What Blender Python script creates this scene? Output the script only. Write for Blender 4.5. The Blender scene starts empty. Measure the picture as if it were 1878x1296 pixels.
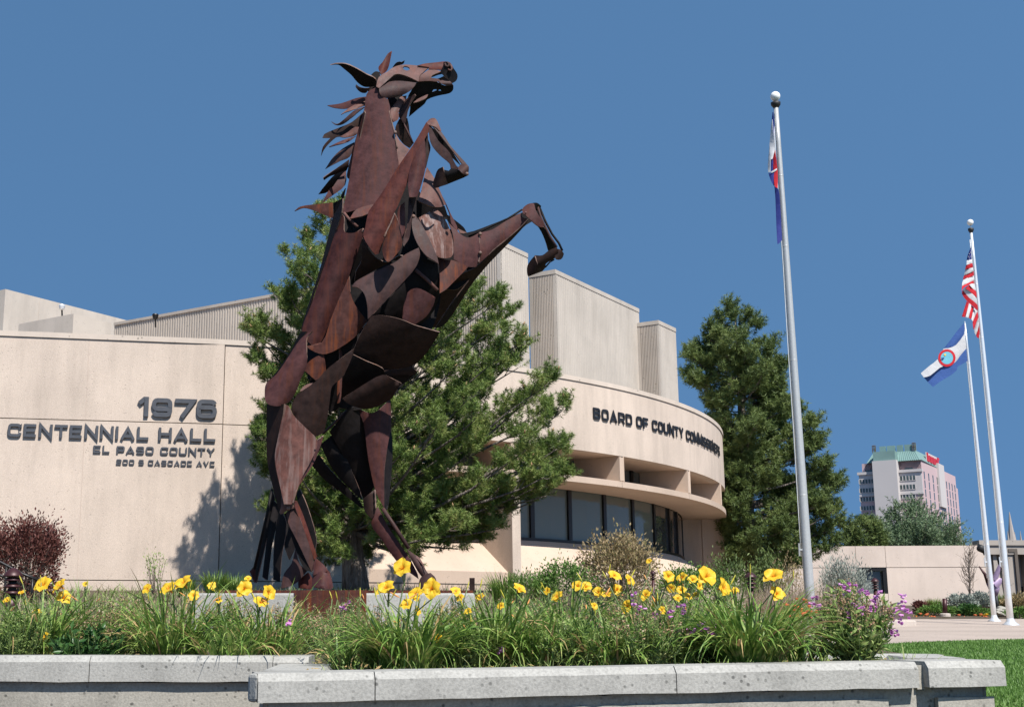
import bpy, bmesh, math, random
import numpy as np
from mathutils import Vector, Matrix
from mathutils.geometry import delaunay_2d_cdt

random.seed(7)
rng = np.random.default_rng(7)
SC = bpy.context.scene
COL = SC.collection
R = math.radians

# ------------------------------------------------------------------ camera
PITCH = R(11.8)
FPX, CX, CY, EYE = 2400.0, 760.0, 648.0, 1.6
cd = bpy.data.cameras.new('camera')
cam = bpy.data.objects.new('camera', cd)
COL.objects.link(cam)
cam.location = (0, 0, EYE)
cam.rotation_euler = (R(90) + PITCH, 0, 0)
cd.sensor_fit = 'HORIZONTAL'
cd.sensor_width = 36.0
cd.lens = FPX / 1878.0 * 36.0
cd.shift_x = (939.0 - CX) / 1878.0
cd.clip_start = 0.1
cd.clip_end = 3000.0
SC.camera = cam

# ------------------------------------------------------------------ light
SUN_EL, SUN_AZ = 52.0, 29.0        # azimuth to the right of straight behind the camera
w = bpy.data.worlds.new("World")
SC.world = w
w.use_nodes = True
nt = w.node_tree
bg = nt.nodes['Background']
sky = nt.nodes.new('ShaderNodeTexSky')
sky.sky_type = 'NISHITA'
sky.sun_disc = False
sky.sun_elevation = R(SUN_EL)
sky.sun_rotation = R(180 - SUN_AZ)
sky.altitude = 1800
sky.air_density = 1.0
sky.dust_density = 0.2
sky.ozone_density = 2.0
# the air over the high plains is very clear: the sky keeps its mid-height blue down to the rooftops
tc = nt.nodes.new('ShaderNodeTexCoord')
mp = nt.nodes.new('ShaderNodeMapping')
mp.inputs['Location'].default_value = (0, 0, 0.55)
mp.inputs['Scale'].default_value = (1, 1, 0.35)
nt.links.new(tc.outputs['Generated'], mp.inputs['Vector'])
nt.links.new(mp.outputs['Vector'], sky.inputs['Vector'])
tint = nt.nodes.new('ShaderNodeMix')
tint.data_type = 'RGBA'
tint.blend_type = 'MULTIPLY'
tint.inputs[0].default_value = 1.0
nt.links.new(sky.outputs['Color'], tint.inputs[6])
tint.inputs[7].default_value = (0.68, 0.90, 0.90, 1)
nt.links.new(tint.outputs[2], bg.inputs['Color'])
bg.inputs['Strength'].default_value = 0.13

ld = bpy.data.lights.new('sun', 'SUN')
sun = bpy.data.objects.new('sun', ld)
COL.objects.link(sun)
ld.energy = 4.2
ld.angle = R(0.55)
ld.color = (1.0, 0.965, 0.915)
to_sun = Vector((math.sin(R(SUN_AZ)) * math.cos(R(SUN_EL)), -math.cos(R(SUN_AZ)) * math.cos(R(SUN_EL)), math.sin(R(SUN_EL))))
sun.rotation_euler = to_sun.to_track_quat('Z', 'Y').to_euler()
sun.location = (5, -5, 30)

vs = SC.view_settings
vs.view_transform = 'Standard'
vs.look = 'None'
vs.gamma = 1.0
vs.use_curve_mapping = False
vs.exposure = 0.75
SC.render.film_transparent = False
SC.cycles.max_bounces = 6
SC.cycles.transparent_max_bounces = 8

# ------------------------------------------------------------------ measuring
_F = np.array([0, math.cos(PITCH), math.sin(PITCH)])
_U = np.array([0, -math.sin(PITCH), math.cos(PITCH)])
_X = np.array([1.0, 0, 0])
_C = np.array([0, 0, EYE])


def ray(x, y):
    return _F + (x - CX) / FPX * _X + (CY - y) / FPX * _U


def atY(x, y, Y):
    d = ray(x, y)
    return _C + d * (Y / d[1])


def on_plane(x, y, P, n):
    d = ray(x, y)
    P = np.array(P, float)
    n = np.array(n, float)
    return _C + d * (np.dot(P - _C, n) / np.dot(d, n))


def smooth(a, b, t):
    t = min(1, max(0, (t - a) / (b - a)))
    return t * t * (3 - 2 * t)


# ------------------------------------------------------------------ object helpers
def origin_of(p):
    o = Vector((0, 0, 0))
    while p is not None:
        o = o + Vector(p.location)
        p = p.parent
    return o


def thing(name, label, cat, loc=(0, 0, 0), group=None):
    o = bpy.data.objects.new(name, None)
    COL.objects.link(o)
    o.location = tuple(float(v) for v in loc)
    o.empty_display_size = 0.3
    o['label'] = label
    o['category'] = cat
    if group:
        o['group'] = group
    return o


def tag(o, label, cat, group=None):
    o['label'] = label
    o['category'] = cat
    if group:
        o['group'] = group
    return o


def mesh_obj(name, V, Fc, mat, parent=None, smooth_shade=False, kind=None, local=False, mats=None, midx=None):
    """V in world coordinates unless local; parent origin is taken off."""
    V = np.asarray(V, dtype=np.float64).reshape(-1, 3)
    if parent is not None and not local:
        V = V - np.array(origin_of(parent))
    me = bpy.data.meshes.new(name)
    if isinstance(Fc, np.ndarray):
        n, k = Fc.shape
        me.vertices.add(len(V))
        me.vertices.foreach_set('co', V.astype(np.float32).ravel())
        me.loops.add(n * k)
        me.loops.foreach_set('vertex_index', Fc.astype(np.int32).ravel())
        me.polygons.add(n)
        me.polygons.foreach_set('loop_start', np.arange(0, n * k, k, dtype=np.int32))
        me.polygons.foreach_set('loop_total', np.full(n, k, dtype=np.int32))
        me.update(calc_edges=True)
    else:
        me.from_pydata([tuple(v) for v in V], [], [tuple(f) for f in Fc])
        me.update()
    if mats:
        for m in mats:
            me.materials.append(m)
        if midx is not None:
            me.polygons.foreach_set('material_index', np.asarray(midx, dtype=np.int32))
    elif mat is not None:
        me.materials.append(mat)
    if smooth_shade:
        me.polygons.foreach_set('use_smooth', np.ones(len(me.polygons), dtype=bool))
    o = bpy.data.objects.new(name, me)
    COL.objects.link(o)
    if parent is not None:
        o.parent = parent
    if kind:
        o['kind'] = kind
    return o


class MB:
    """collects simple solids into one vertex / face list (world coordinates)"""

    def __init__(s):
        s.V = []
        s.F = []

    def add(s, V, Fc):
        b = len(s.V)
        s.V.extend([tuple(map(float, v)) for v in V])
        s.F.extend([tuple(i + b for i in f) for f in Fc])

    def box(s, c, sx, sy, sz, rot=0.0):
        ca, sa = math.cos(rot), math.sin(rot)
        V = []
        for dz in (-.5, .5):
            for dx, dy in ((-.5, -.5), (.5, -.5), (.5, .5), (-.5, .5)):
                x, y = dx * sx, dy * sy
                V.append((c[0] + x * ca - y * sa, c[1] + x * sa + y * ca, c[2] + dz * sz))
        s.add(V, [(3, 2, 1, 0), (4, 5, 6, 7), (0, 1, 5, 4), (1, 2, 6, 5), (2, 3, 7, 6), (3, 0, 4, 7)])

    def prism(s, poly, z0, z1):
        """poly: xy list counter-clockwise; z0, z1 numbers or lists"""
        n = len(poly)
        z0s = z0 if hasattr(z0, '__len__') else [z0] * n
        z1s = z1 if hasattr(z1, '__len__') else [z1] * n
        V = [(p[0], p[1], z) for p, z in zip(poly, z0s)] + [(p[0], p[1], z) for p, z in zip(poly, z1s)]
        Fc = [tuple(reversed(range(n))), tuple(range(n, 2 * n))]
        for i in range(n):
            j = (i + 1) % n
            Fc.append((i, j, n + j, n + i))
        s.add(V, Fc)

    def tube(s, pts, rad, seg=8, cap=True):
        pts = [Vector(p) for p in pts]
        n = len(pts)
        rads = rad if hasattr(rad, '__len__') else [rad] * n
        V = []
        prev = None
        for i, p in enumerate(pts):
            t = (pts[min(i + 1, n - 1)] - pts[max(i - 1, 0)]).normalized()
            if prev is None:
                a = Vector((1, 0, 0)) if abs(t.x) < .8 else Vector((0, 1, 0))
                u = t.cross(a).normalized()
            else:
                u = (prev - t * prev.dot(t)).normalized()
            prev = u
            v = t.cross(u)
            for k in range(seg):
                a = 2 * math.pi * k / seg
                V.append(p + (u * math.cos(a) + v * math.sin(a)) * rads[i])
        Fc = []
        for i in range(n - 1):
            for k in range(seg):
                k2 = (k + 1) % seg
                Fc.append((i * seg + k, i * seg + k2, (i + 1) * seg + k2, (i + 1) * seg + k))
        if cap:
            Fc.append(tuple(reversed(range(seg))))
            Fc.append(tuple(range((n - 1) * seg, n * seg)))
        s.add(V, Fc)

    def lathe(s, prof, c=(0, 0, 0), seg=20):
        """prof: list of (r, z)"""
        V = []
        for r, z in prof:
            for k in range(seg):
                a = 2 * math.pi * k / seg
                V.append((c[0] + r * math.cos(a), c[1] + r * math.sin(a), c[2] + z))
        Fc = []
        n = len(prof)
        for i in range(n - 1):
            for k in range(seg):
                k2 = (k + 1) % seg
                Fc.append((i * seg + k, i * seg + k2, (i + 1) * seg + k2, (i + 1) * seg + k))
        Fc.append(tuple(reversed(range(seg))))
        Fc.append(tuple(range((n - 1) * seg, n * seg)))
        s.add(V, Fc)

    def build(s, name, mat, parent=None, sm=False, kind=None, bevel=0):
        o = mesh_obj(name, s.V, s.F, mat, parent, sm, kind)
        if bevel:
            bevel_mesh(o, bevel)
        return o


def bevel_mesh(o, wd, seg=2):
    bm = bmesh.new()
    bm.from_mesh(o.data)
    bmesh.ops.remove_doubles(bm, verts=bm.verts, dist=1e-5)
    ed = [e for e in bm.edges if len(e.link_faces) == 2 and e.calc_face_angle(0) > 0.5]
    bmesh.ops.bevel(bm, geom=ed, offset=wd, segments=seg, profile=.5, affect='EDGES')
    bm.to_mesh(o.data)
    bm.free()


# ------------------------------------------------------------------ materials
def new_mat(name):
    m = bpy.data.materials.new(name)
    m.use_nodes = True
    n = m.node_tree
    b = n.nodes['Principled BSDF']
    return m, n, b


def L(n, a, b):
    n.links.new(a, b)


def noise(n, scale, detail=4, rough=.55, vec=None, dist=0.0):
    t = n.nodes.new('ShaderNodeTexNoise')
    t.inputs['Scale'].default_value = scale
    t.inputs['Detail'].default_value = detail
    t.inputs['Roughness'].default_value = rough
    t.inputs['Distortion'].default_value = dist
    if vec is not None:
        L(n, vec, t.inputs['Vector'])
    return t


def ramp(n, src, stops):
    r = n.nodes.new('ShaderNodeValToRGB')
    el = r.color_ramp.elements
    while len(el) < len(stops):
        el.new(0.5)
    for e, (p, c) in zip(el, stops):
        e.position = p
        e.color = c if len(c) == 4 else (*c, 1)
    L(n, src, r.inputs[0])
    return r


def mixc(n, fac, a, b, mode='MIX'):
    x = n.nodes.new('ShaderNodeMix')
    x.data_type = 'RGBA'
    x.blend_type = mode
    for sock, v in ((x.inputs[0], fac), (x.inputs[6], a), (x.inputs[7], b)):
        if hasattr(v, 'links') or hasattr(v, 'is_linked'):
            L(n, v, sock)
        elif hasattr(v, '__len__'):
            sock.default_value = (*v[:3], 1)
        else:
            sock.default_value = v
    return x.outputs[2]


def coords(n, scale=(1, 1, 1), kind='Object'):
    t = n.nodes.new('ShaderNodeTexCoord')
    mpn = n.nodes.new('ShaderNodeMapping')
    mpn.inputs['Scale'].default_value = scale
    L(n, t.outputs[kind], mpn.inputs['Vector'])
    return mpn.outputs['Vector']


def bump(n, b, src, strength=.3, dist=.02):
    bp = n.nodes.new('ShaderNodeBump')
    bp.inputs['Strength'].default_value = strength
    bp.inputs['Distance'].default_value = dist
    L(n, src, bp.inputs['Height'])
    L(n, bp.outputs['Normal'], b.inputs['Normal'])


def plain(name, c, rough=.6, metal=0.0, var=.12, scale=8.0, bumpy=0.0):
    m, n, b = new_mat(name)
    v = coords(n)
    t = noise(n, scale, 5, .6, v)
    lo = tuple(x * (1 - var) for x in c)
    hi = tuple(min(1, x * (1 + var)) for x in c)
    r = ramp(n, t.outputs['Fac'], [(.3, lo), (.7, hi)])
    L(n, r.outputs[0], b.inputs['Base Color'])
    b.inputs['Roughness'].default_value = rough
    b.inputs['Metallic'].default_value = metal
    if bumpy:
        bump(n, b, t.outputs['Fac'], bumpy, .01)
    return m


def precast(name, base, speck=.5, stain=.5, pit_scale=14.0, pit_cut=.30, streak=(1.2, 1.2, .18), pit_dark=.30):
    """poured or precast concrete: broad tone drift, rain streaks, small air holes, aggregate"""
    m, n, b = new_mat(name)
    v = coords(n)
    big = noise(n, .45, 4, .6, v)
    vs_ = coords(n, streak)
    st = noise(n, 1.6, 6, .65, vs_)
    fine = noise(n, 60, 3, .7, v)
    c1 = tuple(x * .90 for x in base)
    c2 = tuple(min(1, x * 1.07) for x in base)
    col = ramp(n, big.outputs['Fac'], [(.32, c1), (.68, c2)]).outputs[0]
    stn = ramp(n, st.outputs['Fac'], [(.30, (1 - .28 * stain,) * 3), (.52, (1, 1, 1)), (.8, (1 + .05 * stain,) * 3)]).outputs[0]
    col = mixc(n, 1.0, col, stn, 'MULTIPLY')
    fn = ramp(n, fine.outputs['Fac'], [(.32, (1 - .22 * speck,) * 3), (.62, (1 + .1 * speck,) * 3)]).outputs[0]
    col = mixc(n, 1.0, col, fn, 'MULTIPLY')
    vo = n.nodes.new('ShaderNodeTexVoronoi')
    vo.inputs['Scale'].default_value = pit_scale
    vo.inputs['Randomness'].default_value = 1
    L(n, v, vo.inputs['Vector'])
    sel = noise(n, pit_scale * .37, 2, .5, v)
    # a hole only where the cell centre is near and the patch noise is high
    mul = n.nodes.new('ShaderNodeMath')
    mul.operation = 'MULTIPLY'
    L(n, ramp(n, vo.outputs['Distance'], [(.12, (1, 1, 1)), (.26, (0, 0, 0))]).outputs[0], mul.inputs[0])
    L(n, ramp(n, sel.outputs['Fac'], [(.55 - pit_cut * .2, (0, 0, 0)), (.62, (1, 1, 1))]).outputs[0], mul.inputs[1])
    col = mixc(n, mul.outputs[0], col, tuple(x * pit_dark for x in base))
    L(n, col, b.inputs['Base Color'])
    b.inputs['Roughness'].default_value = .88
    b.inputs['Specular IOR Level'].default_value = .25
    sub = n.nodes.new('ShaderNodeMath')
    sub.operation = 'SUBTRACT'
    L(n, fine.outputs['Fac'], sub.inputs[0])
    L(n, mul.outputs[0], sub.inputs[1])
    bump(n, b, sub.outputs[0], .35, .008)
    return m


M = {}
M['wall'] = precast('tan_precast_concrete', (.57, .465, .38), .8, .6, 14, .2, pit_dark=.74)
M['wall_smooth'] = precast('tan_smooth_concrete', (.52, .40, .31), .25, .2, 12, .1, pit_dark=.7)
M['coping'] = precast('pale_coping_concrete', (.56, .47, .39), .3, .4, 9, .2)
M['planter'] = precast('grey_planter_concrete', (.36, .335, .285), 1.0, 1.1, 20, 1.0, (1.2, 1.2, .5), .34)
M['planter_top'] = precast('pale_planter_concrete', (.375, .36, .325), 1.0, 1.1, 20, 1.0, (1.2, 1.2, .6), .40)
M['ribbed'] = precast('grey_ribbed_concrete', (.43, .37, .31), .4, .4, 9, .1)
M['panel'] = precast('grey_panel_concrete', (.46, .405, .345), .4, .45, 12, .1, pit_dark=.7)
M['farwall'] = precast('cream_wall_concrete', (.60, .495, .42), .3, .3, 10, .1, pit_dark=.75)
M['joint'] = plain('dark_joint_sealant', (.10, .08, .065), .8)
M['letter'] = plain('charcoal_letter_metal', (.075, .077, .085), .45, .2, .15)
M['letter_black'] = plain('black_letter_metal', (.012, .012, .014), .5, .1, .15)
M['frame'] = plain('dark_bronze_frame', (.014, .012, .011), .4, .3)
M['paving'] = precast('buff_paving_concrete', (.40, .325, .27), .4, .4, 8, .1, (1, 1, 1))
M['dark_ground'] = plain('dark_unseen_ground', (.075, .073, .07), .9, 0, .3, 25, .4)  # for unseen front ground, made dark to cut bounce light
M['kerb'] = precast('buff_kerb_concrete', (.50, .43, .37), .4, .4, 8, .1)
M['alu'] = plain('brushed_aluminium', (.46, .455, .44), .42, .35, .08, 30)
M['alu_white'] = plain('satin_white_aluminium', (.78, .78, .77), .35, .5, .05, 30)
M['white_ball'] = plain('white_painted_ball', (.80, .80, .78), .4, 0, .05)
M['form_line'] = plain('faint_form_line', (.47, .37, .30), .9)
M['maroon'] = plain('maroon_painted_metal', (.05, .014, .014), .45, .2, .2)
M['black'] = plain('matt_black', (.012, .012, .013), .6)


def glass_mat(name='grey_window_glass', c=(.105, .115, .108), sp=.5):
    m, n, b = new_mat(name)
    b.inputs['Base Color'].default_value = (*c, 1)
    b.inputs['Roughness'].default_value = .03
    b.inputs['Specular IOR Level'].default_value = sp
    b.inputs['IOR'].default_value = 1.5
    return m


M['glass'] = glass_mat()
M['glass_blind'] = glass_mat('window_glass_with_blind', (.13, .15, .135), .35)
M['glass_clear'] = glass_mat('clear_window_glass', (.05, .055, .055), 1.0)

# ------------------------------------------------------------------ the lie of the land
_LEFT = ([-20, 0, 6.8, 8.2, 10, 14, 16, 29, 60, 120, 1500], [.3, .35, .62, .8, 1.30, 1.62, 1.74, 2.42, 2.9, 3.2, 3.2])
_RIGHT = ([-20, 0, 7, 9, 13, 19, 25, 34, 38, 48, 60, 120, 1500], [.3, .35, .95, 1.08, 1.22, 1.345, 1.444, 1.632, 1.80, 2.25, 2.62, 3.2, 3.2])


def gz(x, Y):
    a = np.interp(Y, *_LEFT)
    b = np.interp(Y, *_RIGHT)
    e0, e1 = 3.4 + .02 * Y, 4.6 + .16 * max(0, Y - 10)
    t = np.clip((x - e0) / max(e1 - e0, .6), 0, 1)
    t = t * t * (3 - 2 * t)
    return float(a * (1 - t) + b * t)


def sheet(name, poly, step, lift, mat, label=None, kind='structure', jitter=0.0):
    """a polygon of ground draped over the land"""
    xs = [p[0] for p in poly]
    ys = [p[1] for p in poly]
    pts = [Vector(p) for p in poly]
    n = len(poly)
    dense, edges = [], []
    for i in range(n):
        a, b = pts[i], pts[(i + 1) % n]
        k = max(1, int((b - a).length / step))
        for q in range(k):
            dense.append(a + (b - a) * q / k)
    m = len(dense)
    edges = [(i, (i + 1) % m) for i in range(m)]
    inner = []
    y = min(ys) + step * .5
    while y < max(ys):
        x = min(xs) + step * .5
        while x < max(xs):
            inner.append(Vector((x + random.uniform(-.2, .2) * step, y + random.uniform(-.2, .2) * step)))
            x += step
        y += step
    V, E, Fc, *_ = delaunay_2d_cdt(dense + inner, edges, [list(range(m))], 1, 1e-5)
    P = [(v.x, v.y, gz(v.x, v.y) + lift + random.uniform(-jitter, jitter)) for v in V]
    Fc = [f for f in Fc]
    return mesh_obj(name, P, Fc, mat, None, True, kind)


def soil_mat():
    m, n, b = new_mat('brown_mulch_soil')
    v = coords(n)
    a = noise(n, 30, 6, .7, v)
    c = noise(n, 2, 4, .6, v)
    col = ramp(n, a.outputs['Fac'], [(.3, (.035, .022, .014)), (.55, (.10, .065, .042)), (.75, (.19, .135, .09))]).outputs[0]
    col = mixc(n, c.outputs['Fac'], col, (.09, .07, .04))
    L(n, col, b.inputs['Base Color'])
    b.inputs['Roughness'].default_value = .95
    bump(n, b, a.outputs['Fac'], .8, .03)
    return m


def lawn_mat():
    m, n, b = new_mat('mown_lawn_thatch')
    v = coords(n)
    a = noise(n, 1.2, 4, .6, v)
    f = noise(n, 90, 3, .7, v)
    col = ramp(n, a.outputs['Fac'], [(.3, (.10, .17, .045)), (.7, (.15, .23, .065))]).outputs[0]
    col = mixc(n, 1.0, col, ramp(n, f.outputs['Fac'], [(.3, (.55, .55, .5)), (.7, (1.25, 1.25, 1.1))]).outputs[0], 'MULTIPLY')
    L(n, col, b.inputs['Base Color'])
    b.inputs['Roughness'].default_value = .9
    bump(n, b, f.outputs['Fac'], .7, .02)
    return m


M['soil'] = soil_mat()
M['lawn'] = lawn_mat()

# ground to the horizon
xs = np.concatenate([[-1500, -700, -300, -150, -80, -50], np.arange(-36, 46.1, 1.5), [55, 75, 110, 160, 300, 700, 1500]])
ys = np.concatenate([[-60, -20, -8], np.arange(-2, 62, 1.2), [66, 75, 90, 120, 200, 400, 800, 1500]])
GV = [(x, y, gz(x, y) - .03) for y in ys for x in xs]
nx = len(xs)
GF = [(j * nx + i, j * nx + i + 1, (j + 1) * nx + i + 1, (j + 1) * nx + i) for j in range(len(ys) - 1) for i in range(nx - 1)]
mesh_obj('ground', GV, GF, M['soil'], None, True, 'structure')

LAWN_EDGE = [(4.6, 15.4), (6.0, 18.2), (7.3, 19.9), (8.8, 21.2), (10.6, 22.2), (14.5, 23.6), (30, 26)]
lawn_poly = [(2.9, 3.0), (30, 3.0)] + LAWN_EDGE[::-1] + [(4.1, 10.8), (2.9, 9.5)]
sheet('lawn', lawn_poly, .33, .0, M['lawn'])
pave_poly = [(4.1, 10.8)] + LAWN_EDGE + [(60, 32), (60, 39.5), (30, 38.6), (13.5, 38.2), (11.6, 36.5), (10.2, 33.2), (7.2, 30), (6.0, 26), (5.2, 22), (4.2, 17), (3.7, 13), (3.75, 10.8)]
sheet('plaza_paving', pave_poly, 1.0, .018, M['paving'])
walk_poly = [(-30, 1.0), (2.9, 1.0), (2.9, 6.75), (-.5, 6.75), (-3, 8.6), (-30, 8.6)]
sheet('unseen_front_ground', walk_poly, 1.0, .012, M['dark_ground'])  # out of view; dark so it bounces little light upwards

# saw cuts in the plaza, thin recessed-looking filler strips
def strip_between(mb, a, b, wd, lift):
    a = np.array(a, float)
    b = np.array(b, float)
    d = (b - a) / np.linalg.norm(b - a)
    nrm = np.array([-d[1], d[0]]) * wd / 2
    k = max(2, int(np.linalg.norm(b - a)))
    base = len(mb.V)
    V = []
    for i in range(k + 1):
        p = a + (b - a) * i / k
        for s in (-1, 1):
            q = p + nrm * s
            V.append((q[0], q[1], gz(q[0], q[1]) + lift))
    mb.add(V, [(2 * i, 2 * i + 2, 2 * i + 3, 2 * i + 1) for i in range(k)])


cuts = MB()
for y0 in (23.5, 27, 30.5, 34):
    strip_between(cuts, (5.9 if y0 < 28 else 8.0, y0 + .2), (40, y0 + 2.5), .03, .024)
o = cuts.build('paving_joint', M['joint'], None)
o['kind'] = 'structure'


# ------------------------------------------------------------------ concrete planters in front
def cap_run(root, P, n_seg, width, thick, joint=.006, cham=.034):
    """coping stones along P (list of (x,y,z_top) outer-edge points, straight run), one object per stone; outer side is to the right of travel"""
    a, b = np.array(P[0], float), np.array(P[1], float)
    Lr = np.linalg.norm((b - a)[:2])
    d = (b - a)
    d2 = d[:2] / Lr
    inn = np.array([-d2[1], d2[0]])
    cuts_ = n_seg if hasattr(n_seg, '__len__') else np.linspace(0, 1, n_seg + 1)
    for i in range(len(cuts_) - 1):
        t0 = cuts_[i] + (joint / Lr / 2 if i else 0)
        t1 = cuts_[i + 1] - (joint / Lr / 2 if i < len(cuts_) - 2 else 0)
        V, Fc = [], []
        prof = [(0, -thick), (0, -cham * 1.2), (cham, 0), (width - cham, 0), (width, -cham), (width, -thick)]
        nn = max(2, int((t1 - t0) * Lr / .18))
        for q in range(nn + 1):
            t = t0 + (t1 - t0) * q / nn
            c = a + d * t
            e = .004 if 0 < q < nn else .0
            for (u, zz) in prof:
                wob = random.uniform(-e, e) * .5
                V.append((c[0] + inn[0] * (u + wob), c[1] + inn[1] * (u + wob), c[2] + zz + random.uniform(-e, e) * (.35 if zz > -thick else 1.0)))
        k = len(prof)
        for q in range(nn):
            for s in range(k):
                s2 = (s + 1) % k
                Fc.append((q * k + s, q * k + s2, (q + 1) * k + s2, (q + 1) * k + s)[::-1])
        Fc.append(tuple(range(k)))
        Fc.append(tuple(reversed(range(nn * k, nn * k + k))))
        mesh_obj('coping_stone', V, Fc, M['planter_top'], root)


def wall_run(root, a, b, setback, z_drop, depth_, z_bot, name='wall_panel', proud=0.0, top_gap=0.0, mat='planter', rag=.004):
    """vertical wall body under a coping"""
    a, b = np.array(a, float), np.array(b, float)
    d2 = (b - a)[:2]
    Lr = np.linalg.norm(d2)
    d2 = d2 / Lr
    inn = np.array([-d2[1], d2[0]])
    nn = max(2, int(Lr / .06))
    V, Fc = [], []
    for q in range(nn + 1):
        t = q / nn
        c = a + (b - a) * t
        zt = c[2] - z_drop - top_gap - abs(random.gauss(0, rag))
        for (u, z) in ((setback - proud, z_bot), (setback - proud, zt), (setback + depth_, zt), (setback + depth_, z_bot)):
            V.append((c[0] + inn[0] * u, c[1] + inn[1] * u, z))
    k = 4
    for q in range(nn):
        for s in range(k):
            s2 = (s + 1) % k
            Fc.append((q * k + s, q * k + s2, (q + 1) * k + s2, (q + 1) * k + s)[::-1])
    Fc.append(tuple(range(k)))
    Fc.append(tuple(reversed(range(nn * k, nn * k + k))))
    return mesh_obj(name, V, Fc, M[mat], root)


# left, set-back planter wall
YL = 9.2
lp_a = atY(-160, 1201.5, YL)
lp_b = atY(500, 1202.2, YL)
lp_c = atY(566, 1203.5, YL)
lp = thing('planter_wall', 'set-back grey concrete planter wall on the left below the daylilies', 'planter', (lp_a[0] + 1, YL, .6))
TH = .172
cl = (lp_b - lp_a)
j1 = (165 + 160) / (500 + 160)
cap_run(lp, (lp_a, lp_b), [0, j1, 1], .42, TH)
cap_run(lp, (lp_b + np.array([.005, -.004, -.003]), lp_c), [0, 1], .75, TH)
wall_run(lp, lp_a, lp_c, .048, TH, .25, .2, 'wall_body')

# right planter, nearer
rp_a = atY(472, 1235.0, 7.3)
rp_b = atY(1683, 1212.5, 8.12)
rp_c = atY(1699, 1212.0, 8.14)
rp_d = atY(1842, 1210.0, 8.26)
rp = thing('planter_wall', 'nearer grey concrete planter wall with the chamfered corner, in front on the right', 'planter', (1.5, 7.8, .6))
TR = .152
rp_a0 = rp_a + np.array([.006, 0, 0])
cap_run(rp, (rp_a0, rp_b), [0, (668 - 472) / 1211, (1208 - 472) / 1211, 1], .42, TR)
cap_run(rp, (rp_c + np.array([.004, -.012, 0]), rp_d), [0, 1], .5, TR)
# recessed block in the gap between the two runs
gapm = MB()
g0, g1 = rp_b + np.array([.004, .05, -.02]), rp_c + np.array([-.0, .05, -.02])
gapm.prism([(g0[0], g0[1]), (g1[0], g1[1]), (g1[0], g1[1] + .3), (g0[0], g0[1] + .3)], rp_b[2] - TR - .012, rp_b[2] - .022)
gapm.build('recess_block', M['planter'], rp)
wall_run(rp, rp_a0 + np.array([.06, .0, 0]), rp_b + np.array([.02, 0, 0]), .08, TR, .25, .2, 'wall_body')
wall_run(rp, rp_c + np.array([-.03, .02, 0]), rp_d + np.array([-.1, 0, 0]), .08, TR, .25, .2, 'wall_body')
e = rp_a0 + (rp_b - rp_a0) * .955
wall_run(rp, rp_a0 + np.array([.25, 0, 0]), e, .08, TR + .062, .01, .2, 'wall_panel', .024, rag=.0035)
f0 = rp_c + (rp_d - rp_c) * .18
f1 = rp_c + (rp_d - rp_c) * .9
wall_run(rp, f0, f1, .08, TR + .062, .01, .2, 'wall_panel', .024, rag=.0035)
# left end cap face with its chamfered arris, right return and rear wall
ret_a = rp_d + np.array([0, .004, 0])
ret_b = np.array([4.02, 10.35, gz(4.3, 10.3) + .16])
ret_top = rp_d[2]
ret_b[2] = ret_top - .005
cap_run(rp, (ret_a + np.array([0, .5, .002]), ret_b), [0, 1], .42, TR)
rear_b = np.array([2.35, 10.75, ret_b[2] + .01])
cap_run(rp, (ret_b + np.array([-.0, .006, .003]), rear_b), [0, .5, 1], .42, TR)
wall_run(rp, ret_a + np.array([-.0, .1, 0]), ret_b, .08, TR, .25, .2, 'wall_body')
wall_run(rp, ret_b, rear_b, .08, TR, .25, .2, 'wall_body')
# return wall at the left end of the nearer planter, running back to the set-back wall
cA = rp_a0 + np.array([-.004, 0, 0])
cB = cA + np.array([-.062, .075, 0])
mb = MB()
mb.prism([(cA[0], cA[1]), (cA[0], cA[1] + .418), (cB[0], cB[1] + .343), (cB[0], cB[1])][::-1], cA[2] - TR, cA[2] - .001)
o = mb.build('coping_corner', M['planter_top'], rp)
bevel_mesh(o, .02)
lret_b = np.array([cB[0], cB[1] + 1.5, cA[2] + .012])
wall_run(rp, lret_b, cB + np.array([0.03, .05, 0]), .07, TR, .25, .2, 'wall_body')
cap_run(rp, (lret_b, cB + np.array([0, .352, .002])), [0, 1], .40, TR)

# raised bed soil inside the planters
bed_poly = [(rp_a[0] + .3, rp_a[1] + .3), (rp_b[0], rp_b[1] + .3), (rp_d[0] - .3, rp_d[1] + .3), (3.65, 10.2), (2.4, 10.6), (1.5, 11.8), (-1.2, 11.8), (-6, 11.8), (-6, 9.5), (rp_a[0] + .3, 9.5)]


def bedz(x, y):
    zt = rp_a[2] + (rp_b[2] - rp_a[2]) * (x - rp_a[0]) / (rp_b[0] - rp_a[0]) - .035
    zt = min(zt, lp_a[2] - .03)
    zt = max(zt, 1.34)
    t = smooth(9.3, 12.0, y)
    return zt * (1 - t) + (gz(x, y) + .0) * t


_old = gz
pts = [Vector(p) for p in bed_poly]


def sheet_z(name, poly, step, zf, mat):
    pts_ = [Vector(p) for p in poly]
    m = len(poly)
    inner = []
    xs_ = [p[0] for p in poly]
    ys_ = [p[1] for p in poly]
    y = min(ys_)
    while y < max(ys_):
        x = min(xs_)
        while x < max(xs_):
            inner.append(Vector((x + random.uniform(-.3, .3) * step, y + random.uniform(-.3, .3) * step)))
            x += step
        y += step
    V, E, Fc, *_ = delaunay_2d_cdt(pts_ + inner, [(i, (i + 1) % m) for i in range(m)], [list(range(m))], 1, 1e-5)
    P = [(v.x, v.y, zf(v.x, v.y) + random.uniform(-.012, .012)) for v in V]
    return mesh_obj(name, P, Fc, mat, None, True, 'structure')


sheet_z('flower_bed_soil', bed_poly, .16, bedz, M['soil'])


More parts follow.
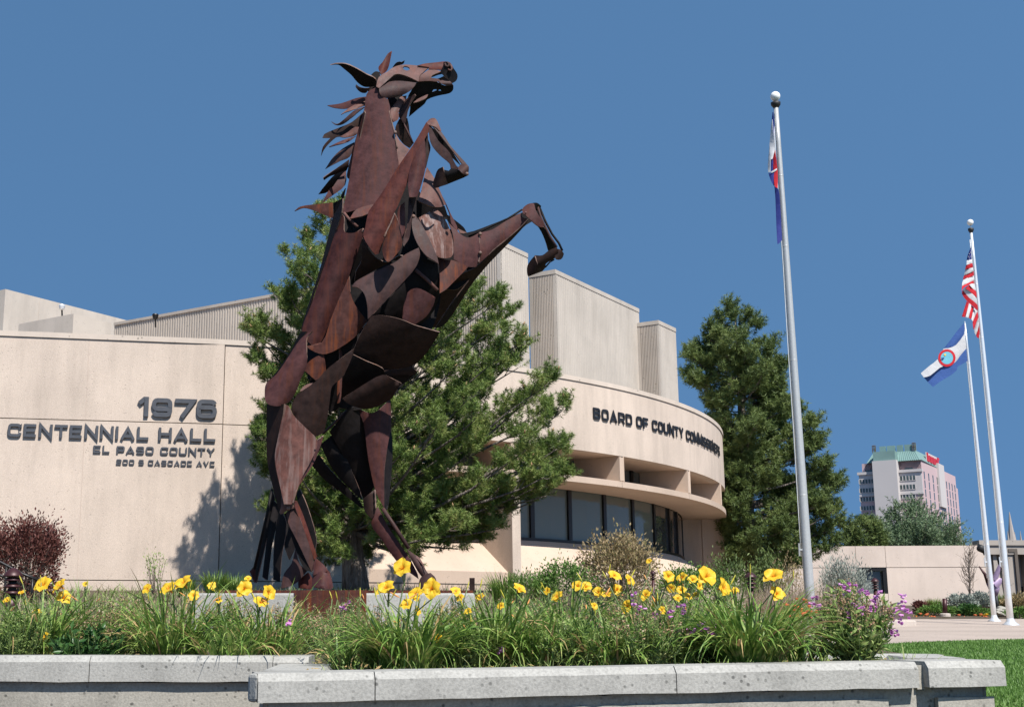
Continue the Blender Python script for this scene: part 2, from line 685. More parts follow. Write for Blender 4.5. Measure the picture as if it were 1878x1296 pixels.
def grow_z(x, y):
    """height of the soil where a plant stands"""
    inside = (y < 11.8 and -6 < x < 3.7 and y > 7.4)
    return bedz(x, y) if inside else gz(x, y) - .03

# ------------------------------------------------------------------ the hall: plain wall, curved front, roof blocks
DC = np.array([-9.273, 49.522])
DR = 20.456
WN = np.array([.186, -.9826])          # normal of the plain wall
TH0 = math.atan2(WN[0], -WN[1])        # angle at which the curve leaves the plain wall
Tpt = DC + DR * WN
WD = np.array([-WN[1], WN[0]])         # along the wall, to the right
Z_TOP, Z_J, Z_BJ, Z_G = 8.12, 6.14, 2.61, 2.1
hall = thing('civic_hall', 'large tan concrete civic hall with a curved window front and ribbed roof blocks', 'building', (Tpt[0], Tpt[1], Z_G))


def dpt(th, r, z):
    return (DC[0] + r * math.sin(th), DC[1] - r * math.cos(th), z)


def ring(mb, t0, t1, r0, r1, z0, z1, step=R(1.2)):
    """closed solid of rectangular section swept round the curve"""
    n = max(2, int(abs(t1 - t0) / step))
    V, Fc = [], []
    for i in range(n + 1):
        t = t0 + (t1 - t0) * i / n
        V += [dpt(t, r1, z0), dpt(t, r1, z1), dpt(t, r0, z1), dpt(t, r0, z0)]
    for i in range(n):
        for s in range(4):
            s2 = (s + 1) % 4
            Fc.append((i * 4 + s, (i + 1) * 4 + s, (i + 1) * 4 + s2, i * 4 + s2))
    Fc.append((3, 2, 1, 0))
    Fc.append((n * 4, n * 4 + 1, n * 4 + 2, n * 4 + 3))
    mb.add(V, Fc)


def wpt(s, out=0.0):
    """point on the plain wall, s metres right of the point where the curve starts"""
    p = Tpt + WD * s + WN * out
    return p


def wbox(mb, s0, s1, o0, o1, z0, z1):
    p = [wpt(s0, o1), wpt(s1, o1), wpt(s1, o0), wpt(s0, o0)]
    mb.prism([(q[0], q[1]) for q in p], z0, z1)


# the wall joint seen at photo x 409
def wall_s(x, y):
    P = on_plane(x, y, (*Tpt, 5), (*WN, 0))
    return float(np.dot(P[:2] - Tpt, WD)), float(P[2])


sJ = wall_s(409, 770)[0]
G = .02     # joint width
TW = .4
S_L = -18.0
# panels of the plain wall with open joints between them; a dark backing wall behind
mb = MB()
wbox(mb, S_L, sJ + .3, -.55, -.06, Z_G - .6, Z_TOP - .12)
ring(mb, TH0 - R(2), R(23.7), DR - .55, DR - .06, Z_G - .6, Z_TOP - .12)
mb.build('backing_wall', M['joint'], hall)
edges_s = [S_L, sJ - 9.6, sJ]
for i in range(2):
    for (z0, z1) in ((Z_BJ + G / 2, Z_J - G / 2), (Z_J + G / 2, Z_TOP - .125), (Z_G - .6, Z_BJ - G / 2)):
        mb = MB()
        wbox(mb, edges_s[i] + G / 2, edges_s[i + 1] - G / 2, -.5, 0, z0, z1)
        mb.build('wall_panel', M['wall'], hall)
sW = sJ + G / 2
tJ = TH0
for (z0, z1) in ((Z_BJ + G / 2, Z_J - G / 2), (Z_J + G / 2, Z_TOP - .125), (Z_G - .6, Z_BJ - G / 2)):
    mb = MB()
    if sJ < 0:
        wbox(mb, sJ + G / 2, 0, -.5, 0, z0, z1)
        ring(mb, TH0, R(23.7), DR - .5, DR, z0, z1)
    else:
        t_start = TH0 + sJ / DR
        ring(mb, t_start + G / 2 / DR, R(23.7), DR - .5, DR, z0, z1)
    mb.build('wall_panel', M['wall'], hall)
# faint vertical form lines in the plain wall
for x_ in (160, -60):
    s_ = wall_s(x_, 700)[0]
    for (z0, z1) in ((Z_BJ + G, Z_J - G), (Z_J + G, Z_TOP - .14)):
        mb = MB()
        wbox(mb, s_ - .006, s_ + .006, -.002, .002, z0, z1)
        mb.build('form_line', M['form_line'], hall)
# coping along the top
mb = MB()
wbox(mb, S_L, 0, -.6, .03, Z_TOP - .12, Z_TOP)
ring(mb, TH0, R(82), DR - .6, DR + .03, Z_TOP - .12, Z_TOP)
mb.build('coping', M['coping'], hall)

# curved front: fascia, soffit, sun shelf, fins, glazing, sill
T0, T1 = R(23.7), R(81.2)
Z_FB, Z_SH1, Z_SH0 = 6.16, 5.47, 5.31
GR = 18.95
FIN = [R(23.7 + 11.56 * k) for k in range(6)]
prev = T0
for k in range(1):
    a, b_ = T0, T1
    mb = MB()
    ring(mb, a + .0004, b_ - .0004, DR - .3, DR, Z_FB, Z_TOP - .125)
    mb.build('fascia_panel', M['wall'], hall)
mb = MB()
ring(mb, T0, T1, GR - .3, DR - .302, Z_FB + .004, Z_FB + .2)
mb.build('soffit', M['wall_smooth'], hall)
for k in range(5):
    mb = MB()
    ring(mb, FIN[k] + .0004, FIN[k + 1] - .0004, GR + .02, DR, Z_SH0, Z_SH1)
    o = mb.build('sun_shelf', M['wall_smooth'], hall)
for k in range(1, 5):
    t = FIN[k]
    hw = .105 / DR
    z0, z1 = (Z_SH1 + .003, Z_FB - .003)
    mb = MB()
    if k == 1:
        hw = .135 / DR
        ring(mb, t - hw, t + hw, GR + .02, DR + .012, Z_G - .6, Z_SH0 - .003, 1)
        mb.build('pier', M['wall'], hall)
        mb = MB()
    ring(mb, t - hw, t + hw, GR + .02, DR - .012, z0, z1, 1)
    o = mb.build('fin', M['wall_smooth'], hall)
    bevel_mesh(o, .025)
mb = MB()
ring(mb, T1, T1 + R(.75), GR - .6, DR, Z_G - .6, Z_FB - .003, 1)
mb.build('end_wall', M['wall'], hall)
mb = MB()
ring(mb, T1, T1 + R(.75), GR - .6, DR, Z_FB, Z_TOP - .125, 1)
mb.build('end_wall', M['wall'], hall)
# sill: leans out towards its foot
n = 60
V, Fc = [], []
Z_S1, Z_S0 = 3.86, 2.93
for i in range(n + 1):
    t = T0 + (T1 - T0) * i / n
    for r, z in ((GR + .02, Z_S1), (DR - .18, Z_S0), (DR - .18, Z_G - .6), (GR - .2, Z_G - .6), (GR - .2, Z_S1)):
        V.append(dpt(t, r, z))
for i in range(n):
    for s in range(5):
        s2 = (s + 1) % 5
        Fc.append((i * 5 + s, i * 5 + s2, (i + 1) * 5 + s2, (i + 1) * 5 + s))
mesh_obj('sill', V, Fc, M['wall_smooth'], hall)
mb = MB()
ring(mb, T0, T1, DR - .185, DR - .172, Z_BJ - .0, Z_BJ + .022)
mb.build('joint_line', M['joint'], hall)

# glazing: one window per bay between mullions
mull_t = []
for x in (975 - 69, 975, 1044, 1108, 1160, 1199, 1226, 1240):
    d = ray(x, 960)
    o_ = -DC
    a = d[0] ** 2 + d[1] ** 2
    b_ = 2 * (d[0] * o_[0] + d[1] * o_[1])
    c = o_ @ o_ - GR * GR
    disc = b_ * b_ - 4 * a * c
    if disc > 0:
        t = (-b_ - math.sqrt(disc)) / (2 * a)
        P = _C + d * t
        mull_t.append(math.atan2(P[0] - DC[0], -(P[1] - DC[1])))
mull_t = sorted(mull_t)
t_ = mull_t[0]
while t_ > T0 + R(3):
    t_ -= R(4.9)
    mull_t.insert(0, t_)
bounds = [T0] + mull_t + [T1]
for i in range(len(bounds) - 1):
    a, b_ = bounds[i], bounds[i + 1]
    if b_ - a < R(.5):
        continue
    fr = MB()
    hw = .075 / GR
    ring(fr, a, a + hw * (1 if i else .3), GR - .08, GR + .05, Z_S1 + .075, Z_FB + .0, 1)
    ring(fr, b_ - hw, b_, GR - .08, GR + .05, Z_S1 + .075, Z_FB, 1)
    ring(fr, a, b_, GR - .08, GR + .05, Z_S1 + .005, Z_S1 + .07)
    wf = fr.build('window', M['frame'], hall)
    for (z0, z1) in ((Z_S1 + .07, 5.38), (5.44, Z_FB)):
        gm = MB()
        ring(gm, a + hw, b_ - hw, GR - .03, GR - .015, z0, z1, R(3))
        gm.build('pane', M['glass_blind'] if (z0 < 5 and bounds[i] < R(57)) else (M['glass_clear'] if z0 < 5 else M['glass']), wf)
    tr = MB()
    ring(tr, a + hw, b_ - hw, GR - .06, GR + .03, 5.385, 5.435)
    tr.build('transom', M['frame'], wf)
# room behind the glass: dark floor and core
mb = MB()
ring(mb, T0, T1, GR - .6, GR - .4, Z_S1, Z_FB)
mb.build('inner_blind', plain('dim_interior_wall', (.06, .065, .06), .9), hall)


# main body and roof so that nothing is open from the side
mb = MB()
V, Fc = [], []
outl = [wpt(S_L, -.3)] + [wpt(0, -.3)] + [np.array(dpt(TH0 + (T1 - TH0) * i / 24, DR - .32, 0)[:2]) for i in range(1, 25)] + [np.array([6, 62]), np.array([-26, 62])]
mb.prism([(p[0], p[1]) for p in outl], 7.2, 7.45)
mb.build('roof_deck', M['coping'], hall)
mb = MB()
e0 = dpt(T1, DR - .4, 0)
mb.prism([(e0[0], e0[1]), (6.2, 62), (5.8, 62), (e0[0] - .4, e0[1])], Z_G - .6, 7.2)
mb.build('rear_wall', M['wall'], hall)

# roof blocks on the rotated grid
UA = R(34.0)
U2 = np.array([math.sin(UA), math.cos(UA)])
V2 = np.array([math.cos(UA), -math.sin(UA)])     # to the right and nearer


def ribbed_face(mb, a, b, z0, z1, pitch, depth_, nrm):
    """vertical fluted wall between plan points a and b; z1 may be a pair for a raked top"""
    a, b = np.array(a, float), np.array(b, float)
    Lr = np.linalg.norm(b - a)
    n = max(1, int(Lr / pitch))
    z1a, z1b = z1 if hasattr(z1, '__len__') else (z1, z1)
    V, Fc = [], []
    k = 0
    for i in range(n):
        for (u, dep) in ((0, 0), (.5, 0), (.62, -depth_), (.88, -depth_)):
            t = (i + u) / n
            p = a + (b - a) * t + np.array(nrm) * dep
            zt = z1a + (z1b - z1a) * t
            V += [(p[0], p[1], z0), (p[0], p[1], zt)]
            k += 1
    p = b
    V += [(p[0], p[1], z0), (p[0], p[1], z1b)]
    k += 1
    for i in range(k - 1):
        Fc.append((2 * i, 2 * i + 2, 2 * i + 3, 2 * i + 1))
    mb.add(V, Fc)


def block(corner, du, dv, z0, z1, pitch=.075, raked=0.0, smooth_right=True, lip=True, rib_right=False):
    """roof block: corner = plan point of the near vertical arris; du runs back along U2, dv runs left along -V2"""
    c = np.array(corner, float)
    a = c + U2 * du
    l = c - V2 * dv
    e_ = l + U2 * du
    mb = MB()
    # fluted left face (from l to c), inside a plain border
    bw = min(.16, dv * .1)
    ribbed_face(mb, l + V2 * bw, c - V2 * bw, z0, z1 - .18, pitch, .03, -U2)
    o1 = mb.build('fluted_panel', M['ribbed'], hall)
    mb = MB()
    mb.prism([tuple(l - U2 * .0), tuple(l + V2 * bw), tuple(l + V2 * bw + U2 * .2), tuple(l + U2 * .2)], z0, z1 - .18)
    mb.prism([tuple(c - V2 * bw), tuple(c), tuple(c + U2 * .2), tuple(c - V2 * bw + U2 * .2)], z0, z1 - .18)
    # core, held back behind the flutes
    mb.prism([tuple(l + U2 * .06 + V2 * .01), tuple(c + U2 * .06 - V2 * .06), tuple(a - V2 * .06), tuple(e_)], z0, z1 - .18)
    mb.prism([tuple(l - U2 * .02 - V2 * .02), tuple(c - U2 * .02 + V2 * .02), tuple(a + V2 * .02), tuple(e_ - V2 * .02)], z1 - .178, z1)
    mb.build('block_body', M['panel'], hall)
    mb = MB()
    ribbed_face(mb, c + U2 * .02, a, z0, z1 - .18, .16, .012, V2)
    mb.build('fine_ribbed_panel', M['panel'], hall)


def block_at(x, y, Y, du, dv, z0=7.3, **k):
    P = atY(x, y, Y)
    block(P[:2], du, dv, z0, float(P[2]), **k)


block_at(1018, 494, 52, 8.2, 1.22)
block_at(1207, 587, 58, 2.0, 1.05)
block_at(917, 441, 50, 2.25, 4.6, pitch=.11)
# left side: raked ribbed roof wall and pale panel behind
LP0 = atY(10, 530, 48)
LP1 = np.array([*(LP0[:2] + U2 * 6.5), 0])
mb = MB()
q0, q1 = LP0[:2], LP1[:2]
mb.prism([tuple(q0), tuple(q1), tuple(q1 - V2 * .4), tuple(q0 - V2 * .4)], 7.3, float(LP0[2]))
q3 = q0 - V2 * 6
mb.prism([tuple(q3 + U2 * .01), tuple(q0 + U2 * .01 - V2 * .41), tuple(q0 + U2 * .4 - V2 * .41), tuple(q3 + U2 * .4)], 7.3, float(LP0[2]) - .002)
mb.build('pale_panel', M['panel'], hall)
for k in range(1, 4):
    mb = MB()
    c = q0 + U2 * 1.62 * k + V2 * .004
    mb.prism([tuple(c), tuple(c + U2 * .03), tuple(c + U2 * .03 - V2 * .006), tuple(c - V2 * .006)], 7.3, float(LP0[2]) - .15)
    mb.build('joint_line', M['ribbed'], hall)
LC0 = atY(210, 592, 48)
LC1p = LC0[:2] + V2 * 12.2
zc = float(LC0[2])
mb = MB()
ribbed_face(mb, LC0[:2], LC1p, 7.3, zc - .1, .12, .03, -U2)
mb.prism([tuple(LC0[:2] + U2 * .05), tuple(LC1p + U2 * .05), tuple(LC1p + U2 * .5), tuple(LC0[:2] + U2 * .5)], 7.3, zc - .11)
mb.prism([tuple(LC0[:2] - U2 * .04), tuple(LC1p - U2 * .04), tuple(LC1p + U2 * .52), tuple(LC0[:2] + U2 * .52)], zc - .1, zc)
mb.build('ribbed_roof_wall', M['ribbed'], hall)
LB = atY(135, 575, 40)
c = LB[:2]
mb = MB()
a_ = c + U2 * 1.6
l_ = c - V2 * 2.6
mb.prism([tuple(l_), tuple(c), tuple(a_), tuple(l_ + U2 * 1.6)], 7.3, float(LB[2]))
mb.build('roof_hatch', M['panel'], hall)
# little roof floodlights on brackets
for (x, y, Y) in ((115, 566, 47.2), (286, 583, 46.3)):
    P = atY(x, y, Y)
    t = thing('roof_floodlight', 'small %s floodlight on the roof edge at the left' % ('white' if x < 200 else 'dark'), 'light', P)
    mb = MB()
    mb.tube([P + np.array([0, 0, -.35]), P + np.array([0, -.1, -.05])], .03, 6)
    mb.build('bracket', M['frame'], t)
    mb = MB()
    mb.lathe([(.05, -.1), (.09, -.06), (.12, .06), (.10, .1)], P + np.array([0, -.12, .02]), 12)
    mb.build('lamp_head', M['alu_white'] if x < 200 else M['frame'], t)


# ------------------------------------------------------------------ raised lettering
def arc_pts(cx, cy, rx, ry, a0, a1, n=5):
    return [(cx + rx * math.cos(R(a0 + (a1 - a0) * i / n)), cy + ry * math.sin(R(a0 + (a1 - a0) * i / n))) for i in range(n + 1)]


def rr(x0, y0, x1, y1, r, corners='abcd'):
    """closed rounded rectangle counter-clockwise from bottom right"""
    P = []
    for k, (cx, cy, a0) in zip('abcd', ((x1 - r, y0 + r, -90), (x1 - r, y1 - r, 0), (x0 + r, y1 - r, 90), (x0 + r, y0 + r, 180))):
        if k in corners:
            P += arc_pts(cx, cy, r, r, a0, a0 + 90, 4)
        else:
            P.append({'a': (x1, y0), 'b': (x1, y1), 'c': (x0, y1), 'd': (x0, y0)}[k])
    return P


# wide extended capitals: stroke paths in a cell of height 1; (closed?, points)
W_ = 1.12
t2 = .11


def glyph(ch):
    h0, h1 = t2, 1 - t2
    x0, x1 = t2, W_ - t2
    m_ = .5
    r = .2
    Lc = lambda: (False, arc_pts(0, 0, 0, 0, 0, 0, 1))
    if ch == 'C':
        return [(False, [(x1, h1 - .2), (x1, h1 - .12)] + arc_pts(x1 - r, h1 - r, r, r, 20, 90, 3) + arc_pts(x0 + r, h1 - r, r, r, 90, 180, 4) + arc_pts(x0 + r, h0 + r, r, r, 180, 270, 4) + arc_pts(x1 - r, h0 + r, r, r, 270, 340, 3) + [(x1, h0 + .2)])], W_
    if ch in 'O0':
        return [(True, rr(x0, h0, x1, h1, r))], W_
    if ch == 'E':
        return [(False, [(x1, h1), (x0, h1), (x0, h0), (x1, h0)]), (False, [(x0, m_), (x1 - .06, m_)])], W_ - .04
    if ch == 'F':
        return [(False, [(x1, h1), (x0, h1), (x0, 0)]), (False, [(x0, m_ - .03), (x1 - .06, m_ - .03)])], W_ - .06
    if ch == 'L':
        return [(False, [(x0, 1), (x0, h0), (x1 - .05, h0)])], W_ - .1
    if ch == 'I':
        return [(False, [(t2, 0), (t2, 1)])], 2 * t2
    if ch == 'H':
        return [(False, [(x0, 0), (x0, 1)]), (False, [(x1, 0), (x1, 1)]), (False, [(x0, m_), (x1, m_)])], W_
    if ch == 'N':
        return [(False, [(x0, 0), (x0, 1 - .05), (x1, .05), (x1, 1)])], W_
    if ch == 'M':
        w = W_ + .2
        return [(False, [(x0, 0), (x0, 1 - .05), (w / 2, .25), (w - t2, 1 - .05), (w - t2, 0)])], w
    if ch == 'T':
        return [(False, [(0, h1), (W_ - .05, h1)]), (False, [((W_ - .05) / 2, h1), ((W_ - .05) / 2, 0)])], W_ - .05
    if ch == 'A':
        w = W_ + .12
        return [(False, [(t2, 0), (w / 2, 1 - .13), (w - t2, 0)]), (False, [(.28, .26), (w - .28, .26)])], w
    if ch == 'V':
        w = W_ + .08
        return [(False, [(t2, 1), (w / 2, .13), (w - t2, 1)])], w
    if ch == 'Y':
        w = W_ + .05
        return [(False, [(t2, 1), (w / 2, .46), (w - t2, 1)]), (False, [(w / 2, .5), (w / 2, 0)])], w
    if ch == 'U':
        return [(False, [(x0, 1)] + arc_pts(x0 + r, h0 + r, r, r, 180, 270, 4) + arc_pts(x1 - r, h0 + r, r, r, 270, 360, 4) + [(x1, 1)])], W_
    if ch == 'P':
        return [(False, [(x0, 0), (x0, h1)] + arc_pts(x1 - r, h1 - r * .8, r, r * .8, 90, 0, 4) + arc_pts(x1 - r, .36 + r * .8, r, r * .8, 0, -90, 4) + [(x0, .36)])], W_ - .03
    if ch == 'R':
        return [(False, [(x0, 0), (x0, h1)] + arc_pts(x1 - r, h1 - r * .8, r, r * .8, 90, 0, 4) + arc_pts(x1 - r, .38 + r * .8, r, r * .8, 0, -90, 4) + [(x0, .38)]), (False, [(x1 - .28, .38), (x1, 0)])], W_
    if ch == 'B':
        return [(False, [(x0, h0), (x0, h1)] + arc_pts(x1 - r, h1 - .17, r * .85, .17, 90, -90, 5) + arc_pts(x1 - r, h0 + .2, r, .2, 90, -90, 5) + [(x0, h0)]), (False, [(x0, m_ + .02), (x1 - r, m_ + .02)])], W_
    if ch == 'D':
        return [(True, rr(x0, h0, x1, h1, r, 'ab'))], W_
    if ch == 'S':
        q = .17
        return [(False, [(x1, h1 - .13)] + arc_pts(x1 - q, h1 - q, q, q, 20, 90, 3) + arc_pts(x0 + q, h1 - q, q, q, 90, 180, 3) + arc_pts(x0 + q, m_ + q, q, q, 180, 270, 3) + arc_pts(x1 - q, m_ - q, q, q, 90, 0, 3) + arc_pts(x1 - q, h0 + q, q, q, 0, -90, 3) + arc_pts(x0 + q, h0 + q, q, q, 270, 200, 3) + [(x0, h0 + .13)])], W_
    if ch == '1':
        return [(False, [(.02, .70), (.30, 1 - .06), (.42, 1 - .06), (.42, 0)])], .56
    if ch == '9':
        q = .19
        return [(False, [(x1, m_)] + arc_pts(x1 - q, h1 - q, q, q, 0, 90, 3) + arc_pts(x0 + q, h1 - q, q, q, 90, 180, 3) + arc_pts(x0 + q, .42 + q, q, q, 180, 270, 3) + [(x1 - .02, .42)]), (False, [(x1, m_ + .02)] + arc_pts(x1 - q, h0 + q, q, q, 0, -90, 3) + arc_pts(x0 + q, h0 + q, q, q, 270, 200, 3) + [(x0, h0 + .14)])], W_
    if ch == '6':
        q = .19
        return [(False, [(x0, m_)] + arc_pts(x0 + q, h0 + q, q, q, 180, 270, 3) + arc_pts(x1 - q, h0 + q, q, q, 270, 360, 3) + arc_pts(x1 - q, .58 - q, q, q, 0, 90, 3) + [(x0 + .02, .58)]), (False, [(x0, m_ - .02)] + arc_pts(x0 + q, h1 - q, q, q, 180, 90, 3) + arc_pts(x1 - q, h1 - q, q, q, 90, 20, 3) + [(x1, h1 - .14)])], W_
    if ch == '7':
        return [(False, [(0, h1), (x1, h1), (.38, 0)])], W_ - .06
    if ch == '2':
        q = .18
        return [(False, [(x0, h1 - .15)] + arc_pts(x0 + q, h1 - q, q, q, 160, 90, 3) + arc_pts(x1 - q, h1 - q, q, q, 90, 0, 3) + arc_pts(x1 - q, m_ + q, q, q, 0, -90, 3) + arc_pts(x0 + q, m_ - q, q, q, 90, 180, 3) + [(x0, h0), (x1, h0)])], W_
    return [], .5


def stroke_outline(closed, P, hw):
    """mitred band either side of a path; returns left and right point lists"""
    Q = []
    for p in P:
        if not Q or (abs(p[0] - Q[-1][0]) + abs(p[1] - Q[-1][1])) > 1e-4:
            Q.append(p)
    if closed and (abs(Q[0][0] - Q[-1][0]) + abs(Q[0][1] - Q[-1][1])) < 1e-4:
        Q.pop()
    n = len(Q)
    l, r = [], []
    for i in range(n):
        p = np.array(Q[i])
        a = np.array(Q[i - 1]) if (i > 0 or closed) else None
        b = np.array(Q[(i + 1) % n]) if (i < n - 1 or closed) else None
        d1 = (p - a) / np.linalg.norm(p - a) if a is not None else None
        d2 = (b - p) / np.linalg.norm(b - p) if b is not None else None
        if d1 is None:
            d1 = d2
        if d2 is None:
            d2 = d1
        n1 = np.array([-d1[1], d1[0]])
        n2 = np.array([-d2[1], d2[0]])
        m = n1 + n2
        m = m / max(1e-6, np.linalg.norm(m))
        s = hw / max(.42, float(m @ n1))
        l.append(p + m * s)
        r.append(p - m * s)
    return l, r, n


def letter(parent, ch, to3, h, thick, mat, sx, weight=.105):
    strokes, wdt = glyph(ch)
    V, Fc = [], []
    for si, (closed, P) in enumerate(strokes):
        if ch in 'SE269BC' and True:
            pass
        l, r, n = stroke_outline(closed, P, weight)
        zt = thick - .003 * si * (h / .4)
        base = len(V)
        for p in l:
            V.append(to3(p[0] * sx, p[1] * h, zt))
        for p in r:
            V.append(to3(p[0] * sx, p[1] * h, zt))
        for p in l:
            V.append(to3(p[0] * sx, p[1] * h, .012 * (si + 1)))
        for p in r:
            V.append(to3(p[0] * sx, p[1] * h, .012 * (si + 1)))
        m = n if closed else n - 1
        for i in range(m):
            j = (i + 1) % n
            a, b, c, d = i, j, n + j, n + i
            Fc.append((base + a, base + d, base + c, base + b)[::-1])
            Fc.append((base + a, base + b, base + 2 * n + b, base + 2 * n + a)[::-1])
            Fc.append((base + d, base + 2 * n + d, base + 2 * n + c, base + c)[::-1])
            Fc.append((base + 2 * n + a, base + 2 * n + b, base + 2 * n + c, base + 2 * n + d)[::-1])
        if not closed:
            for i in (0, n - 1):
                q = (base + i, base + n + i, base + 3 * n + i, base + 2 * n + i)
                Fc.append(q if i == 0 else q[::-1])
    return mesh_obj('letter', V, Fc, mat, parent)


def text_widths(text, gap, space):
    xs_, x = [], 0
    for ch in text:
        if ch == ' ':
            x += space
            xs_.append(None)
            continue
        w = glyph(ch)[1]
        xs_.append(x)
        x += w + gap
    return xs_, x - gap


def wall_text(text, label, xl, xr, yb_l, yb_r, yt_r, thick, mat, gap=.17, space=.62, weight=.105):
    """baseline from photo (xl,yb_l) to (xr,yb_r) on the plain wall, cap height from yt_r"""
    s0, z0 = wall_s(xl, yb_l)
    s1, z1 = wall_s(xr, yb_r)
    h = wall_s(xr, yt_r)[1] - z1
    xs_, tot = text_widths(text, gap, space)
    sx = (s1 - s0) / tot
    p = wpt(s0)
    t = thing('raised_lettering', label, 'lettering', (p[0], p[1], z0))
    zb = (z0 + z1) / 2

    def mk(off):
        def to3(u, v, o_):
            q = wpt(s0 + off * sx + u, o_ + .004)
            return (q[0], q[1], zb + v)
        return to3
    for ch, x in zip(text, xs_):
        if x is not None:
            letter(t, ch, mk(x), h, thick, mat, sx, weight)


wall_text('1976', 'big charcoal raised numerals of the year at the top of the wall sign', 254, 397, 763.5, 767.5, 734, .06, M['letter'], .16, .6, .118)
wall_text('CENTENNIAL HALL', 'wide charcoal raised letters of the hall name under the year numerals', 14, 396, 800.5, 810.5, 787, .05, M['letter'], .17, .62, .108)
wall_text('EL PASO COUNTY', 'smaller charcoal raised letters of the county name, third line of the wall sign', 171, 394, 829.5, 836.5, 823, .032, M['letter'], .2, .72, .11)
wall_text('200 S CASCADE AVE', 'smallest charcoal raised letters of the street address, lowest line of the wall sign', 213, 394, 851.5, 855.5, 846, .026, M['letter'], .22, .66, .115)


def circ_hit(x, y, r=DR):
    d = ray(x, y)
    o_ = -DC
    a = d[0] ** 2 + d[1] ** 2
    b_ = 2 * (d[0] * o_[0] + d[1] * o_[1])
    c = o_ @ o_ - r * r
    disc = max(0, b_ * b_ - 4 * a * c)
    t = (-b_ - math.sqrt(disc)) / (2 * a)
    P = _C + d * t
    return math.atan2(P[0] - DC[0], -(P[1] - DC[1])), float(P[2])


ta, za = circ_hit(1087, 768)
te, ze = circ_hit(1318.5, 834)
zt_ = circ_hit(1087, 747)[1]
xs_, tot = text_widths('BOARD OF COUNTY COMMISSIONERS', .24, .62)
P = dpt(ta, DR, za)
t = thing('raised_lettering', 'black raised letters of the board name along the curved fascia', 'lettering', P)
ang = (te - ta) / tot
for ch, x in zip('BOARD OF COUNTY COMMISSIONERS', xs_):
    if x is None:
        continue

    def to3(u, v, o_, x=x):
        return dpt(ta + (x * ang * DR + u) / DR, DR + .004 + o_, za + v)
    letter(t, ch, to3, zt_ - za, .035, M['letter_black'], ang * DR, .115)

# ------------------------------------------------------------------ rearing horse of weathered steel plates
HY = 15.0        # distance of the animal's mid plane
HPX = HY / FPX   # metres per photo pixel there


def rust_mat(name, base, streak_c, streak_amt=.35, rough=.58, pale=(.26, .21, .2), pale_amt=.25, spec=.35, seed=0.0):
    m, n, b = new_mat(name)
    t = n.nodes.new('ShaderNodeTexCoord')
    mpn = n.nodes.new('ShaderNodeMapping')
    mpn.inputs['Location'].default_value = (seed, seed * .7, 0)
    L(n, t.outputs['Object'], mpn.inputs['Vector'])
    v = mpn.outputs['Vector']
    mps = n.nodes.new('ShaderNodeMapping')
    mps.inputs['Scale'].default_value = (13, 13, .7)
    L(n, v, mps.inputs['Vector'])
    big = noise(n, 1.3, 5, .6, v)
    mott = noise(n, 9, 6, .7, v)
    strk = noise(n, 1.6, 5, .6, mps.outputs['Vector'])
    col = ramp(n, mott.outputs['Fac'], [(.3, tuple(x * .55 for x in base)), (.5, base), (.72, tuple(x * 1.55 for x in base))]).outputs[0]
    f1 = ramp(n, strk.outputs['Fac'], [(.49, (0, 0, 0)), (.64, (streak_amt,) * 3)]).outputs[0]
    col = mixc(n, f1, col, streak_c)
    f2 = ramp(n, big.outputs['Fac'], [(.52, (0, 0, 0)), (.78, (pale_amt,) * 3)]).outputs[0]
    mul = n.nodes.new('ShaderNodeMath')
    mul.operation = 'MULTIPLY'
    L(n, f2, mul.inputs[0])
    L(n, ramp(n, noise(n, 22, 5, .75, v).outputs['Fac'], [(.4, (0, 0, 0)), (.65, (1, 1, 1))]).outputs[0], mul.inputs[1])
    col = mixc(n, mul.outputs[0], col, pale)
    L(n, col, b.inputs['Base Color'])
    rr_ = ramp(n, mott.outputs['Fac'], [(.3, (rough - .1,) * 3), (.7, (rough + .14,) * 3)])
    L(n, rr_.outputs[0], b.inputs['Roughness'])
    b.inputs['Specular IOR Level'].default_value = spec
    bump(n, b, noise(n, 3.2, 5, .6, v).outputs['Fac'], .25, .03)
    return m


HM = {  # black, dark and pale plate tones carry shade and sunlight in the colour
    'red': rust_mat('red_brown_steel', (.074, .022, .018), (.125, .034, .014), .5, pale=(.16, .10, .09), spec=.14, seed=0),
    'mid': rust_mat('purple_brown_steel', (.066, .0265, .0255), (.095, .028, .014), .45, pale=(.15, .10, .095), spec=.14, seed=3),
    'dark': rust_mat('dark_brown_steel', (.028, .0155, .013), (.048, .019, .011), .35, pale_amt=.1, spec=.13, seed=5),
    'black': rust_mat('shaded_black_steel', (.009, .0072, .0072), (.018, .010, .008), .25, pale_amt=.05, spec=.15, seed=7),
    'orange': rust_mat('orange_rust_steel', (.060, .022, .017), (.15, .040, .013), .7, pale_amt=.25, pale=(.16, .12, .12), spec=.13, seed=9),
    'grey': rust_mat('grey_brown_steel', (.052, .028, .026), (.075, .028, .016), .4, pale=(.2, .15, .14), spec=.16, seed=11),
    'pale': rust_mat('pale_lit_weathered_steel', (.120, .062, .053), (.13, .048, .030), .45, pale=(.30, .24, .22), pale_amt=.5, spec=.14, seed=13),
    'deep': rust_mat('deep_maroon_steel', (.040, .0135, .0128), (.075, .020, .010), .5, pale=(.10, .07, .065), spec=.13, seed=29),
    'thigh': rust_mat('rain_streaked_rust_steel', (.100, .042, .033), (.20, .145, .13), .55, pale=(.22, .15, .13), pale_amt=.5, spec=.14, seed=23),
    'mottle': rust_mat('white_streaked_rust_steel', (.11, .050, .038), (.32, .25, .23), .6, pale=(.45, .38, .36), pale_amt=.9, spec=.14, seed=17),
}

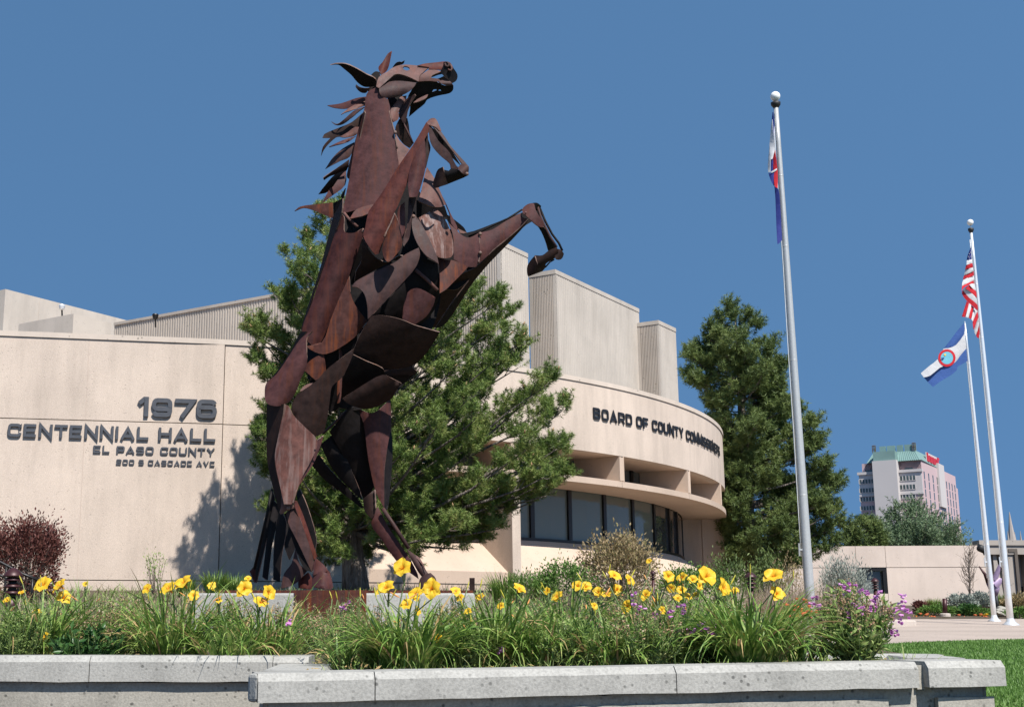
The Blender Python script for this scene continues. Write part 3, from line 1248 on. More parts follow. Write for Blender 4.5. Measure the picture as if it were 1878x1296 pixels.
HM['edge'] = rust_mat('bare_edge_highlight_steel', (.15, .095, .075), (.2, .09, .05), .4, spec=.3, seed=19)  # bare plate rims, edge highlights painted in as a lighter colour
ZT = {1: (600, 80, 7.223), 2: (540, 180, 5.635), 3: (660, 200, 5.4), 4: (620, 360, 5.4), 5: (800, 350, 7.2),
      6: (530, 360, 4.983), 7: (470, 580, 5.4), 8: (600, 560, 5.892), 9: (450, 760, 3.811), 10: (570, 720, 3.503), 0: (0, 0, 1.0)}


def zp(z, pts):
    ox, oy, s = ZT[z]
    return [(ox + u / s, oy + v / s) for u, v in pts]


def curve_outline(P, sub=3, corner=58):
    n = len(P)
    P = [np.array(p, float) for p in P]
    cr = []
    for i in range(n):
        a, b = P[i] - P[i - 1], P[(i + 1) % n] - P[i]
        ca = np.dot(a, b) / max(1e-9, np.linalg.norm(a) * np.linalg.norm(b))
        cr.append(math.degrees(math.acos(max(-1, min(1, ca)))) > corner)
    out = []
    for i in range(n):
        j = (i + 1) % n
        p0, p1 = P[i], P[j]
        dl = np.linalg.norm(p1 - p0)
        def tan(k):
            t = P[(k + 1) % n] - P[k - 1]
            l_ = np.linalg.norm(t)
            return t / l_ * dl if l_ > 1e-6 else t
        m0 = (p1 - p0) if cr[i] else tan(i)
        m1 = (p1 - p0) if cr[j] else tan(j)
        for q in range(sub):
            t = q / sub
            h00, h10, h01, h11 = 2 * t**3 - 3 * t**2 + 1, t**3 - 2 * t**2 + t, -2 * t**3 + 3 * t**2, t**3 - t**2
            out.append(h00 * p0 + h10 * m0 + h01 * p1 + h11 * m1)
    return out


def inside(p, poly):
    x, y = p
    c = False
    n = len(poly)
    j = n - 1
    for i in range(n):
        xi, yi = poly[i][0], poly[i][1]
        xj, yj = poly[j][0], poly[j][1]
        if (yi > y) != (yj > y) and x < (xj - xi) * (y - yi) / (yj - yi + 1e-12) + xi:
            c = not c
        j = i
    return c


_JIT = random.Random(11)


def plate(root, name, z, pts, d, gx=0.0, gy=0.0, bulge=0.0, axis=90, mat='red', th=.016, hole=None, far=False, lab=None, sub=3, parent=None, curl=0.0, at=None):
    """one bent steel plate. d, gx, gy: how far it stands out towards the street and how that leans (m per m to the right / downwards);
    bulge: rise of the bent sheet along a line at angle axis (degrees from horizontal); curl adds a slight warp at the ends"""
    HYo = at or HY
    HPX_ = HYo / FPX
    P = curve_outline(zp(z, pts), sub)
    Pn = np.array(P)
    c = Pn.mean(0)
    ax = np.array([math.cos(R(axis)), -math.sin(R(axis))])
    pr = np.array([-ax[1], ax[0]])
    tt = (Pn - c) @ pr
    w2 = (tt.max() - tt.min()) / 2 or 1
    t0 = (tt.max() + tt.min()) / 2
    ss = (Pn - c) @ ax
    l2 = (ss.max() - ss.min()) / 2 or 1
    holes = [zp(z, h) for h in (hole or [])]
    ext = max(Pn.max(0) - Pn.min(0))
    stp = max(3.0, min(9.0, ext / 9))
    inner = []
    y = Pn[:, 1].min() + stp * .5
    while y < Pn[:, 1].max():
        x = Pn[:, 0].min() + stp * .5
        while x < Pn[:, 0].max():
            if inside((x, y), P):
                inner.append(Vector((x, y)))
            x += stp
        y += stp
    vv = [Vector(p) for p in P]
    m = len(vv)
    ed = [(i, (i + 1) % m) for i in range(m)]
    for h in holes:
        b0 = len(vv)
        vv += [Vector(p) for p in h]
        ed += [(b0 + i, b0 + (i + 1) % len(h)) for i in range(len(h))]
    V2d, E2, F2, *_ = delaunay_2d_cdt(vv + inner, ed, [], 0, 1e-4)
    tri = []
    for f in F2:
        cc = sum((V2d[i] for i in f), Vector((0, 0))) / len(f)
        if inside(cc, P) and not any(inside(cc, h) for h in holes):
            tri.append(tuple(f))
    used = sorted({i for f in tri for i in f})
    if not used:
        return None
    rm = {k: i for i, k in enumerate(used)}
    W = []
    for k in used:
        q = np.array([V2d[k].x, V2d[k].y])
        dx, dy = (q - c) * HPX_
        t = ((q - c) @ pr - t0) / w2
        s_ = ((q - c) @ ax) / l2
        dep = d + gx * dx + gy * dy + bulge * (1 - t * t) + curl * (s_ * s_ - .3)
        if far:
            dep = -dep
        W.append(atY(q[0], q[1], HYo - dep))
    W = np.array(W)
    tri = [tuple(rm[i] for i in f) for f in tri]
    # orient towards the street (near plates) and thicken
    n = len(W)
    N = np.zeros((n, 3))
    tri2 = []
    for f in tri:
        a, b_, cc = W[f[0]], W[f[1]], W[f[2]]
        nn = np.cross(b_ - a, cc - a)
        if (nn[1] > 0) != far:
            f = f[::-1]
            nn = -nn
        for i in f:
            N[i] += nn
        tri2.append(f)
    N /= np.maximum(1e-9, np.linalg.norm(N, axis=1))[:, None]
    V = np.vstack([W, W - N * th])
    Fc = [f for f in tri2] + [tuple(i + n for i in reversed(f)) for f in tri2]
    cnt = {}
    for f in tri2:
        for i in range(3):
            a, b_ = f[i], f[(i + 1) % 3]
            cnt[(a, b_)] = 1
    for (a, b_) in list(cnt):
        if (b_, a) not in cnt:
            Fc.append((b_, a, a + n, b_ + n))
    if isinstance(mat, str):
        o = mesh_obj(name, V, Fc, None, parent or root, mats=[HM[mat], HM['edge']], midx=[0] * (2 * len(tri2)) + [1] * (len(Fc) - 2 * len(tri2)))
    else:
        o = mesh_obj(name, V, Fc, mat, parent or root)
    # smooth along the bent sheet, sharp at the cut edges
    nt_ = len(tri2) * 2
    sm = np.zeros(len(Fc), dtype=bool)
    sm[:nt_] = True
    o.data.polygons.foreach_set('use_smooth', sm)
    eds = o.data.edges
    rim = set()
    for (a, b_) in cnt:
        if (b_, a) not in cnt:
            rim.add((min(a, b_), max(a, b_)))
            rim.add((min(a, b_) + n, max(a, b_) + n))
    for e_ in eds:
        k = tuple(sorted(e_.vertices))
        if k in rim:
            e_.use_edge_sharp = True
    if lab:
        o['label'] = lab
    return o


def rod(root, name, z, pts, d, r_, mat='grey', seg=8):
    ds = d if hasattr(d, '__len__') else [d] * len(pts)
    mb = MB()
    mb.tube([atY(x, y, HY - dd) for (x, y), dd in zip(zp(z, pts), ds)], r_, seg)
    return mb.build(name, HM[mat], root, True)


hb = atY(640, 1084, HY)
horse = thing('horse_sculpture', 'tall rearing horse sculpture welded from curved rusty brown steel plates', 'sculpture', hb)
H = horse
P_ = lambda *a, **k: plate(H, *a, **k)

# --- far side, and black sheets standing in for shade inside the hollow body
P_('gap_shade_plate', 0, [(655, 400), (720, 380), (780, 400), (806, 450), (806, 560), (775, 640), (728, 720), (650, 752), (580, 720), (560, 650), (615, 470)], -.05, 0, 0, .05, 70, 'black')
P_('gap_shade_plate', 0, [(650, 340), (735, 300), (800, 400), (830, 470), (800, 560), (700, 560), (630, 500)], -.30, 0, 0, -.1, 70, 'black')
# far flank closing the body
P_('flank_plate', 6, [(480, 160), (665, 300), (640, 470), (550, 720), (460, 920), (380, 1130), (310, 1296), (120, 1225), (200, 1000), (300, 700), (400, 400)], .5, 0, 0, .08, 70, 'red', far=True)
P_('rib_plate', 0, [(640, 506), (673, 587), (657, 611), (629, 634), (598, 648), (577, 645), (564, 635), (606, 587), (620, 552)], .5, 0, 0, .08, 65, 'red', far=True)
P_('rump_plate', 7, [(550, 150), (495, 300), (500, 480), (440, 620), (400, 730), (340, 830), (270, 875), (180, 885), (100, 850), (85, 760), (100, 660), (200, 570), (330, 380), (430, 230)], .5, 0, 0, .1, 55, 'red', far=True)
P_('belly_plate', 8, [(495, 110), (940, 210), (1090, 255), (1050, 500), (930, 620), (620, 660), (450, 630), (290, 490), (360, 310)], .35, 0, -.4, .1, 20, 'dark', far=True)
P_('neck_plate', 0, [(674, 178), (689, 166), (702, 180), (712, 186), (719, 226), (728, 304), (715, 345), (690, 372), (653, 383), (629, 389), (642, 325), (654, 254), (669, 202)], .22, 0, 0, .05, 75, 'mid', far=True)
P_('shoulder_plate', 4, [(800, 210), (960, 120), (1080, 270), (1140, 470), (1110, 600), (1000, 640), (900, 560)], .3, 0, 0, .1, 60, 'mid', far=True)

# --- head
P_('far_ear', 1, [(870, 310), (915, 255), (960, 240), (985, 245), (1028, 222), (1012, 268), (955, 290), (865, 325)], -.22, 0, -.5, 0, 90, 'black')
P_('head_shade_plate', 1, [(700, 430), (860, 390), (1000, 392), (1100, 430), (1230, 400), (1225, 505), (1000, 560), (720, 570)], .02, 0, -.5, 0, 0, 'black')  # black sheet painted in for the shade under the cheek
P_('poll_shade_plate', 1, [(585, 410), (640, 370), (700, 380), (700, 470), (690, 610), (560, 640), (520, 600), (600, 560)], .02, 0, 0, 0, 0, 'black')  # black fill for the shaded gap by the ear
P_('throat_shade_plate', 1, [(640, 560), (800, 640), (1000, 680), (960, 760), (880, 850), (850, 1010), (815, 900), (800, 720), (690, 700)], .0, 0, 0, 0, 0, 'black')  # shade between jaw and neck, put in as a black sheet
P_('ear', 1, [(120, 268), (250, 272), (400, 338), (520, 408), (640, 470), (652, 560), (560, 578), (480, 570), (400, 515), (320, 420), (220, 335), (150, 285), (40, 287), (80, 277)], .2, .2, -1.2, .0, 150, 'black')
P_('mane_lock', 1, [(385, 540), (430, 575), (520, 590), (625, 570), (550, 612), (515, 655), (450, 650), (402, 612), (376, 570)], .22, 0, -.5, .02, 0, 'dark')
P_('ear', 1, [(860, 100), (842, 190), (818, 300), (785, 370), (722, 412), (690, 365), (680, 312), (735, 245), (782, 165), (820, 122)], .14, -.3, .1, .05, 70, 'red')
P_('face_plate', 1, [(650, 570), (685, 445), (800, 372), (870, 320), (950, 290), (1050, 280), (1150, 288), (1250, 300), (1350, 310), (1285, 370), (1228, 425), (1210, 503), (1100, 450), (980, 408), (900, 408), (850, 445), (745, 540), (690, 592)], .21, -.12, .45, .03, 0, 'pale',
   hole=[[(1000, 318), (1025, 300), (1065, 305), (1095, 325), (1090, 352), (1050, 360), (1015, 345)]])
P_('jaw_plate', 1, [(690, 600), (740, 540), (860, 500), (1000, 497), (1180, 520), (1150, 572), (1080, 640), (985, 690), (880, 715), (740, 710), (700, 665)], .25, -.1, .12, .05, 10, 'grey')
P_('nose_plate', 1, [(1195, 292), (1300, 265), (1450, 250), (1560, 238), (1635, 258), (1690, 370), (1530, 352), (1340, 342), (1350, 312), (1250, 298)], .13, -.1, .3, .03, 0, 'red')
P_('muzzle_plate', 1, [(1540, 246), (1610, 258), (1690, 350), (1727, 420), (1712, 490), (1660, 527), (1605, 482), (1548, 432), (1505, 385), (1510, 350), (1535, 300)], .16, -.5, -.3, .06, 80, 'black')
rod(H, 'nostril_ring', 1, [(1560, 255), (1590, 250), (1615, 275), (1600, 310), (1570, 300), (1560, 262)], .24, .014, 'grey', 6)
rod(H, 'nostril_ring', 1, [(1610, 300), (1640, 290), (1652, 330), (1640, 360), (1600, 345)], .24, .014, 'pale', 6)
P_('cheek_plate', 1, [(1205, 505), (1235, 425), (1290, 385), (1350, 348), (1440, 350), (1512, 372), (1395, 420), (1375, 455), (1475, 470), (1510, 500), (1440, 505), (1350, 495)], .18, -.1, .25, .02, 0, 'pale')
P_('mouth_shade_plate', 1, [(1368, 440), (1395, 405), (1500, 362), (1560, 370), (1556, 400), (1470, 418), (1385, 448)], .12, 0, -.4, 0, 0, 'black')  # dark of the open mouth, put in as black sheets
P_('mouth_shade_plate', 1, [(1385, 474), (1475, 462), (1548, 430), (1612, 478), (1500, 506)], .10, 0, -.4, 0, 0, 'black')
P_('lip_plate', 1, [(1475, 495), (1590, 475), (1645, 515), (1668, 552), (1595, 562), (1520, 535)], .17, -.2, .2, .03, 0, 'grey')
P_('throat_plate', 1, [(1150, 560), (1205, 508), (1350, 497), (1450, 508), (1560, 562), (1672, 550), (1668, 615), (1620, 660), (1480, 690), (1330, 742), (1290, 800), (1180, 890), (1085, 972), (1100, 830), (1062, 800), (1075, 700), (1110, 640)], .06, -.1, -.8, .02, 0, 'black',
   hole=[[(1390, 640), (1410, 610), (1450, 608), (1450, 625), (1400, 645)], [(1470, 618), (1500, 610), (1512, 632), (1485, 632)]])
P_('throat_strip', 1, [(1140, 785), (1200, 735), (1340, 668), (1312, 720), (1210, 768)], .12, 0, .3, 0, 0, 'pale')
P_('throat_plate', 1, [(840, 885), (900, 790), (975, 705), (1052, 690), (1042, 740), (952, 880), (945, 1000), (882, 1042), (860, 1000)], .15, -.6, .25, .03, 60, 'pale')
P_('throat_plate', 1, [(1040, 742), (1160, 668), (1172, 690), (1105, 790), (1065, 900), (1040, 1045), (1012, 1062), (948, 900)], .10, .5, -.1, .04, 60, 'grey')
P_('throat_plate', 3, [(355, 212), (392, 105), (410, 95), (470, 90), (485, 160), (495, 240), (527, 335), (495, 388), (430, 340)], -.06, -.8, -.5, .03, 60, 'dark')
rod(H, 'edge_strip', 3, [(385, 50), (440, 160), (480, 240), (526, 342)], .02, .014, 'grey', 6)
P_('chest_plate', 3, [(345, 220), (395, 315), (492, 402), (440, 480), (386, 572), (370, 440), (350, 300)], .12, -.45, .5, .02, 50, 'pale')

# --- neck and mane
P_('neck_edge_plate', 2, [(718, 130), (728, 155), (690, 330), (640, 560), (572, 842), (545, 820), (545, 770), (600, 540), (650, 360)], .22, 1.6, 0, 0, 75, 'orange')
locks = [
    ([(340, 75), (480, 55), (640, 0), (745, -15), (735, 25), (560, 108), (420, 100)], 'mid', .3),
    ([(742, 12), (735, 78), (640, 112), (540, 142), (480, 170), (560, 105), (660, 50)], 'pale', .6),
    ([(722, 92), (640, 155), (560, 232), (490, 276), (430, 281), (378, 240), (440, 268), (500, 230), (600, 142), (650, 115)], 'grey', .1),
    ([(715, 142), (668, 305), (545, 398), (470, 400), (430, 408), (345, 485), (300, 545), (277, 600), (298, 500), (372, 412), (290, 410), (312, 370), (450, 310), (590, 250)], 'dark', -.2),
    ([(668, 298), (638, 382), (540, 408), (470, 398), (555, 350), (620, 302)], 'pale', .4),
    ([(637, 395), (560, 452), (430, 482), (358, 502), (460, 452), (560, 415)], 'mid', .5),
    ([(618, 455), (572, 605), (470, 652), (318, 732), (400, 610), (500, 520)], 'grey', .35),
    ([(568, 630), (542, 742), (420, 792), (370, 808), (305, 850), (298, 825), (400, 750), (500, 680)], 'dark', -.6),
    ([(540, 742), (500, 772), (350, 967), (245, 996), (350, 860), (420, 790)], 'black', -.8),
    ([(534, 748), (526, 895), (400, 1002), (285, 1088), (350, 962), (420, 850), (490, 780)], 'mid', .15),
    ([(0, 1166), (60, 1120), (230, 1096), (395, 1078), (402, 1245), (300, 1202), (180, 1152), (90, 1132)], 'orange', .1),
]
for k, (pts_, mt, gy) in enumerate(locks):
    P_('mane_lock', 2, pts_, .10 + .05 * (k % 3), .25 * (-1) ** k, gy, .03, 25, mt, th=.012)
P_('mane_lock', 2, [(490, 1040), (400, 1085), (402, 1240), (440, 1190), (500, 1040), (525, 930), (480, 1010)], .04, .6, -.3, 0, 60, 'black')
P_('neck_plate', 0, [(672, 174), (678, 166), (689, 161), (702, 178), (712, 183), (719, 224), (727, 275), (731, 306), (715, 345), (690, 373), (653, 385), (627, 391.5), (641, 325), (653, 254), (668, 200)], .27, -.02, .06, .06, 78, 'mid', sub=3)
P_('collar_plate', 2, [(570, 1247), (640, 1150), (822, 1093), (765, 1192)], .5, -.1, .45, 0, 0, 'red')
rod(H, 'brace_rod', 2, [(515, 1190), (562, 1250), (650, 1330)], [.38, .46, .5], .018, 'pale')

# --- back and flank
P_('back_plate', 6, [(490, 20), (480, 150), (420, 335), (340, 565), (230, 865), (150, 1135), (108, 1218), (160, 1040), (240, 800), (300, 600), (390, 235), (400, 190), (455, 90)], .22, 2.2, 0, 0, 70, 'dark')
P_('flank_plate', 6, [(480, 160), (503, 190), (500, 300), (520, 332), (600, 332), (665, 298), (682, 322), (640, 470), (550, 722), (460, 922), (380, 1132), (310, 1300), (250, 1390), (180, 1330), (118, 1228), (200, 1000), (300, 700), (400, 400)], .52, .08, .05, .10, 68, 'deep')
P_('flank_edge_plate', 6, [(500, 190), (560, 250), (600, 332), (520, 332), (500, 290)], .44, -.3, 0, 0, 60, 'black')
P_('rib_plate', 0, [(640.4, 506), (644, 541), (654, 563), (673.5, 588), (657, 612), (629, 634), (598, 649), (577, 645), (562, 634), (590, 628), (606, 587), (620, 552)], .62, -.1, -.08, .09, 62, 'orange')
P_('rump_strip', 7, [(500, 300), (580, 275), (700, 245), (680, 370), (600, 358), (540, 330)], .66, 0, .1, .02, 0, 'orange')
# --- dark body behind the shoulder
P_('body_plate', 4, [(240, 408), (340, 572), (440, 642), (500, 650), (600, 590), (645, 590), (400, 712), (165, 845), (180, 740), (230, 640)], .48, -.1, -.55, .06, 30, 'dark')
P_('body_plate', 4, [(120, 700), (200, 500), (240, 420), (235, 620), (170, 850), (130, 880)], .42, 0, -.4, 0, 70, 'black')
P_('rib_blade', 4, [(800, 508), (812, 580), (770, 700), (660, 832), (500, 1002), (350, 1162), (298, 1215), (290, 1080), (260, 965), (200, 905), (138, 892), (170, 848), (300, 772), (480, 692), (580, 642), (640, 592), (720, 545)], .72, -.05, .12, .07, 42, 'grey')
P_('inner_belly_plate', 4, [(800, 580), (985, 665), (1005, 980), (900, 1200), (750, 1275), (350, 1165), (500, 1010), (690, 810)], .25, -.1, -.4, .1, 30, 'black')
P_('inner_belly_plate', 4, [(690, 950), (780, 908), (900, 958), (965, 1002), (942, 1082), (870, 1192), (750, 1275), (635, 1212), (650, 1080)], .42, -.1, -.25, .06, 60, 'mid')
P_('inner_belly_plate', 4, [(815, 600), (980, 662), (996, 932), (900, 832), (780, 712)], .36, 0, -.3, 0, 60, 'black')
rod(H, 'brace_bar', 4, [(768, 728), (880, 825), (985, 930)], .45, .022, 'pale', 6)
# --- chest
P_('gap_shade_plate', 3, [(560, 900), (700, 955), (840, 960), (880, 1090), (760, 1100), (650, 1060), (560, 1080)], .10, 0, -.3, 0, 0, 'black')  # shade of the chest gap as a black sheet
P_('chest_plate', 3, [(665, 575), (740, 690), (790, 800), (852, 945), (800, 970), (720, 966), (640, 938), (578, 908), (610, 800), (640, 660)], .38, -.5, .42, .08, 70, 'pale')
P_('chest_plate', 4, [(960, 120), (1020, 168), (1080, 270), (1122, 380), (1142, 470), (1142, 560), (1110, 606), (1000, 604), (960, 562), (920, 470), (868, 370), (800, 212)], .45, -.5, .3, .08, 60, 'mottle')
P_('chest_strip', 4, [(738, 215), (760, 180), (830, 280), (922, 462), (982, 602), (1003, 705), (990, 662), (880, 592), (800, 492), (750, 382), (730, 275)], .60, -.3, .2, .03, 55, 'grey')
# --- near foreleg
P_('forearm_strip', 4, [(700, 15), (790, 0), (742, 150), (722, 300), (702, 420), (650, 492), (638, 445), (680, 320), (695, 150)], .70, -.2, -.1, .04, 80, 'dark')
P_('forearm_strip', 4, [(698, 25), (735, 130), (720, 300), (702, 420), (650, 492), (638, 445), (680, 320)], .74, -.2, 0, .04, 80, 'grey')
P_('forearm_strip', 4, [(600, 112), (660, 55), (664, 330), (632, 405), (612, 300), (588, 200)], .78, -.2, 0, .03, 80, 'mid')
P_('forearm_plate', 0, [(782, 224), (788, 235), (779.5, 254), (764, 278), (752.6, 309), (749, 330), (739.6, 354), (728.5, 380), (723, 390), (710.7, 421), (701.5, 447), (696, 464), (688.5, 467), (681, 458), (666.5, 434), (670, 415), (675, 391), (677, 386), (700.5, 353.5), (730, 305.5), (758, 265)], .85, -.05, -.02, .08, 62, 'red')
P_('forearm_blade', 4, [(562, 165), (592, 240), (607, 330), (634, 440), (625, 508), (555, 602), (510, 645), (480, 642), (450, 592), (438, 520), (460, 420), (510, 290)], .93, -.05, .05, .07, 75, 'orange')
P_('forearm_blade', 3, [(640, 300), (652, 420), (652, 570), (612, 740), (570, 868), (490, 872), (476, 760), (488, 620), (520, 510), (580, 390)], .92, -.1, .02, .06, 75, 'mid')
P_('forearm_strip', 3, [(662, 222), (676, 300), (700, 380), (682, 470), (655, 585), (645, 430), (640, 262)], .84, -.2, 0, .03, 85, 'dark')
P_('gap_shade_plate', 3, [(690, 160), (712, 180), (760, 220), (900, 400), (1010, 575), (900, 470), (760, 330)], .66, 0, -.4, 0, 40, 'black')  # shaded inside of the folded leg, painted black
P_('cannon_strip', 3, [(720, 165), (800, 218), (905, 372), (1055, 540), (1030, 565), (960, 470), (860, 342), (790, 252)], .70, -.3, .3, .02, 45, 'grey')
P_('cannon_plate', 3, [(678, 160), (702, 180), (780, 318), (885, 425), (955, 560), (1005, 592), (960, 602), (902, 585), (890, 540), (800, 462), (722, 372), (690, 292)], .82, -.1, -.15, .05, 45, 'grey')
P_('knee_plate', 3, [(660, 132), (700, 95), (745, 93), (772, 130), (808, 218), (788, 215), (750, 178), (680, 156)], .84, -.3, .5, .05, 60, 'pale')
P_('pastern_plate', 3, [(828, 600), (880, 612), (905, 585), (965, 600), (1072, 640), (1060, 664), (950, 712), (868, 745), (850, 700)], .74, 0, -.6, .05, 20, 'black')
P_('fetlock_plate', 3, [(968, 582), (1010, 545), (1060, 548), (1080, 580), (1072, 645), (1040, 652), (982, 602)], .80, -.2, .1, .05, 45, 'grey')
P_('hoof', 3, [(820, 573), (838, 640), (872, 745), (800, 768), (733, 782), (724, 740), (742, 675), (772, 600)], .80, .1, -.35, .10, 75, 'dark')

# --- far foreleg
P_('gap_shade_plate', 0, [(825, 420), (850, 428), (905, 410), (962, 388), (985, 380), (990, 400), (965, 412), (930, 446), (880, 492), (840, 530), (815, 530), (812, 480)], -.02, 0, 0, 0, 30, 'black')  # black backing so the arm gaps read as shade
P_('collar_plate', 5, [(110, 298), (180, 335), (250, 388), (360, 478), (405, 552), (300, 520), (170, 430)], -.25, 0, -.3, 0, 40, 'black')
P_('collar_strip', 5, [(50, 10), (130, 165), (190, 300), (272, 460), (284, 535), (200, 432), (178, 292)], .02, -.6, .2, 0, 60, 'mid')
P_('collar_strip', 5, [(285, 495), (380, 540), (475, 572), (430, 612), (340, 585)], -.1, 0, .4, 0, 0, 'pale')
P_('arm_under_plate', 0, [(969.5, 402), (964, 412), (932, 447), (897, 483), (867, 519), (850, 545), (822, 588), (806, 600), (787, 600), (793, 585), (806, 540), (830, 512), (846, 503), (875, 489), (903, 461), (931, 438), (955, 417)], .02, -.4, -1.3, .0, 50, 'dark')
P_('arm_under_plate', 0, [(852, 530), (822, 588), (808, 600), (800, 600), (826, 560), (860, 515)], .0, -.6, -1.2, .0, 50, 'black')
P_('shoulder_plate', 5, [(20, 890), (40, 868), (120, 908), (230, 918), (425, 998), (330, 1102), (200, 1232), (130, 1300), (46, 1350), (46, 1100)], .36, -.25, .2, .05, 70, 'orange')
P_('arm_plate', 5, [(160, 418), (280, 530), (350, 590), (440, 617), (562, 555), (570, 700), (568, 900), (530, 1002), (430, 1002), (230, 905), (232, 700), (215, 560)], .26, -.2, .1, .06, 30, 'mid')
P_('arm_plate', 5, [(568, 555), (740, 510), (930, 392), (1122, 288), (1142, 350), (1222, 372), (1100, 502), (932, 640), (742, 802), (558, 965), (566, 900), (572, 700)], .20, -.12, .06, .05, 35, 'mid')
rod(H, 'arm_rod', 5, [(430, 602), (600, 532), (780, 440), (950, 365), (1135, 248)], [.0, .05, .05, .05, .05], .012, 'black')
P_('cannon_plate', 5, [(1230, 380), (1340, 462), (1422, 480), (1500, 600), (1602, 742), (1480, 792), (1440, 662), (1350, 482)], .05, -.1, -.7, .05, 60, 'black')
P_('knee_plate', 5, [(1138, 240), (1198, 182), (1260, 163), (1292, 170), (1322, 272), (1382, 362), (1422, 452), (1402, 482), (1340, 462), (1212, 352), (1170, 312), (1148, 300)], .22, -.15, .1, .05, 60, 'mid')
rod(H, 'knee_bolt', 5, [(1172, 287), (1190, 292)], .29, .016, 'pale')
P_('knee_cap', 5, [(1262, 163), (1330, 158), (1387, 200), (1372, 242), (1342, 255), (1318, 262), (1292, 182)], .10, -.3, -.4, .05, 60, 'black')
rod(H, 'tendon_rod', 5, [(1335, 195), (1380, 350), (1420, 440), (1500, 602), (1590, 745)], .12, .016, 'grey')
rod(H, 'tendon_rod', 5, [(1372, 235), (1440, 400), (1530, 570), (1620, 690), (1665, 790)], .05, .014, 'black')
P_('fetlock_plate', 5, [(1588, 762), (1650, 780), (1687, 830), (1662, 892), (1610, 912), (1570, 885), (1558, 800)], .12, -.1, -.1, .06, 60, 'dark')
P_('pastern_plate', 5, [(1480, 792), (1592, 740), (1612, 832), (1560, 892), (1450, 962), (1442, 1012), (1402, 1062), (1320, 1002), (1288, 900), (1300, 850), (1400, 850)], .08, 0, -.5, .07, 30, 'dark')
P_('hoof', 5, [(1300, 858), (1332, 950), (1402, 1062), (1215, 1132), (1200, 1092), (1204, 990), (1260, 900)], .14, .1, -.6, .08, 60, 'dark')
rod(H, 'tendon_rod', 5, [(1560, 905), (1500, 940), (1440, 1010)], .06, .009, 'black', 6)

# --- belly
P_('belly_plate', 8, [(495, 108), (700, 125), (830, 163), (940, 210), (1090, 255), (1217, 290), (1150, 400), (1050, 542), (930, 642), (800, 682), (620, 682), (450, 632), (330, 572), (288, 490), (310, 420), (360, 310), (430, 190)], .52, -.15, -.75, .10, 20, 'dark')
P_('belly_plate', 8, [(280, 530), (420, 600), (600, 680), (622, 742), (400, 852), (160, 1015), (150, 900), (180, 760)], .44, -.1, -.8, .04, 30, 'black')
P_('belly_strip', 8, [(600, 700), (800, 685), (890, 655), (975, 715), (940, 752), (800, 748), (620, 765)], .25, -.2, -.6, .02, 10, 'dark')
P_('gap_shade_plate', 8, [(640, 745), (950, 740), (820, 850), (700, 800)], .05, 0, -.6, 0, 0, 'black')  # belly gap filled black in place of shade
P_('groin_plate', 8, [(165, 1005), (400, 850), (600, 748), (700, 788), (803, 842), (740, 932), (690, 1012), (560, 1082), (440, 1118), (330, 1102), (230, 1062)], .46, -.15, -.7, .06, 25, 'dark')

# --- near hind quarter
P_('gap_shade_plate', 7, [(660, 360), (1000, 180), (980, 420), (850, 700), (820, 900), (720, 960), (640, 700), (520, 640)], .40, 0, -.4, 0, 60, 'black')  # black sheet for the shaded recess behind the hip
P_('hip_plate', 7, [(670, 372), (688, 540), (640, 600), (590, 632), (472, 532), (500, 470), (590, 400)], .64, -.1, -.05, .04, 70, 'orange')
P_('hip_strut', 7, [(815, 308), (852, 308), (850, 620), (832, 842), (800, 862), (802, 680), (828, 420)], .52, -.2, 0, .02, 90, 'orange')
P_('rump_edge_plate', 7, [(440, 160), (500, 150), (430, 240), (330, 385), (200, 575), (110, 650), (190, 560), (330, 360)], .62, .9, 0, 0, 55, 'black')
P_('rump_plate', 7, [(552, 148), (500, 208), (494, 300), (502, 480), (440, 622), (400, 732), (340, 832), (270, 877), (180, 887), (100, 852), (83, 760), (100, 660), (200, 572), (330, 382), (430, 232), (500, 175)], .74, .12, .02, .12, 55, 'mid')
P_('hip_plate', 7, [(972, 316), (950, 400), (852, 602), (752, 692), (732, 802), (712, 952), (692, 1062), (662, 1152), (570, 1198), (350, 942), (398, 780), (440, 745), (580, 650), (700, 522), (832, 420)], .72, -.12, -.22, .07, 60, 'dark')
P_('hip_edge', 7, [(430, 740), (470, 690), (522, 665), (560, 660), (520, 700), (460, 735)], .70, 0, .4, 0, 0, 'pale')
P_('thigh_back_plate', 9, [(150, -75), (200, -70), (270, -75), (262, 0), (232, 130), (210, 280), (242, 480), (257, 642), (240, 692), (190, 502), (150, 300)], .70, 1.0, -.1, .0, 85, 'dark')
P_('thigh_plate', 9, [(262, -10), (270, -75), (300, -60), (332, 0), (420, 90), (502, 182), (470, 300), (390, 452), (335, 625), (270, 625), (240, 490), (215, 380), (206, 280), (230, 150)], .80, -.1, .08, .09, 80, 'thigh')
P_('thigh_edge_plate', 9, [(502, 182), (548, 148), (482, 332), (372, 502), (336, 615), (390, 452), (470, 300)], .76, -1.2, 0, 0, 70, 'mid')
P_('hock_plate', 9, [(250, 560), (264, 602), (272, 630), (325, 625), (345, 650), (292, 672), (252, 695), (240, 690), (248, 640)], .80, 0, .2, .04, 20, 'pale')
P_('gap_shade_plate', 9, [(272, 690), (300, 690), (400, 900), (470, 1100), (410, 1075), (330, 880)], .62, 0, 0, 0, 70, 'black')  # black fill for the shaded gap along the cannon
P_('cannon_strip', 9, [(345, 600), (360, 600), (405, 702), (503, 992), (480, 1012), (420, 832), (345, 640)], .76, -.6, 0, .02, 70, 'red')
P_('cannon_plate', 9, [(282, 682), (352, 640), (420, 832), (482, 1040), (466, 1102), (372, 902), (302, 762)], .78, -.05, .03, .04, 70, 'grey')
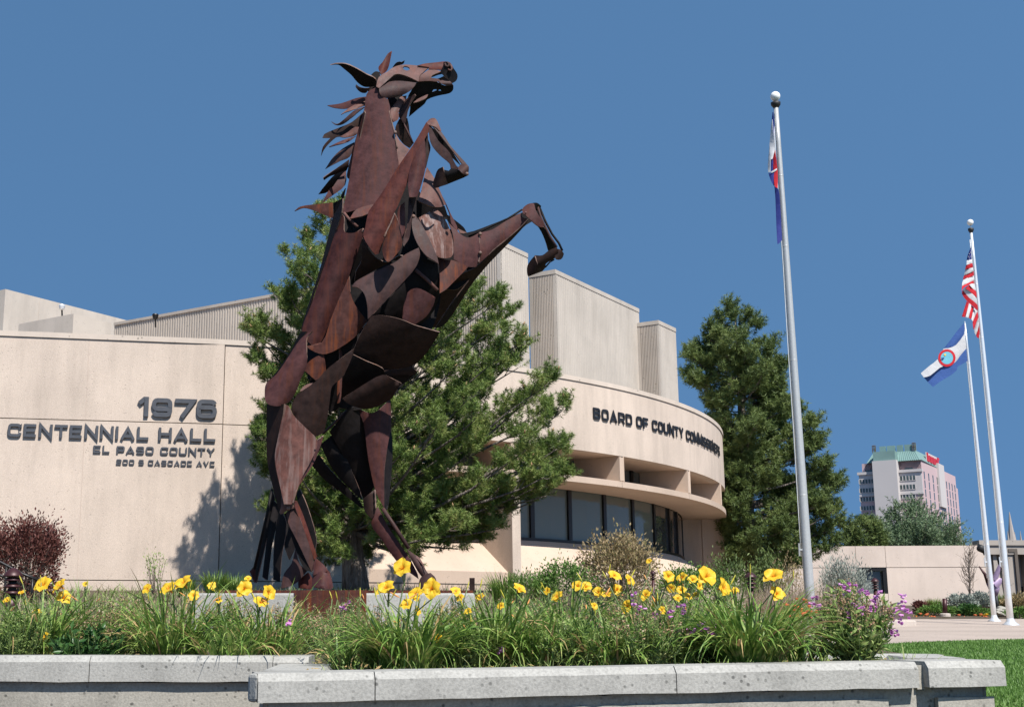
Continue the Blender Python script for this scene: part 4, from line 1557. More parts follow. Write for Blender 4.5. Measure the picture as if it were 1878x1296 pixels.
P_('pastern_plate', 9, [(490, 1000), (540, 1040), (597, 1112), (540, 1100), (474, 1122), (476, 1050)], .80, -.1, .2, .05, 80, 'mid')
P_('hoof', 9, [(470, 1112), (520, 1098), (592, 1110), (614, 1200), (602, 1218), (463, 1202)], .80, -.1, .25, .10, 85, 'mid')
P_('fetlock_flap', 9, [(350, 935), (382, 1050), (442, 1080), (400, 1130), (360, 1172), (312, 1197), (248, 1214), (270, 1110), (322, 1040)], .55, .2, .05, .05, 60, 'grey')
P_('hoof', 9, [(372, 1160), (400, 1130), (440, 1100), (470, 1150), (466, 1222), (370, 1212)], .48, 0, 0, .05, 85, 'red')
# --- tail
for k, (pts_, mt) in enumerate([
        ([(183, 515), (206, 600), (175, 760), (140, 905), (75, 1175), (58, 1120), (80, 1000), (150, 705)], 'black'),
        ([(200, 600), (238, 650), (190, 902), (157, 1155), (118, 1132), (160, 800)], 'black'),
        ([(236, 650), (287, 760), (252, 1002), (242, 1168), (194, 1152), (200, 900)], 'black'),
        ([(278, 690), (352, 902), (312, 1015), (268, 885)], 'black'),
        ([(378, 515), (432, 640), (495, 860), (486, 965), (400, 702), (358, 560)], 'black'),
        ([(30, 1095), (70, 1045), (72, 1175), (48, 1135)], 'red')]):
    P_('tail_plate', 9, pts_, .05 + .1 * (k % 3) - .15 * (k > 3), .5 * (-1) ** k, 0, .03, 80, mt)
rod(H, 'tail_rod', 9, [(186, 520), (150, 700), (62, 1080)], .2, .016, 'black')
# --- far hind leg
P_('far_thigh_plate', 10, [(8, 468), (50, 393), (130, 500), (250, 622), (342, 735), (328, 742), (200, 642), (90, 560)], -.40, .3, -.5, .03, 130, 'black')
P_('far_thigh_plate', 10, [(62, 332), (150, 258), (252, 470), (312, 622), (332, 690), (260, 625), (140, 492)], -.28, .1, -.2, .05, 125, 'black')  # black thigh plates have the body's shadow put into their colour
P_('far_thigh_plate', 10, [(120, 250), (255, 85), (305, 95), (352, 250), (405, 602), (340, 685), (250, 482)], -.20, -.1, -.4, .04, 110, 'black')
P_('far_thigh_plate', 10, [(300, 100), (400, 130), (512, 40), (517, 200), (492, 350), (472, 500), (472, 740), (420, 642), (370, 432), (340, 202)], -.12, -.1, -.1, .08, 95, 'mid')
P_('far_thigh_edge', 10, [(515, 200), (527, 380), (502, 700), (492, 752), (472, 742), (474, 500), (494, 340)], -.18, -1.2, 0, 0, 90, 'black')
rod(H, 'hip_rod', 10, [(75, 265), (130, 215), (200, 145), (258, 92)], -.02, .014, 'grey')
P_('far_hock_plate', 10, [(333, 682), (412, 618), (417, 762), (390, 808), (350, 765)], -.08, 0, -.1, .04, 100, 'dark')
P_('far_cannon_plate', 10, [(388, 842), (430, 728), (500, 862), (622, 1042), (682, 1152), (692, 1195), (560, 1092), (450, 932)], -.10, .1, -.05, .03, 125, 'mid')
rod(H, 'far_cannon_rod', 10, [(462, 742), (540, 860), (630, 1000)], -.02, .024, 'grey', 10)
P_('far_fetlock_plate', 10, [(618, 1000), (680, 1050), (722, 1100), (742, 1142), (765, 1170), (720, 1190), (690, 1150), (650, 1080)], -.02, -.1, .1, .05, 125, 'grey')
P_('far_fetlock_plate', 10, [(650, 1030), (700, 1060), (740, 1140), (715, 1100)], .02, 0, .4, 0, 125, 'pale')
P_('far_hoof', 10, [(700, 1195), (735, 1165), (770, 1155), (802, 1190), (818, 1268), (690, 1268)], -.02, -.1, .15, .08, 85, 'grey')

for (z, pts_, d) in ((5, [(566, 560), (571, 700), (570, 880), (556, 962)], .27), (4, [(246, 318), (250, 360), (256, 402)], .70), (4, [(562, 168), (520, 270), (480, 350), (452, 420)], .95),
                     (3, [(290, 20), (310, 110), (345, 240), (375, 430)], .30), (9, [(505, 178), (530, 160), (548, 148)], .86), (7, [(495, 225), (497, 300), (500, 470)], .80), (8, [(385, 240), (405, 215), (440, 180)], .62), (10, [(412, 622), (416, 700), (416, 760)], -.02)):
    pp = []
    for i in range(len(pts_) - 1):
        for q in range(5):
            pp.append(tuple(np.array(pts_[i]) + (np.array(pts_[i + 1]) - np.array(pts_[i])) * q / 5))
    mb = MB()
    mb.tube([atY(x, y, HY - d) for x, y in zp(z, pp)], [.006 + .007 * _JIT.random() for _ in pp], 6)
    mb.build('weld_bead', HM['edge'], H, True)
for (z, x, y, d) in ((4, 250, 350, .72), (5, 580, 570, .28), (5, 580, 820, .28), (9, 300, 655, .86), (3, 350, 235, .32), (3, 1060, 645, .86), (4, 745, 200, .68)):
    P = atY(*zp(z, [(x, y)])[0], HY - d)
    mb = MB()
    mb.tube([P, P + np.array([0, -.02, 0]), P + np.array([0, -.026, 0])], [.022, .020, .010], 8)
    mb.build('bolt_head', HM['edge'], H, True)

# base: rusty steel plate on a concrete plinth, with short steel posts
pl_c = atY(640, 1090, HY)
pl = thing('plinth', 'low pale concrete plinth under the horse with a rusty steel plate on top', 'plinth', (pl_c[0], HY, pl_c[2] - .45))
x0 = atY(388, 1095, HY)[0]
x1 = atY(862, 1095, HY)[0]
zt = float(atY(640, 1087, HY - 1.25)[2])
mb = MB()
mb.prism([(x0, HY - 1.25), (x1, HY - 1.25), (x1, HY + 1.4), (x0, HY + 1.4)], zt - .7, zt)
o = mb.build('concrete_block', M['planter_top'], pl)
bevel_mesh(o, .02)
r0, r1 = atY(430, 1090, HY)[0], atY(820, 1090, HY)[0]
mb = MB()
mb.prism([(r0, HY - 1.0), (r1 + .25, HY - 1.0), (r1 + .25, HY + 1.2), (r0, HY + 1.2)], zt + .002, zt + .035)
mb.build('base_plate', HM['orange'], pl)
f0, f1 = atY(540, 1100, HY - 1.27)[0], atY(672, 1100, HY - 1.27)[0]
mb = MB()
mb.prism([(f0, HY - 1.27), (f1, HY - 1.27), (f1, HY - 1.252), (f0, HY - 1.252)], zt - .55, zt + .03)
mb.build('front_plate', HM['orange'], pl)
for x, h_ in ((866, 30), (455, 26)):
    P = atY(x, 1085, HY + .2)
    t = thing('steel_post', 'short square rusty steel post on the plinth, %s' % ('right of the horse' if x > 700 else 'left of the horse tail'), 'post', (P[0], P[1], zt))
    mb = MB()
    mb.box((P[0], P[1], zt + .02 + h_ * HPX / 2), .058, .058, h_ * HPX)
    mb.build('post', HM['dark'], t)
    mb = MB()
    mb.box((P[0], P[1], zt + .012), .16, .12, .02)
    mb.build('foot_plate', HM['red'], t)

# ------------------------------------------------------------------ foliage
def leaf_mat(name, cols, scale=6.0, trans=.25, rough=.55, fine=40.0):
    """leaf colour drifting from leaf to leaf, some light coming through"""
    m = bpy.data.materials.new(name)
    m.use_nodes = True
    n = m.node_tree
    b = n.nodes['Principled BSDF']
    out = n.nodes['Material Output']
    v = coords(n)
    a = noise(n, scale, 3, .6, v)
    f = noise(n, fine, 2, .6, v)
    add = n.nodes.new('ShaderNodeMath')
    add.operation = 'ADD'
    mul = n.nodes.new('ShaderNodeMath')
    mul.operation = 'MULTIPLY'
    mul.inputs[1].default_value = .5
    L(n, f.outputs['Fac'], mul.inputs[0])
    mul2 = n.nodes.new('ShaderNodeMath')
    mul2.operation = 'MULTIPLY'
    mul2.inputs[1].default_value = .5
    L(n, a.outputs['Fac'], mul2.inputs[0])
    L(n, mul.outputs[0], add.inputs[0])
    L(n, mul2.outputs[0], add.inputs[1])
    k = len(cols)
    st = [(.36 + .28 * i / max(1, k - 1), c) for i, c in enumerate(cols)]
    col = ramp(n, add.outputs[0], st).outputs[0]
    L(n, col, b.inputs['Base Color'])
    b.inputs['Roughness'].default_value = rough
    b.inputs['Specular IOR Level'].default_value = .3
    t = n.nodes.new('ShaderNodeBsdfTranslucent')
    L(n, col, t.inputs['Color'])
    mx = n.nodes.new('ShaderNodeMixShader')
    mx.inputs[0].default_value = trans
    L(n, b.outputs[0], mx.inputs[1])
    L(n, t.outputs[0], mx.inputs[2])
    L(n, mx.outputs[0], out.inputs['Surface'])
    return m


def bark_mat(name, c0, c1, sc=9.0):
    m, n, b = new_mat(name)
    v = coords(n, (1, 1, .22))
    t = n.nodes.new('ShaderNodeTexVoronoi')
    t.inputs['Scale'].default_value = sc * 2
    L(n, v, t.inputs['Vector'])
    a = noise(n, sc * 1.5, 6, .7, v)
    col = ramp(n, a.outputs['Fac'], [(.35, c0), (.65, c1)]).outputs[0]
    col = mixc(n, 1.0, col, ramp(n, t.outputs['Distance'], [(0.0, (.35, .35, .35)), (.25, (1, 1, 1))]).outputs[0], 'MULTIPLY')
    L(n, col, b.inputs['Base Color'])
    b.inputs['Roughness'].default_value = .95
    bump(n, b, t.outputs['Distance'], .8, .04)
    return m


M['needle'] = leaf_mat('green_pine_needles', [(.055, .095, .020), (.125, .190, .040), (.21, .27, .07), (.32, .31, .11)], 1.6, .18, .5, 9)
M['needle_far'] = leaf_mat('deep_green_pine_needles', [(.055, .090, .026), (.120, .165, .045), (.20, .245, .075)], 1.0, .18, .55, 5)
M['needle_blue'] = leaf_mat('blue_green_spruce_needles', [(.07, .12, .055), (.14, .20, .10), (.22, .29, .155)], .6, .12, .55, 3)
M['bark'] = bark_mat('grey_brown_pine_bark', (.055, .042, .034), (.21, .175, .145))
M['cone'] = plain('pale_brown_pine_cone', (.30, .19, .09), .8)


def rand_unit(n):
    v = rng.normal(size=(n, 3))
    return v / np.linalg.norm(v, axis=1)[:, None]


def needle_tufts(P, D, Ls, per, nl, nw):
    """bottle-brush shoots. P base points, D unit directions, Ls shoot lengths; per needles each; returns V, F (triangles)"""
    n = len(P)
    t = rng.random((n, per)) ** .8
    base = P[:, None, :] + D[:, None, :] * (t * Ls[:, None])[..., None]
    rnd = rand_unit(n * per).reshape(n, per, 3)
    side = rnd - D[:, None, :] * np.sum(rnd * D[:, None, :], axis=2)[..., None]
    side /= np.maximum(1e-6, np.linalg.norm(side, axis=2))[..., None]
    fw = .15 + .6 * t + rng.normal(0, .12, (n, per))
    d = side + D[:, None, :] * fw[..., None]
    d /= np.linalg.norm(d, axis=2)[..., None]
    ln = nl * (.75 + .5 * rng.random((n, per)))
    tip = base + d * ln[..., None]
    w_ = np.cross(d, rand_unit(n * per).reshape(n, per, 3))
    w_ /= np.maximum(1e-6, np.linalg.norm(w_, axis=2))[..., None]
    a = base - w_ * nw / 2
    b = base + w_ * nw / 2
    V = np.stack([a, b, tip], axis=2).reshape(-1, 3)
    F = np.arange(len(V)).reshape(-1, 3)
    return V, F


def conifer(name, label, base, top, table, Y, depth_r, n_limbs, tufts_per, per, nl, nw, mat, bare_from=.12, tr=.16, group=None, up=.35, shoot=.22, cones=0, seed=1, clump=.34, skip=0.0, puff=6):
    """pine built on limbs; table rows (photo y, left x, right x) give the reach of the limbs at each height"""
    rnd = random.Random(seed)
    b = np.array(base, float)
    tp = np.array(top, float)
    root = thing(name, label, 'tree', b, group)
    # trunk
    pts, rads = [], []
    N = 10
    for i in range(N + 1):
        t = i / N
        p = b + (tp - b) * t + np.array([math.sin(t * 5 + seed) * .06, math.cos(t * 4 + seed) * .06, 0]) * (1 - t) * 1.5
        pts.append(p)
        rads.append(max(.012, tr * (1 - t) ** .8 * (1.25 if i == 0 else 1)))
    mb = MB()
    mb.tube(pts, rads, 10)
    pts = np.array(pts)
    limbs = MB()
    ys = [r[0] for r in table]
    SP, SD = [], []
    zt = [float(atY(760, y, Y)[2]) for y in ys]

    def reach(z, az):
        # metres of reach to the left (-x) and right (+x) of the trunk at height z
        o = np.argsort(zt)
        zz = np.array(zt)[o]
        lx = np.array([atY(r[1], r[0], Y)[0] for r in table])[o]
        rx = np.array([atY(r[2], r[0], Y)[0] for r in table])[o]
        l_, r_ = np.interp(z, zz, lx), np.interp(z, zz, rx)
        cx = np.interp(z, pts[:, 2], pts[:, 0])
        dl, dr = max(.1, cx - l_), max(.1, r_ - cx)
        c = math.cos(az)
        side = dr if c > 0 else dl
        dm = min(depth_r, .5 * (dl + dr) * 1.1)
        return math.sqrt((side * c) ** 2 + (dm * math.sin(az)) ** 2)

    zlo, zhi = min(zt), max(zt)
    zgrid = np.linspace(zlo, zhi, 60)
    wgt = np.array([.5 * (reach(z, 0) + reach(z, math.pi)) for z in zgrid]) + .7
    cdf = np.cumsum(wgt) / wgt.sum()
    for k in range(n_limbs):
        if rnd.random() < skip:
            continue
        zt_ = float(np.interp((k + rnd.random()) / n_limbs, cdf, zgrid))
        az = k * 2.39996 + rnd.uniform(-.35, .35)
        if k % 4 == 0:
            az = rnd.choice([0, math.pi]) + rnd.uniform(-.3, .3)
        rr_ = reach(zt_, az) * (rnd.uniform(.86, 1.0) if k % 4 == 0 else rnd.uniform(.5, .98))
        ft = (zt_ - zlo) / (zhi - zlo)
        rise = rr_ * (up + rnd.uniform(-.12, .18)) * (.45 + .8 * ft)
        zo = max(b[2] + (tp[2] - b[2]) * bare_from, min(zt_ - rise, tp[2] - .3))
        t = (zo - b[2]) / (tp[2] - b[2])
        i = min(N - 1, int(t * N))
        f = t * N - i
        o = pts[i] * (1 - f) + pts[min(N, i + 1)] * f
        tip = np.array([o[0] + math.cos(az) * rr_, o[1] + math.sin(az) * rr_, zt_])
        q = []
        M_ = 6
        bend = -rr_ * rnd.uniform(.0, .14)
        for j in range(M_ + 1):
            u = j / M_
            p = o + (tip - o) * u
            p = p + np.array([0, 0, bend * math.sin(u * math.pi)]) + np.array([rnd.uniform(-.03, .03), rnd.uniform(-.03, .03), 0]) * rr_ * .6
            q.append(p)
        r0 = max(.012, tr * .30 * (1 - t * .6) * min(1, rr_ / 2))
        limbs.tube(q, [r0 * (1 - .85 * j / M_) for j in range(M_ + 1)], 5, False)
        q = np.array(q)
        # side shoots in clumps on the outer two thirds
        nt_ = max(3, int(tufts_per * (rr_ / 2.2)))
        for s in range(nt_):
            u = 1 - (rnd.random() ** 1.3) * .72
            j = min(M_ - 1, int(u * M_))
            ff = u * M_ - j
            p = q[j] * (1 - ff) + q[j + 1] * ff
            d = (q[j + 1] - q[j])
            d = d / (np.linalg.norm(d) + 1e-9)
            sidev = np.array([-d[1], d[0], 0])
            sidev = sidev / (np.linalg.norm(sidev) + 1e-9)
            off = rnd.uniform(-1, 1)
            ln = clump * (1.15 - .75 * u) * rr_ ** .4 + .05
            v = d * rnd.uniform(.3, 1.0) + sidev * off * 1.2 + np.array([0, 0, rnd.uniform(-.15, .85)])
            v = v / np.linalg.norm(v)
            e_ = p + v * ln * rnd.uniform(.3, 1.3)
            if s % 3 == 0:
                limbs.tube([p, (p + e_) / 2 + np.array([0, 0, -.02]), e_], [.011, .008, .005], 4, False)
            for _ in range(puff):
                dd = v * .5 + np.array([rnd.gauss(0, .55), rnd.gauss(0, .55), .75 + rnd.gauss(0, .35)])
                SP.append(e_ + np.array([rnd.gauss(0, .045), rnd.gauss(0, .045), rnd.gauss(0, .04)]) * (shoot / .22))
                SD.append(dd / np.linalg.norm(dd))
        SP.append(tip)
        SD.append((tip - q[-2]) / np.linalg.norm(tip - q[-2]))
    for _ in range(6):
        SP.append(tp + np.array([rnd.gauss(0, .05), rnd.gauss(0, .05), -abs(rnd.gauss(0, .2))]))
        SD.append(np.array([rnd.gauss(0, .3), rnd.gauss(0, .3), 1.0]) / 1.1)
    SP = np.array(SP)
    SD = np.array(SD)
    SD /= np.linalg.norm(SD, axis=1)[:, None]
    Ls = shoot * rng.uniform(.6, 1.25, len(SP))
    V, F = needle_tufts(SP, SD, Ls, per, nl, nw)
    mb.build('trunk', M['bark'], root, True)
    limbs.build('limbs', M['bark'], root, True, 'stuff')
    mesh_obj('crown', V, F, M[mat], root, False, 'stuff')
    if cones:
        cm = MB()
        for k in range(cones):
            i = rnd.randrange(len(SP))
            p = SP[i] + SD[i] * Ls[i] * .9
            cm.tube([p, p + SD[i] * .04, p + SD[i] * .09], [.012, .02, .006], 5)
        cm.build('cones', M['cone'], root, True, 'stuff')
    return root


PY = 26.6
base = atY(660, 1080, PY)
base[2] = gz(base[0], PY) - .05
top = atY(604, 372, PY)
conifer('pine_tree', 'bushy green pine behind the horse with a forked grey trunk close to the tan wall', base, top,
        [(372, 580, 630), (405, 553, 640), (455, 515, 655), (470, 512, 690), (520, 480, 800), (560, 448, 915), (640, 440, 950), (690, 470, 1000), (720, 468, 1040), (770, 466, 1045), (825, 455, 1072), (880, 485, 1040), (950, 475, 975), (995, 540, 905), (1030, 585, 790)],
        PY, 2.0, 240, 14, 44, .088, .0120, 'needle', bare_from=.16, tr=.24, up=.62, shoot=.21, cones=300, seed=4, clump=.34, puff=7)
BY = 46.0
base = atY(1383, 1046, BY)
base[2] = gz(base[0], BY) - .05
top = atY(1347, 562, BY)
conifer('pine_tree', 'tall dark green pine right of the curved hall front, behind the nearest flagpole', base, top,
        [(566, 1338, 1358), (590, 1312, 1378), (625, 1298, 1405), (650, 1262, 1430), (700, 1250, 1435), (720, 1275, 1425), (755, 1310, 1485), (810, 1320, 1503), (850, 1330, 1490), (875, 1332, 1538), (940, 1335, 1530), (985, 1340, 1548), (1015, 1345, 1540), (1040, 1365, 1470)],
        BY, 3.5, 165, 15, 30, .15, .026, 'needle_far', bare_from=.12, tr=.30, up=.34, shoot=.36, cones=0, seed=9, clump=.42, puff=7)

# ------------------------------------------------------------------ right-hand side: far wall, hotel, poles, flags
FWY = 58.0
fa = atY(1300, 1001, FWY + 1.0)
fb = atY(1809, 1000, FWY - .2)
fz1 = float(atY(1600, 1000, FWY)[2])
fd = (fb - fa)[:2]
fl = np.linalg.norm(fd)
fd = fd / fl
fn = np.array([fd[1], -fd[0]])
far = thing('low_building', 'long low cream concrete building with one dark window behind the plaza', 'building', (fb[0] - 8, fb[1], 2.5))


def fbox(mb, s0, s1, o0, o1, z0, z1):
    p = [fa[:2] + fd * s0 + fn * o1, fa[:2] + fd * s1 + fn * o1, fa[:2] + fd * s1 + fn * o0, fa[:2] + fd * s0 + fn * o0]
    mb.prism([tuple(q) for q in p], z0, z1)


def fs(x, y):
    P = on_plane(x, y, (fa[0], fa[1], 4), (fn[0], fn[1], 0))
    return float(np.dot(P[:2] - fa[:2], fd)), float(P[2])


wx0, wz1 = fs(1571, 1042)
wx1, wz0 = fs(1629, 1088)
zjt = fs(1640, 1040)[1]
zb = 1.9
cols = [0, wx0 - 4.5, wx0, wx1, wx1 + 3.6, fl]
for i in range(len(cols) - 1):
    for (z0, z1) in ((zb, zjt - .012), (zjt + .012, fz1)):
        if i == 2 and z0 == zb:
            z0_, z1_ = zb, wz0
        else:
            z0_, z1_ = z0, z1
        mb = MB()
        fbox(mb, cols[i] + .008, cols[i + 1] - .008, -.5, 0, z0_, z1_)
        mb.build('wall_panel', M['farwall'], far)
mb = MB()
fbox(mb, 0, wx0 - .05, -.55, -.05, zb, fz1 - .05)
fbox(mb, wx1 + .05, fl - .02, -.55, -.05, zb, fz1 - .05)
mb.build('backing_wall', M['joint'], far)
mb = MB()
fbox(mb, .0, fl - .1, -12, -.5, fz1 - .6, fz1 - .1)
fbox(mb, fl - .4, fl, -12, -.5, zb, fz1 - .002)
mb.build('roof_deck', M['farwall'], far)
mb = MB()
for a, b_, c, d_ in ((wx0, wx1, zjt - .14, zjt - .012), (wx0, wx0 + .12, wz0, zjt - .15), (wx1 - .16, wx1, wz0, zjt - .15)):
    fbox(mb, a, b_, -.32, -.02, c, d_)
wf = mb.build('window', M['frame'], far)
mb = MB()
fbox(mb, wx0 + .12, wx1 - .16, -.3, -.26, wz0, zjt - .15)
mb.build('pane', M['glass'], wf)

# office block behind, with recessed dark windows between slanted piers
GB = 78.0
M['office'] = precast('warm_grey_office_concrete', (.36, .315, .275), .3, .3, 6, .1)
M['pink'] = plain('pale_pink_hotel_stucco', (.50, .36, .36), .8, 0, .05, .05)
M['hotel_white'] = plain('off_white_hotel_stucco', (.50, .46, .44), .8, 0, .05, .05)
M['copper'] = plain('green_copper_roof', (.17, .27, .245), .55, 0, .12, .2)
M['hotel_glass'] = plain('dark_hotel_glass', (.07, .09, .085), .15, 0, .3, .6)
M['sign_red'] = plain('red_sign_letter', (.55, .03, .05), .5)
M['spire'] = plain('grey_spire_stone', (.34, .30, .27), .85, 0, .15, 1)
off = thing('office_building', 'warm grey concrete office block with dark narrow windows at the right edge', 'building', (*atY(1860, 1100, GB)[:2], 2.5))
gzt = float(atY(1860, 998, GB)[2])
gx0, gx1 = atY(1795, 1000, GB)[0], atY(1990, 1000, GB)[0]
mb = MB()
mb.prism([(gx0, GB + .9), (gx1, GB + .9), (gx1, GB + 15), (gx0, GB + 15)], 2, gzt)
mb.build('wall', M['office'], off)
mb = MB()
zc = float(atY(1860, 1016, GB)[2])
mb.prism([(gx0, GB), (gx1, GB), (gx1, GB + .89), (gx0, GB + .89)], zc, gzt - .05)
mb.prism([(gx0, GB - .1), (gx1, GB - .1), (gx1, GB + .89), (gx0, GB + .89)], gzt - .048, gzt + .25)
mb.build('cornice', M['office'], off)
for (xa, xb_) in ((1801, 1810), (1818.5, 1825), (1829.5, 1838), (1874, 1882), (1890, 1898)):
    for (ya, yb_) in ((1024, 1046), (1075, 1094)):
        a, b_ = atY(xa, ya, GB + .8), atY(xb_, yb_, GB + .8)
        mb = MB()
        mb.prism([(a[0], GB + .82), (b_[0], GB + .82), (b_[0], GB + .9), (a[0], GB + .9)], b_[2], a[2])
        mb.build('window', M['frame'], off)
for x in (1814, 1827, 1886):
    a = atY(x, 1016, GB)
    mb = MB()
    V = [(a[0] - .1, GB + .25, zc), (a[0] + .1, GB + .25, zc), (a[0] + .35, GB, 2.2), (a[0] - .15, GB, 2.2), (a[0] - .1, GB + .88, zc), (a[0] + .1, GB + .88, zc), (a[0] + .35, GB + .88, 2.2), (a[0] - .15, GB + .88, 2.2)]
    mb.add(V, [(0, 3, 2, 1), (0, 4, 7, 3), (1, 2, 6, 5), (4, 5, 6, 7), (0, 1, 5, 4), (3, 7, 6, 2)])
    mb.build('pier', M['office'], off)
for (xa, xb_) in ((1849, 1868),):
    a, b_ = atY(xa, 1012, GB), atY(xb_, 1100, GB)
    mb = MB()
    mb.prism([(a[0], GB + .1), (b_[0], GB + .1), (b_[0], GB + .88), (a[0], GB + .88)], 2.2, float(a[2]))
    mb.build('bay_panel', M['office'], off)
    mb = MB()
    mb.prism([(b_[0], GB - .05), (b_[0] + .18, GB - .05), (b_[0] + .25, GB + .87), (b_[0] + .05, GB + .87)], 2.2, float(a[2]) + .2)
    mb.prism([(a[0], GB - .05), (b_[0], GB - .05), (b_[0], GB + .87), (a[0], GB + .87)], float(a[2]) + .004, float(a[2]) + .2)
    mb.build('bay_trim', M['joint'], off)

# church spire far off
SPY = 150
sp = atY(1853, 933, SPY)
sb = atY(1857, 1003, SPY)
spire = thing('church_spire', 'slender grey stone church spire rising behind the office block', 'spire', (sb[0], SPY, sb[2] - 8))
mb = MB()
hgt = float(sp[2] - sb[2])
mb.lathe([(.62, 0), (.42, hgt * .3), (.2, hgt * .68), (.05, hgt * .97), (.01, hgt)], (sb[0], SPY, sb[2] - .3), 8)
mb.build('spire', M['spire'], spire)
mb = MB()
mb.box((sb[0], SPY, sb[2] - 4.3), 1.5, 1.5, 8)
mb.build('tower', M['spire'], spire)
mb = MB()
for k in range(4):
    a = math.pi / 4 + k * math.pi / 2
    mb.lathe([(.16, 0), (.14, .9), (.02, 2.1)], (sb[0] + 1.0 * math.cos(a), SPY + 1.0 * math.sin(a), sb[2] - .3), 6)
mb.build('pinnacle', M['spire'], spire)

# hotel tower
HD = 330.0
hc = atY(1688, 843, HD)
hz = float(hc[2])


def at_z(x, y, z):
    d = ray(x, y)
    return _C + d * ((z - EYE) / d[2])


hr = at_z(1752, 873.5, hz)
_r = (hr - hc)[:2] / np.linalg.norm((hr - hc)[:2])
ld_ = np.array([_r[1], -_r[0]])
_q = (1573 - 760) / (1688 - 760) * hc[0] / hc[1]
lL = (hc[0] - _q * hc[1]) / (ld_[0] - _q * ld_[1])
hl = np.array([hc[0] - ld_[0] * lL, hc[1] - ld_[1] * lL, hz])
ln_ = np.array([ld_[1], -ld_[0]])
rd_ = (hr - hc)[:2]
rL = np.linalg.norm(rd_)
rd_ /= rL
rn_ = np.array([rd_[1], -rd_[0]])
hotel = thing('hotel_tower', 'distant pink and white hotel tower with a green copper roof and a red roof sign', 'building', (hc[0], hc[1], 3))


def face(mb, o, d, nrm, s0, s1, o0, o1, z0, z1):
    p = [o + d * s0 + nrm * o1, o + d * s1 + nrm * o1, o + d * s1 + nrm * o0, o + d * s0 + nrm * o0]
    mb.prism([tuple(q) for q in p], z0, z1)


def sz(o, d, nrm, x, y):
    P = on_plane(x, y, (o[0], o[1], 10), (nrm[0], nrm[1], 0))
    return float(np.dot(P[:2] - o, d)), float(P[2])


oL, oR = hl[:2], hc[:2]
zsh = sz(oL, ld_, ln_, 1660, 866)[1]        # shoulder where the white band starts
zpk = sz(oL, ld_, ln_, 1660, 903)[1]
# pink body
mb = MB()
face(mb, oL, ld_, ln_, .8, lL - .05, -26, -.62, 2, hz - .002)
mb.build('upper_wall', M['pink'], hotel)
mb = MB()
face(mb, oL, ld_, ln_, 0, lL, -.6, 0, 2, zpk)
mb.build('wall', M['pink'], hotel)
mb = MB()
face(mb, oL, ld_, ln_, 0, lL, -.598, .04, zpk + .01, zsh)
face(mb, oL, ld_, ln_, -.3, lL + .3, -.598, .4, zsh + .01, zsh + .7)
face(mb, oL, ld_, ln_, -.15, lL + .15, -.598, .25, zpk - .5, zpk)
mb.build('white_band', M['hotel_white'], hotel)
mb = MB()
face(mb, oR, rd_, rn_, .62, rL, -14, -.02, 2, hz)
s_end = sz(oR, rd_, rn_, 1757, 890)[0]
face(mb, oR, rd_, rn_, .63, rL + 2.0, -14, 0, 2, sz(oR, rd_, rn_, 1755, 895)[1])
mb.build('side_wall', M['pink'], hotel)
# blank white shaft
sa, za_ = sz(oL, ld_, ln_, 1603, 847)
sb_, _z = sz(oL, ld_, ln_, 1647, 847)
zs_ = za_
mb = MB()
face(mb, oL, ld_, ln_, sa, sb_, -4, 2.2, 2, zs_)
mb.build('stair_shaft', M['hotel_white'], hotel)
# ribbon windows
def ribbon(o, d, nrm, xa, xb_, ya, yb_, out):
    s0, z1 = sz(o, d, nrm, xa, ya)
    s1, z0 = sz(o, d, nrm, xb_, ya)[0], sz(o, d, nrm, xa, yb_)[1]
    mb = MB()
    face(mb, o, d, nrm, s0, s1, out - .1, out + .02, z0, z1)
    w_ = mb.build('window', M['hotel_glass'], hotel)
    mb = MB()
    n = 6
    for i in range(n):
        c = s0 + (s1 - s0) * i / (n - 1)
        face(mb, o, d, nrm, c - .09, c + .09, out + .022, out + .12, z0, z1)
    face(mb, o, d, nrm, s0, s1, out + .022, out + .10, z0 - .12, z0 + .0)
    mb.build('mullion', M['hotel_white'], w_)


for k in range(7):
    y = 878.5 + 16.2 * k
    ribbon(oL, ld_, ln_, 1575.5 + .8 * k, 1603 + .5 * k, y + 1, y + 8.5, .06)
    ribbon(oL, ld_, ln_, 1649.5, 1679, y - 5.5 + 0, y + 3, .06)
for (xa, xb_, y) in ((1586, 1602, 862), (1658, 1673, 857.5)):
    s0, z1 = sz(oL, ld_, ln_, xa, y)
    s1, z0 = sz(oL, ld_, ln_, xb_, y + 4)
    mb = MB()
    face(mb, oL, ld_, ln_, s0, s1, -.65, -.55, min(z0, z1), max(z0, z1))
    mb.build('window', M['hotel_glass'], hotel)
# small windows on the receding face
proto = None
xs_ = [1692, 1697, 1703, 1708.5]
cw = [(.06 + .118 * i) for i in range(4)] + [.50, .545] + [.60 + .085 * i for i in range(5)]
zrow0 = sz(oR, rd_, rn_, 1690, 862)[1]
dz = (zrow0 - sz(oR, rd_, rn_, 1690, 926)[1]) / 4.0
for r_ in range(9):
    for c in cw:
        s0 = rL * c
        zc_ = zrow0 - dz * r_ - (0 if c < .48 else 0)
        nm = 'window'
        mb = MB()
        big = (r_ >= 4 and (c in (cw[3], cw[7], cw[8])))
        ww, hh = (1.9, 2.4) if big else (1.0, 1.9)
        if proto is None or big:
            face(mb, oR, rd_, rn_, s0, s0 + ww, -.2, .05, zc_ - hh, zc_)
            o = mb.build(nm, M['hotel_glass'], hotel)
            if not big:
                proto = (o, s0, zc_)
        else:
            o = proto[0].copy()
            COL.objects.link(o)
            o.parent = hotel
            dv = rd_ * (s0 - proto[1])
            o.location = Vector(proto[0].location) + Vector((dv[0], dv[1], zc_ - proto[2]))
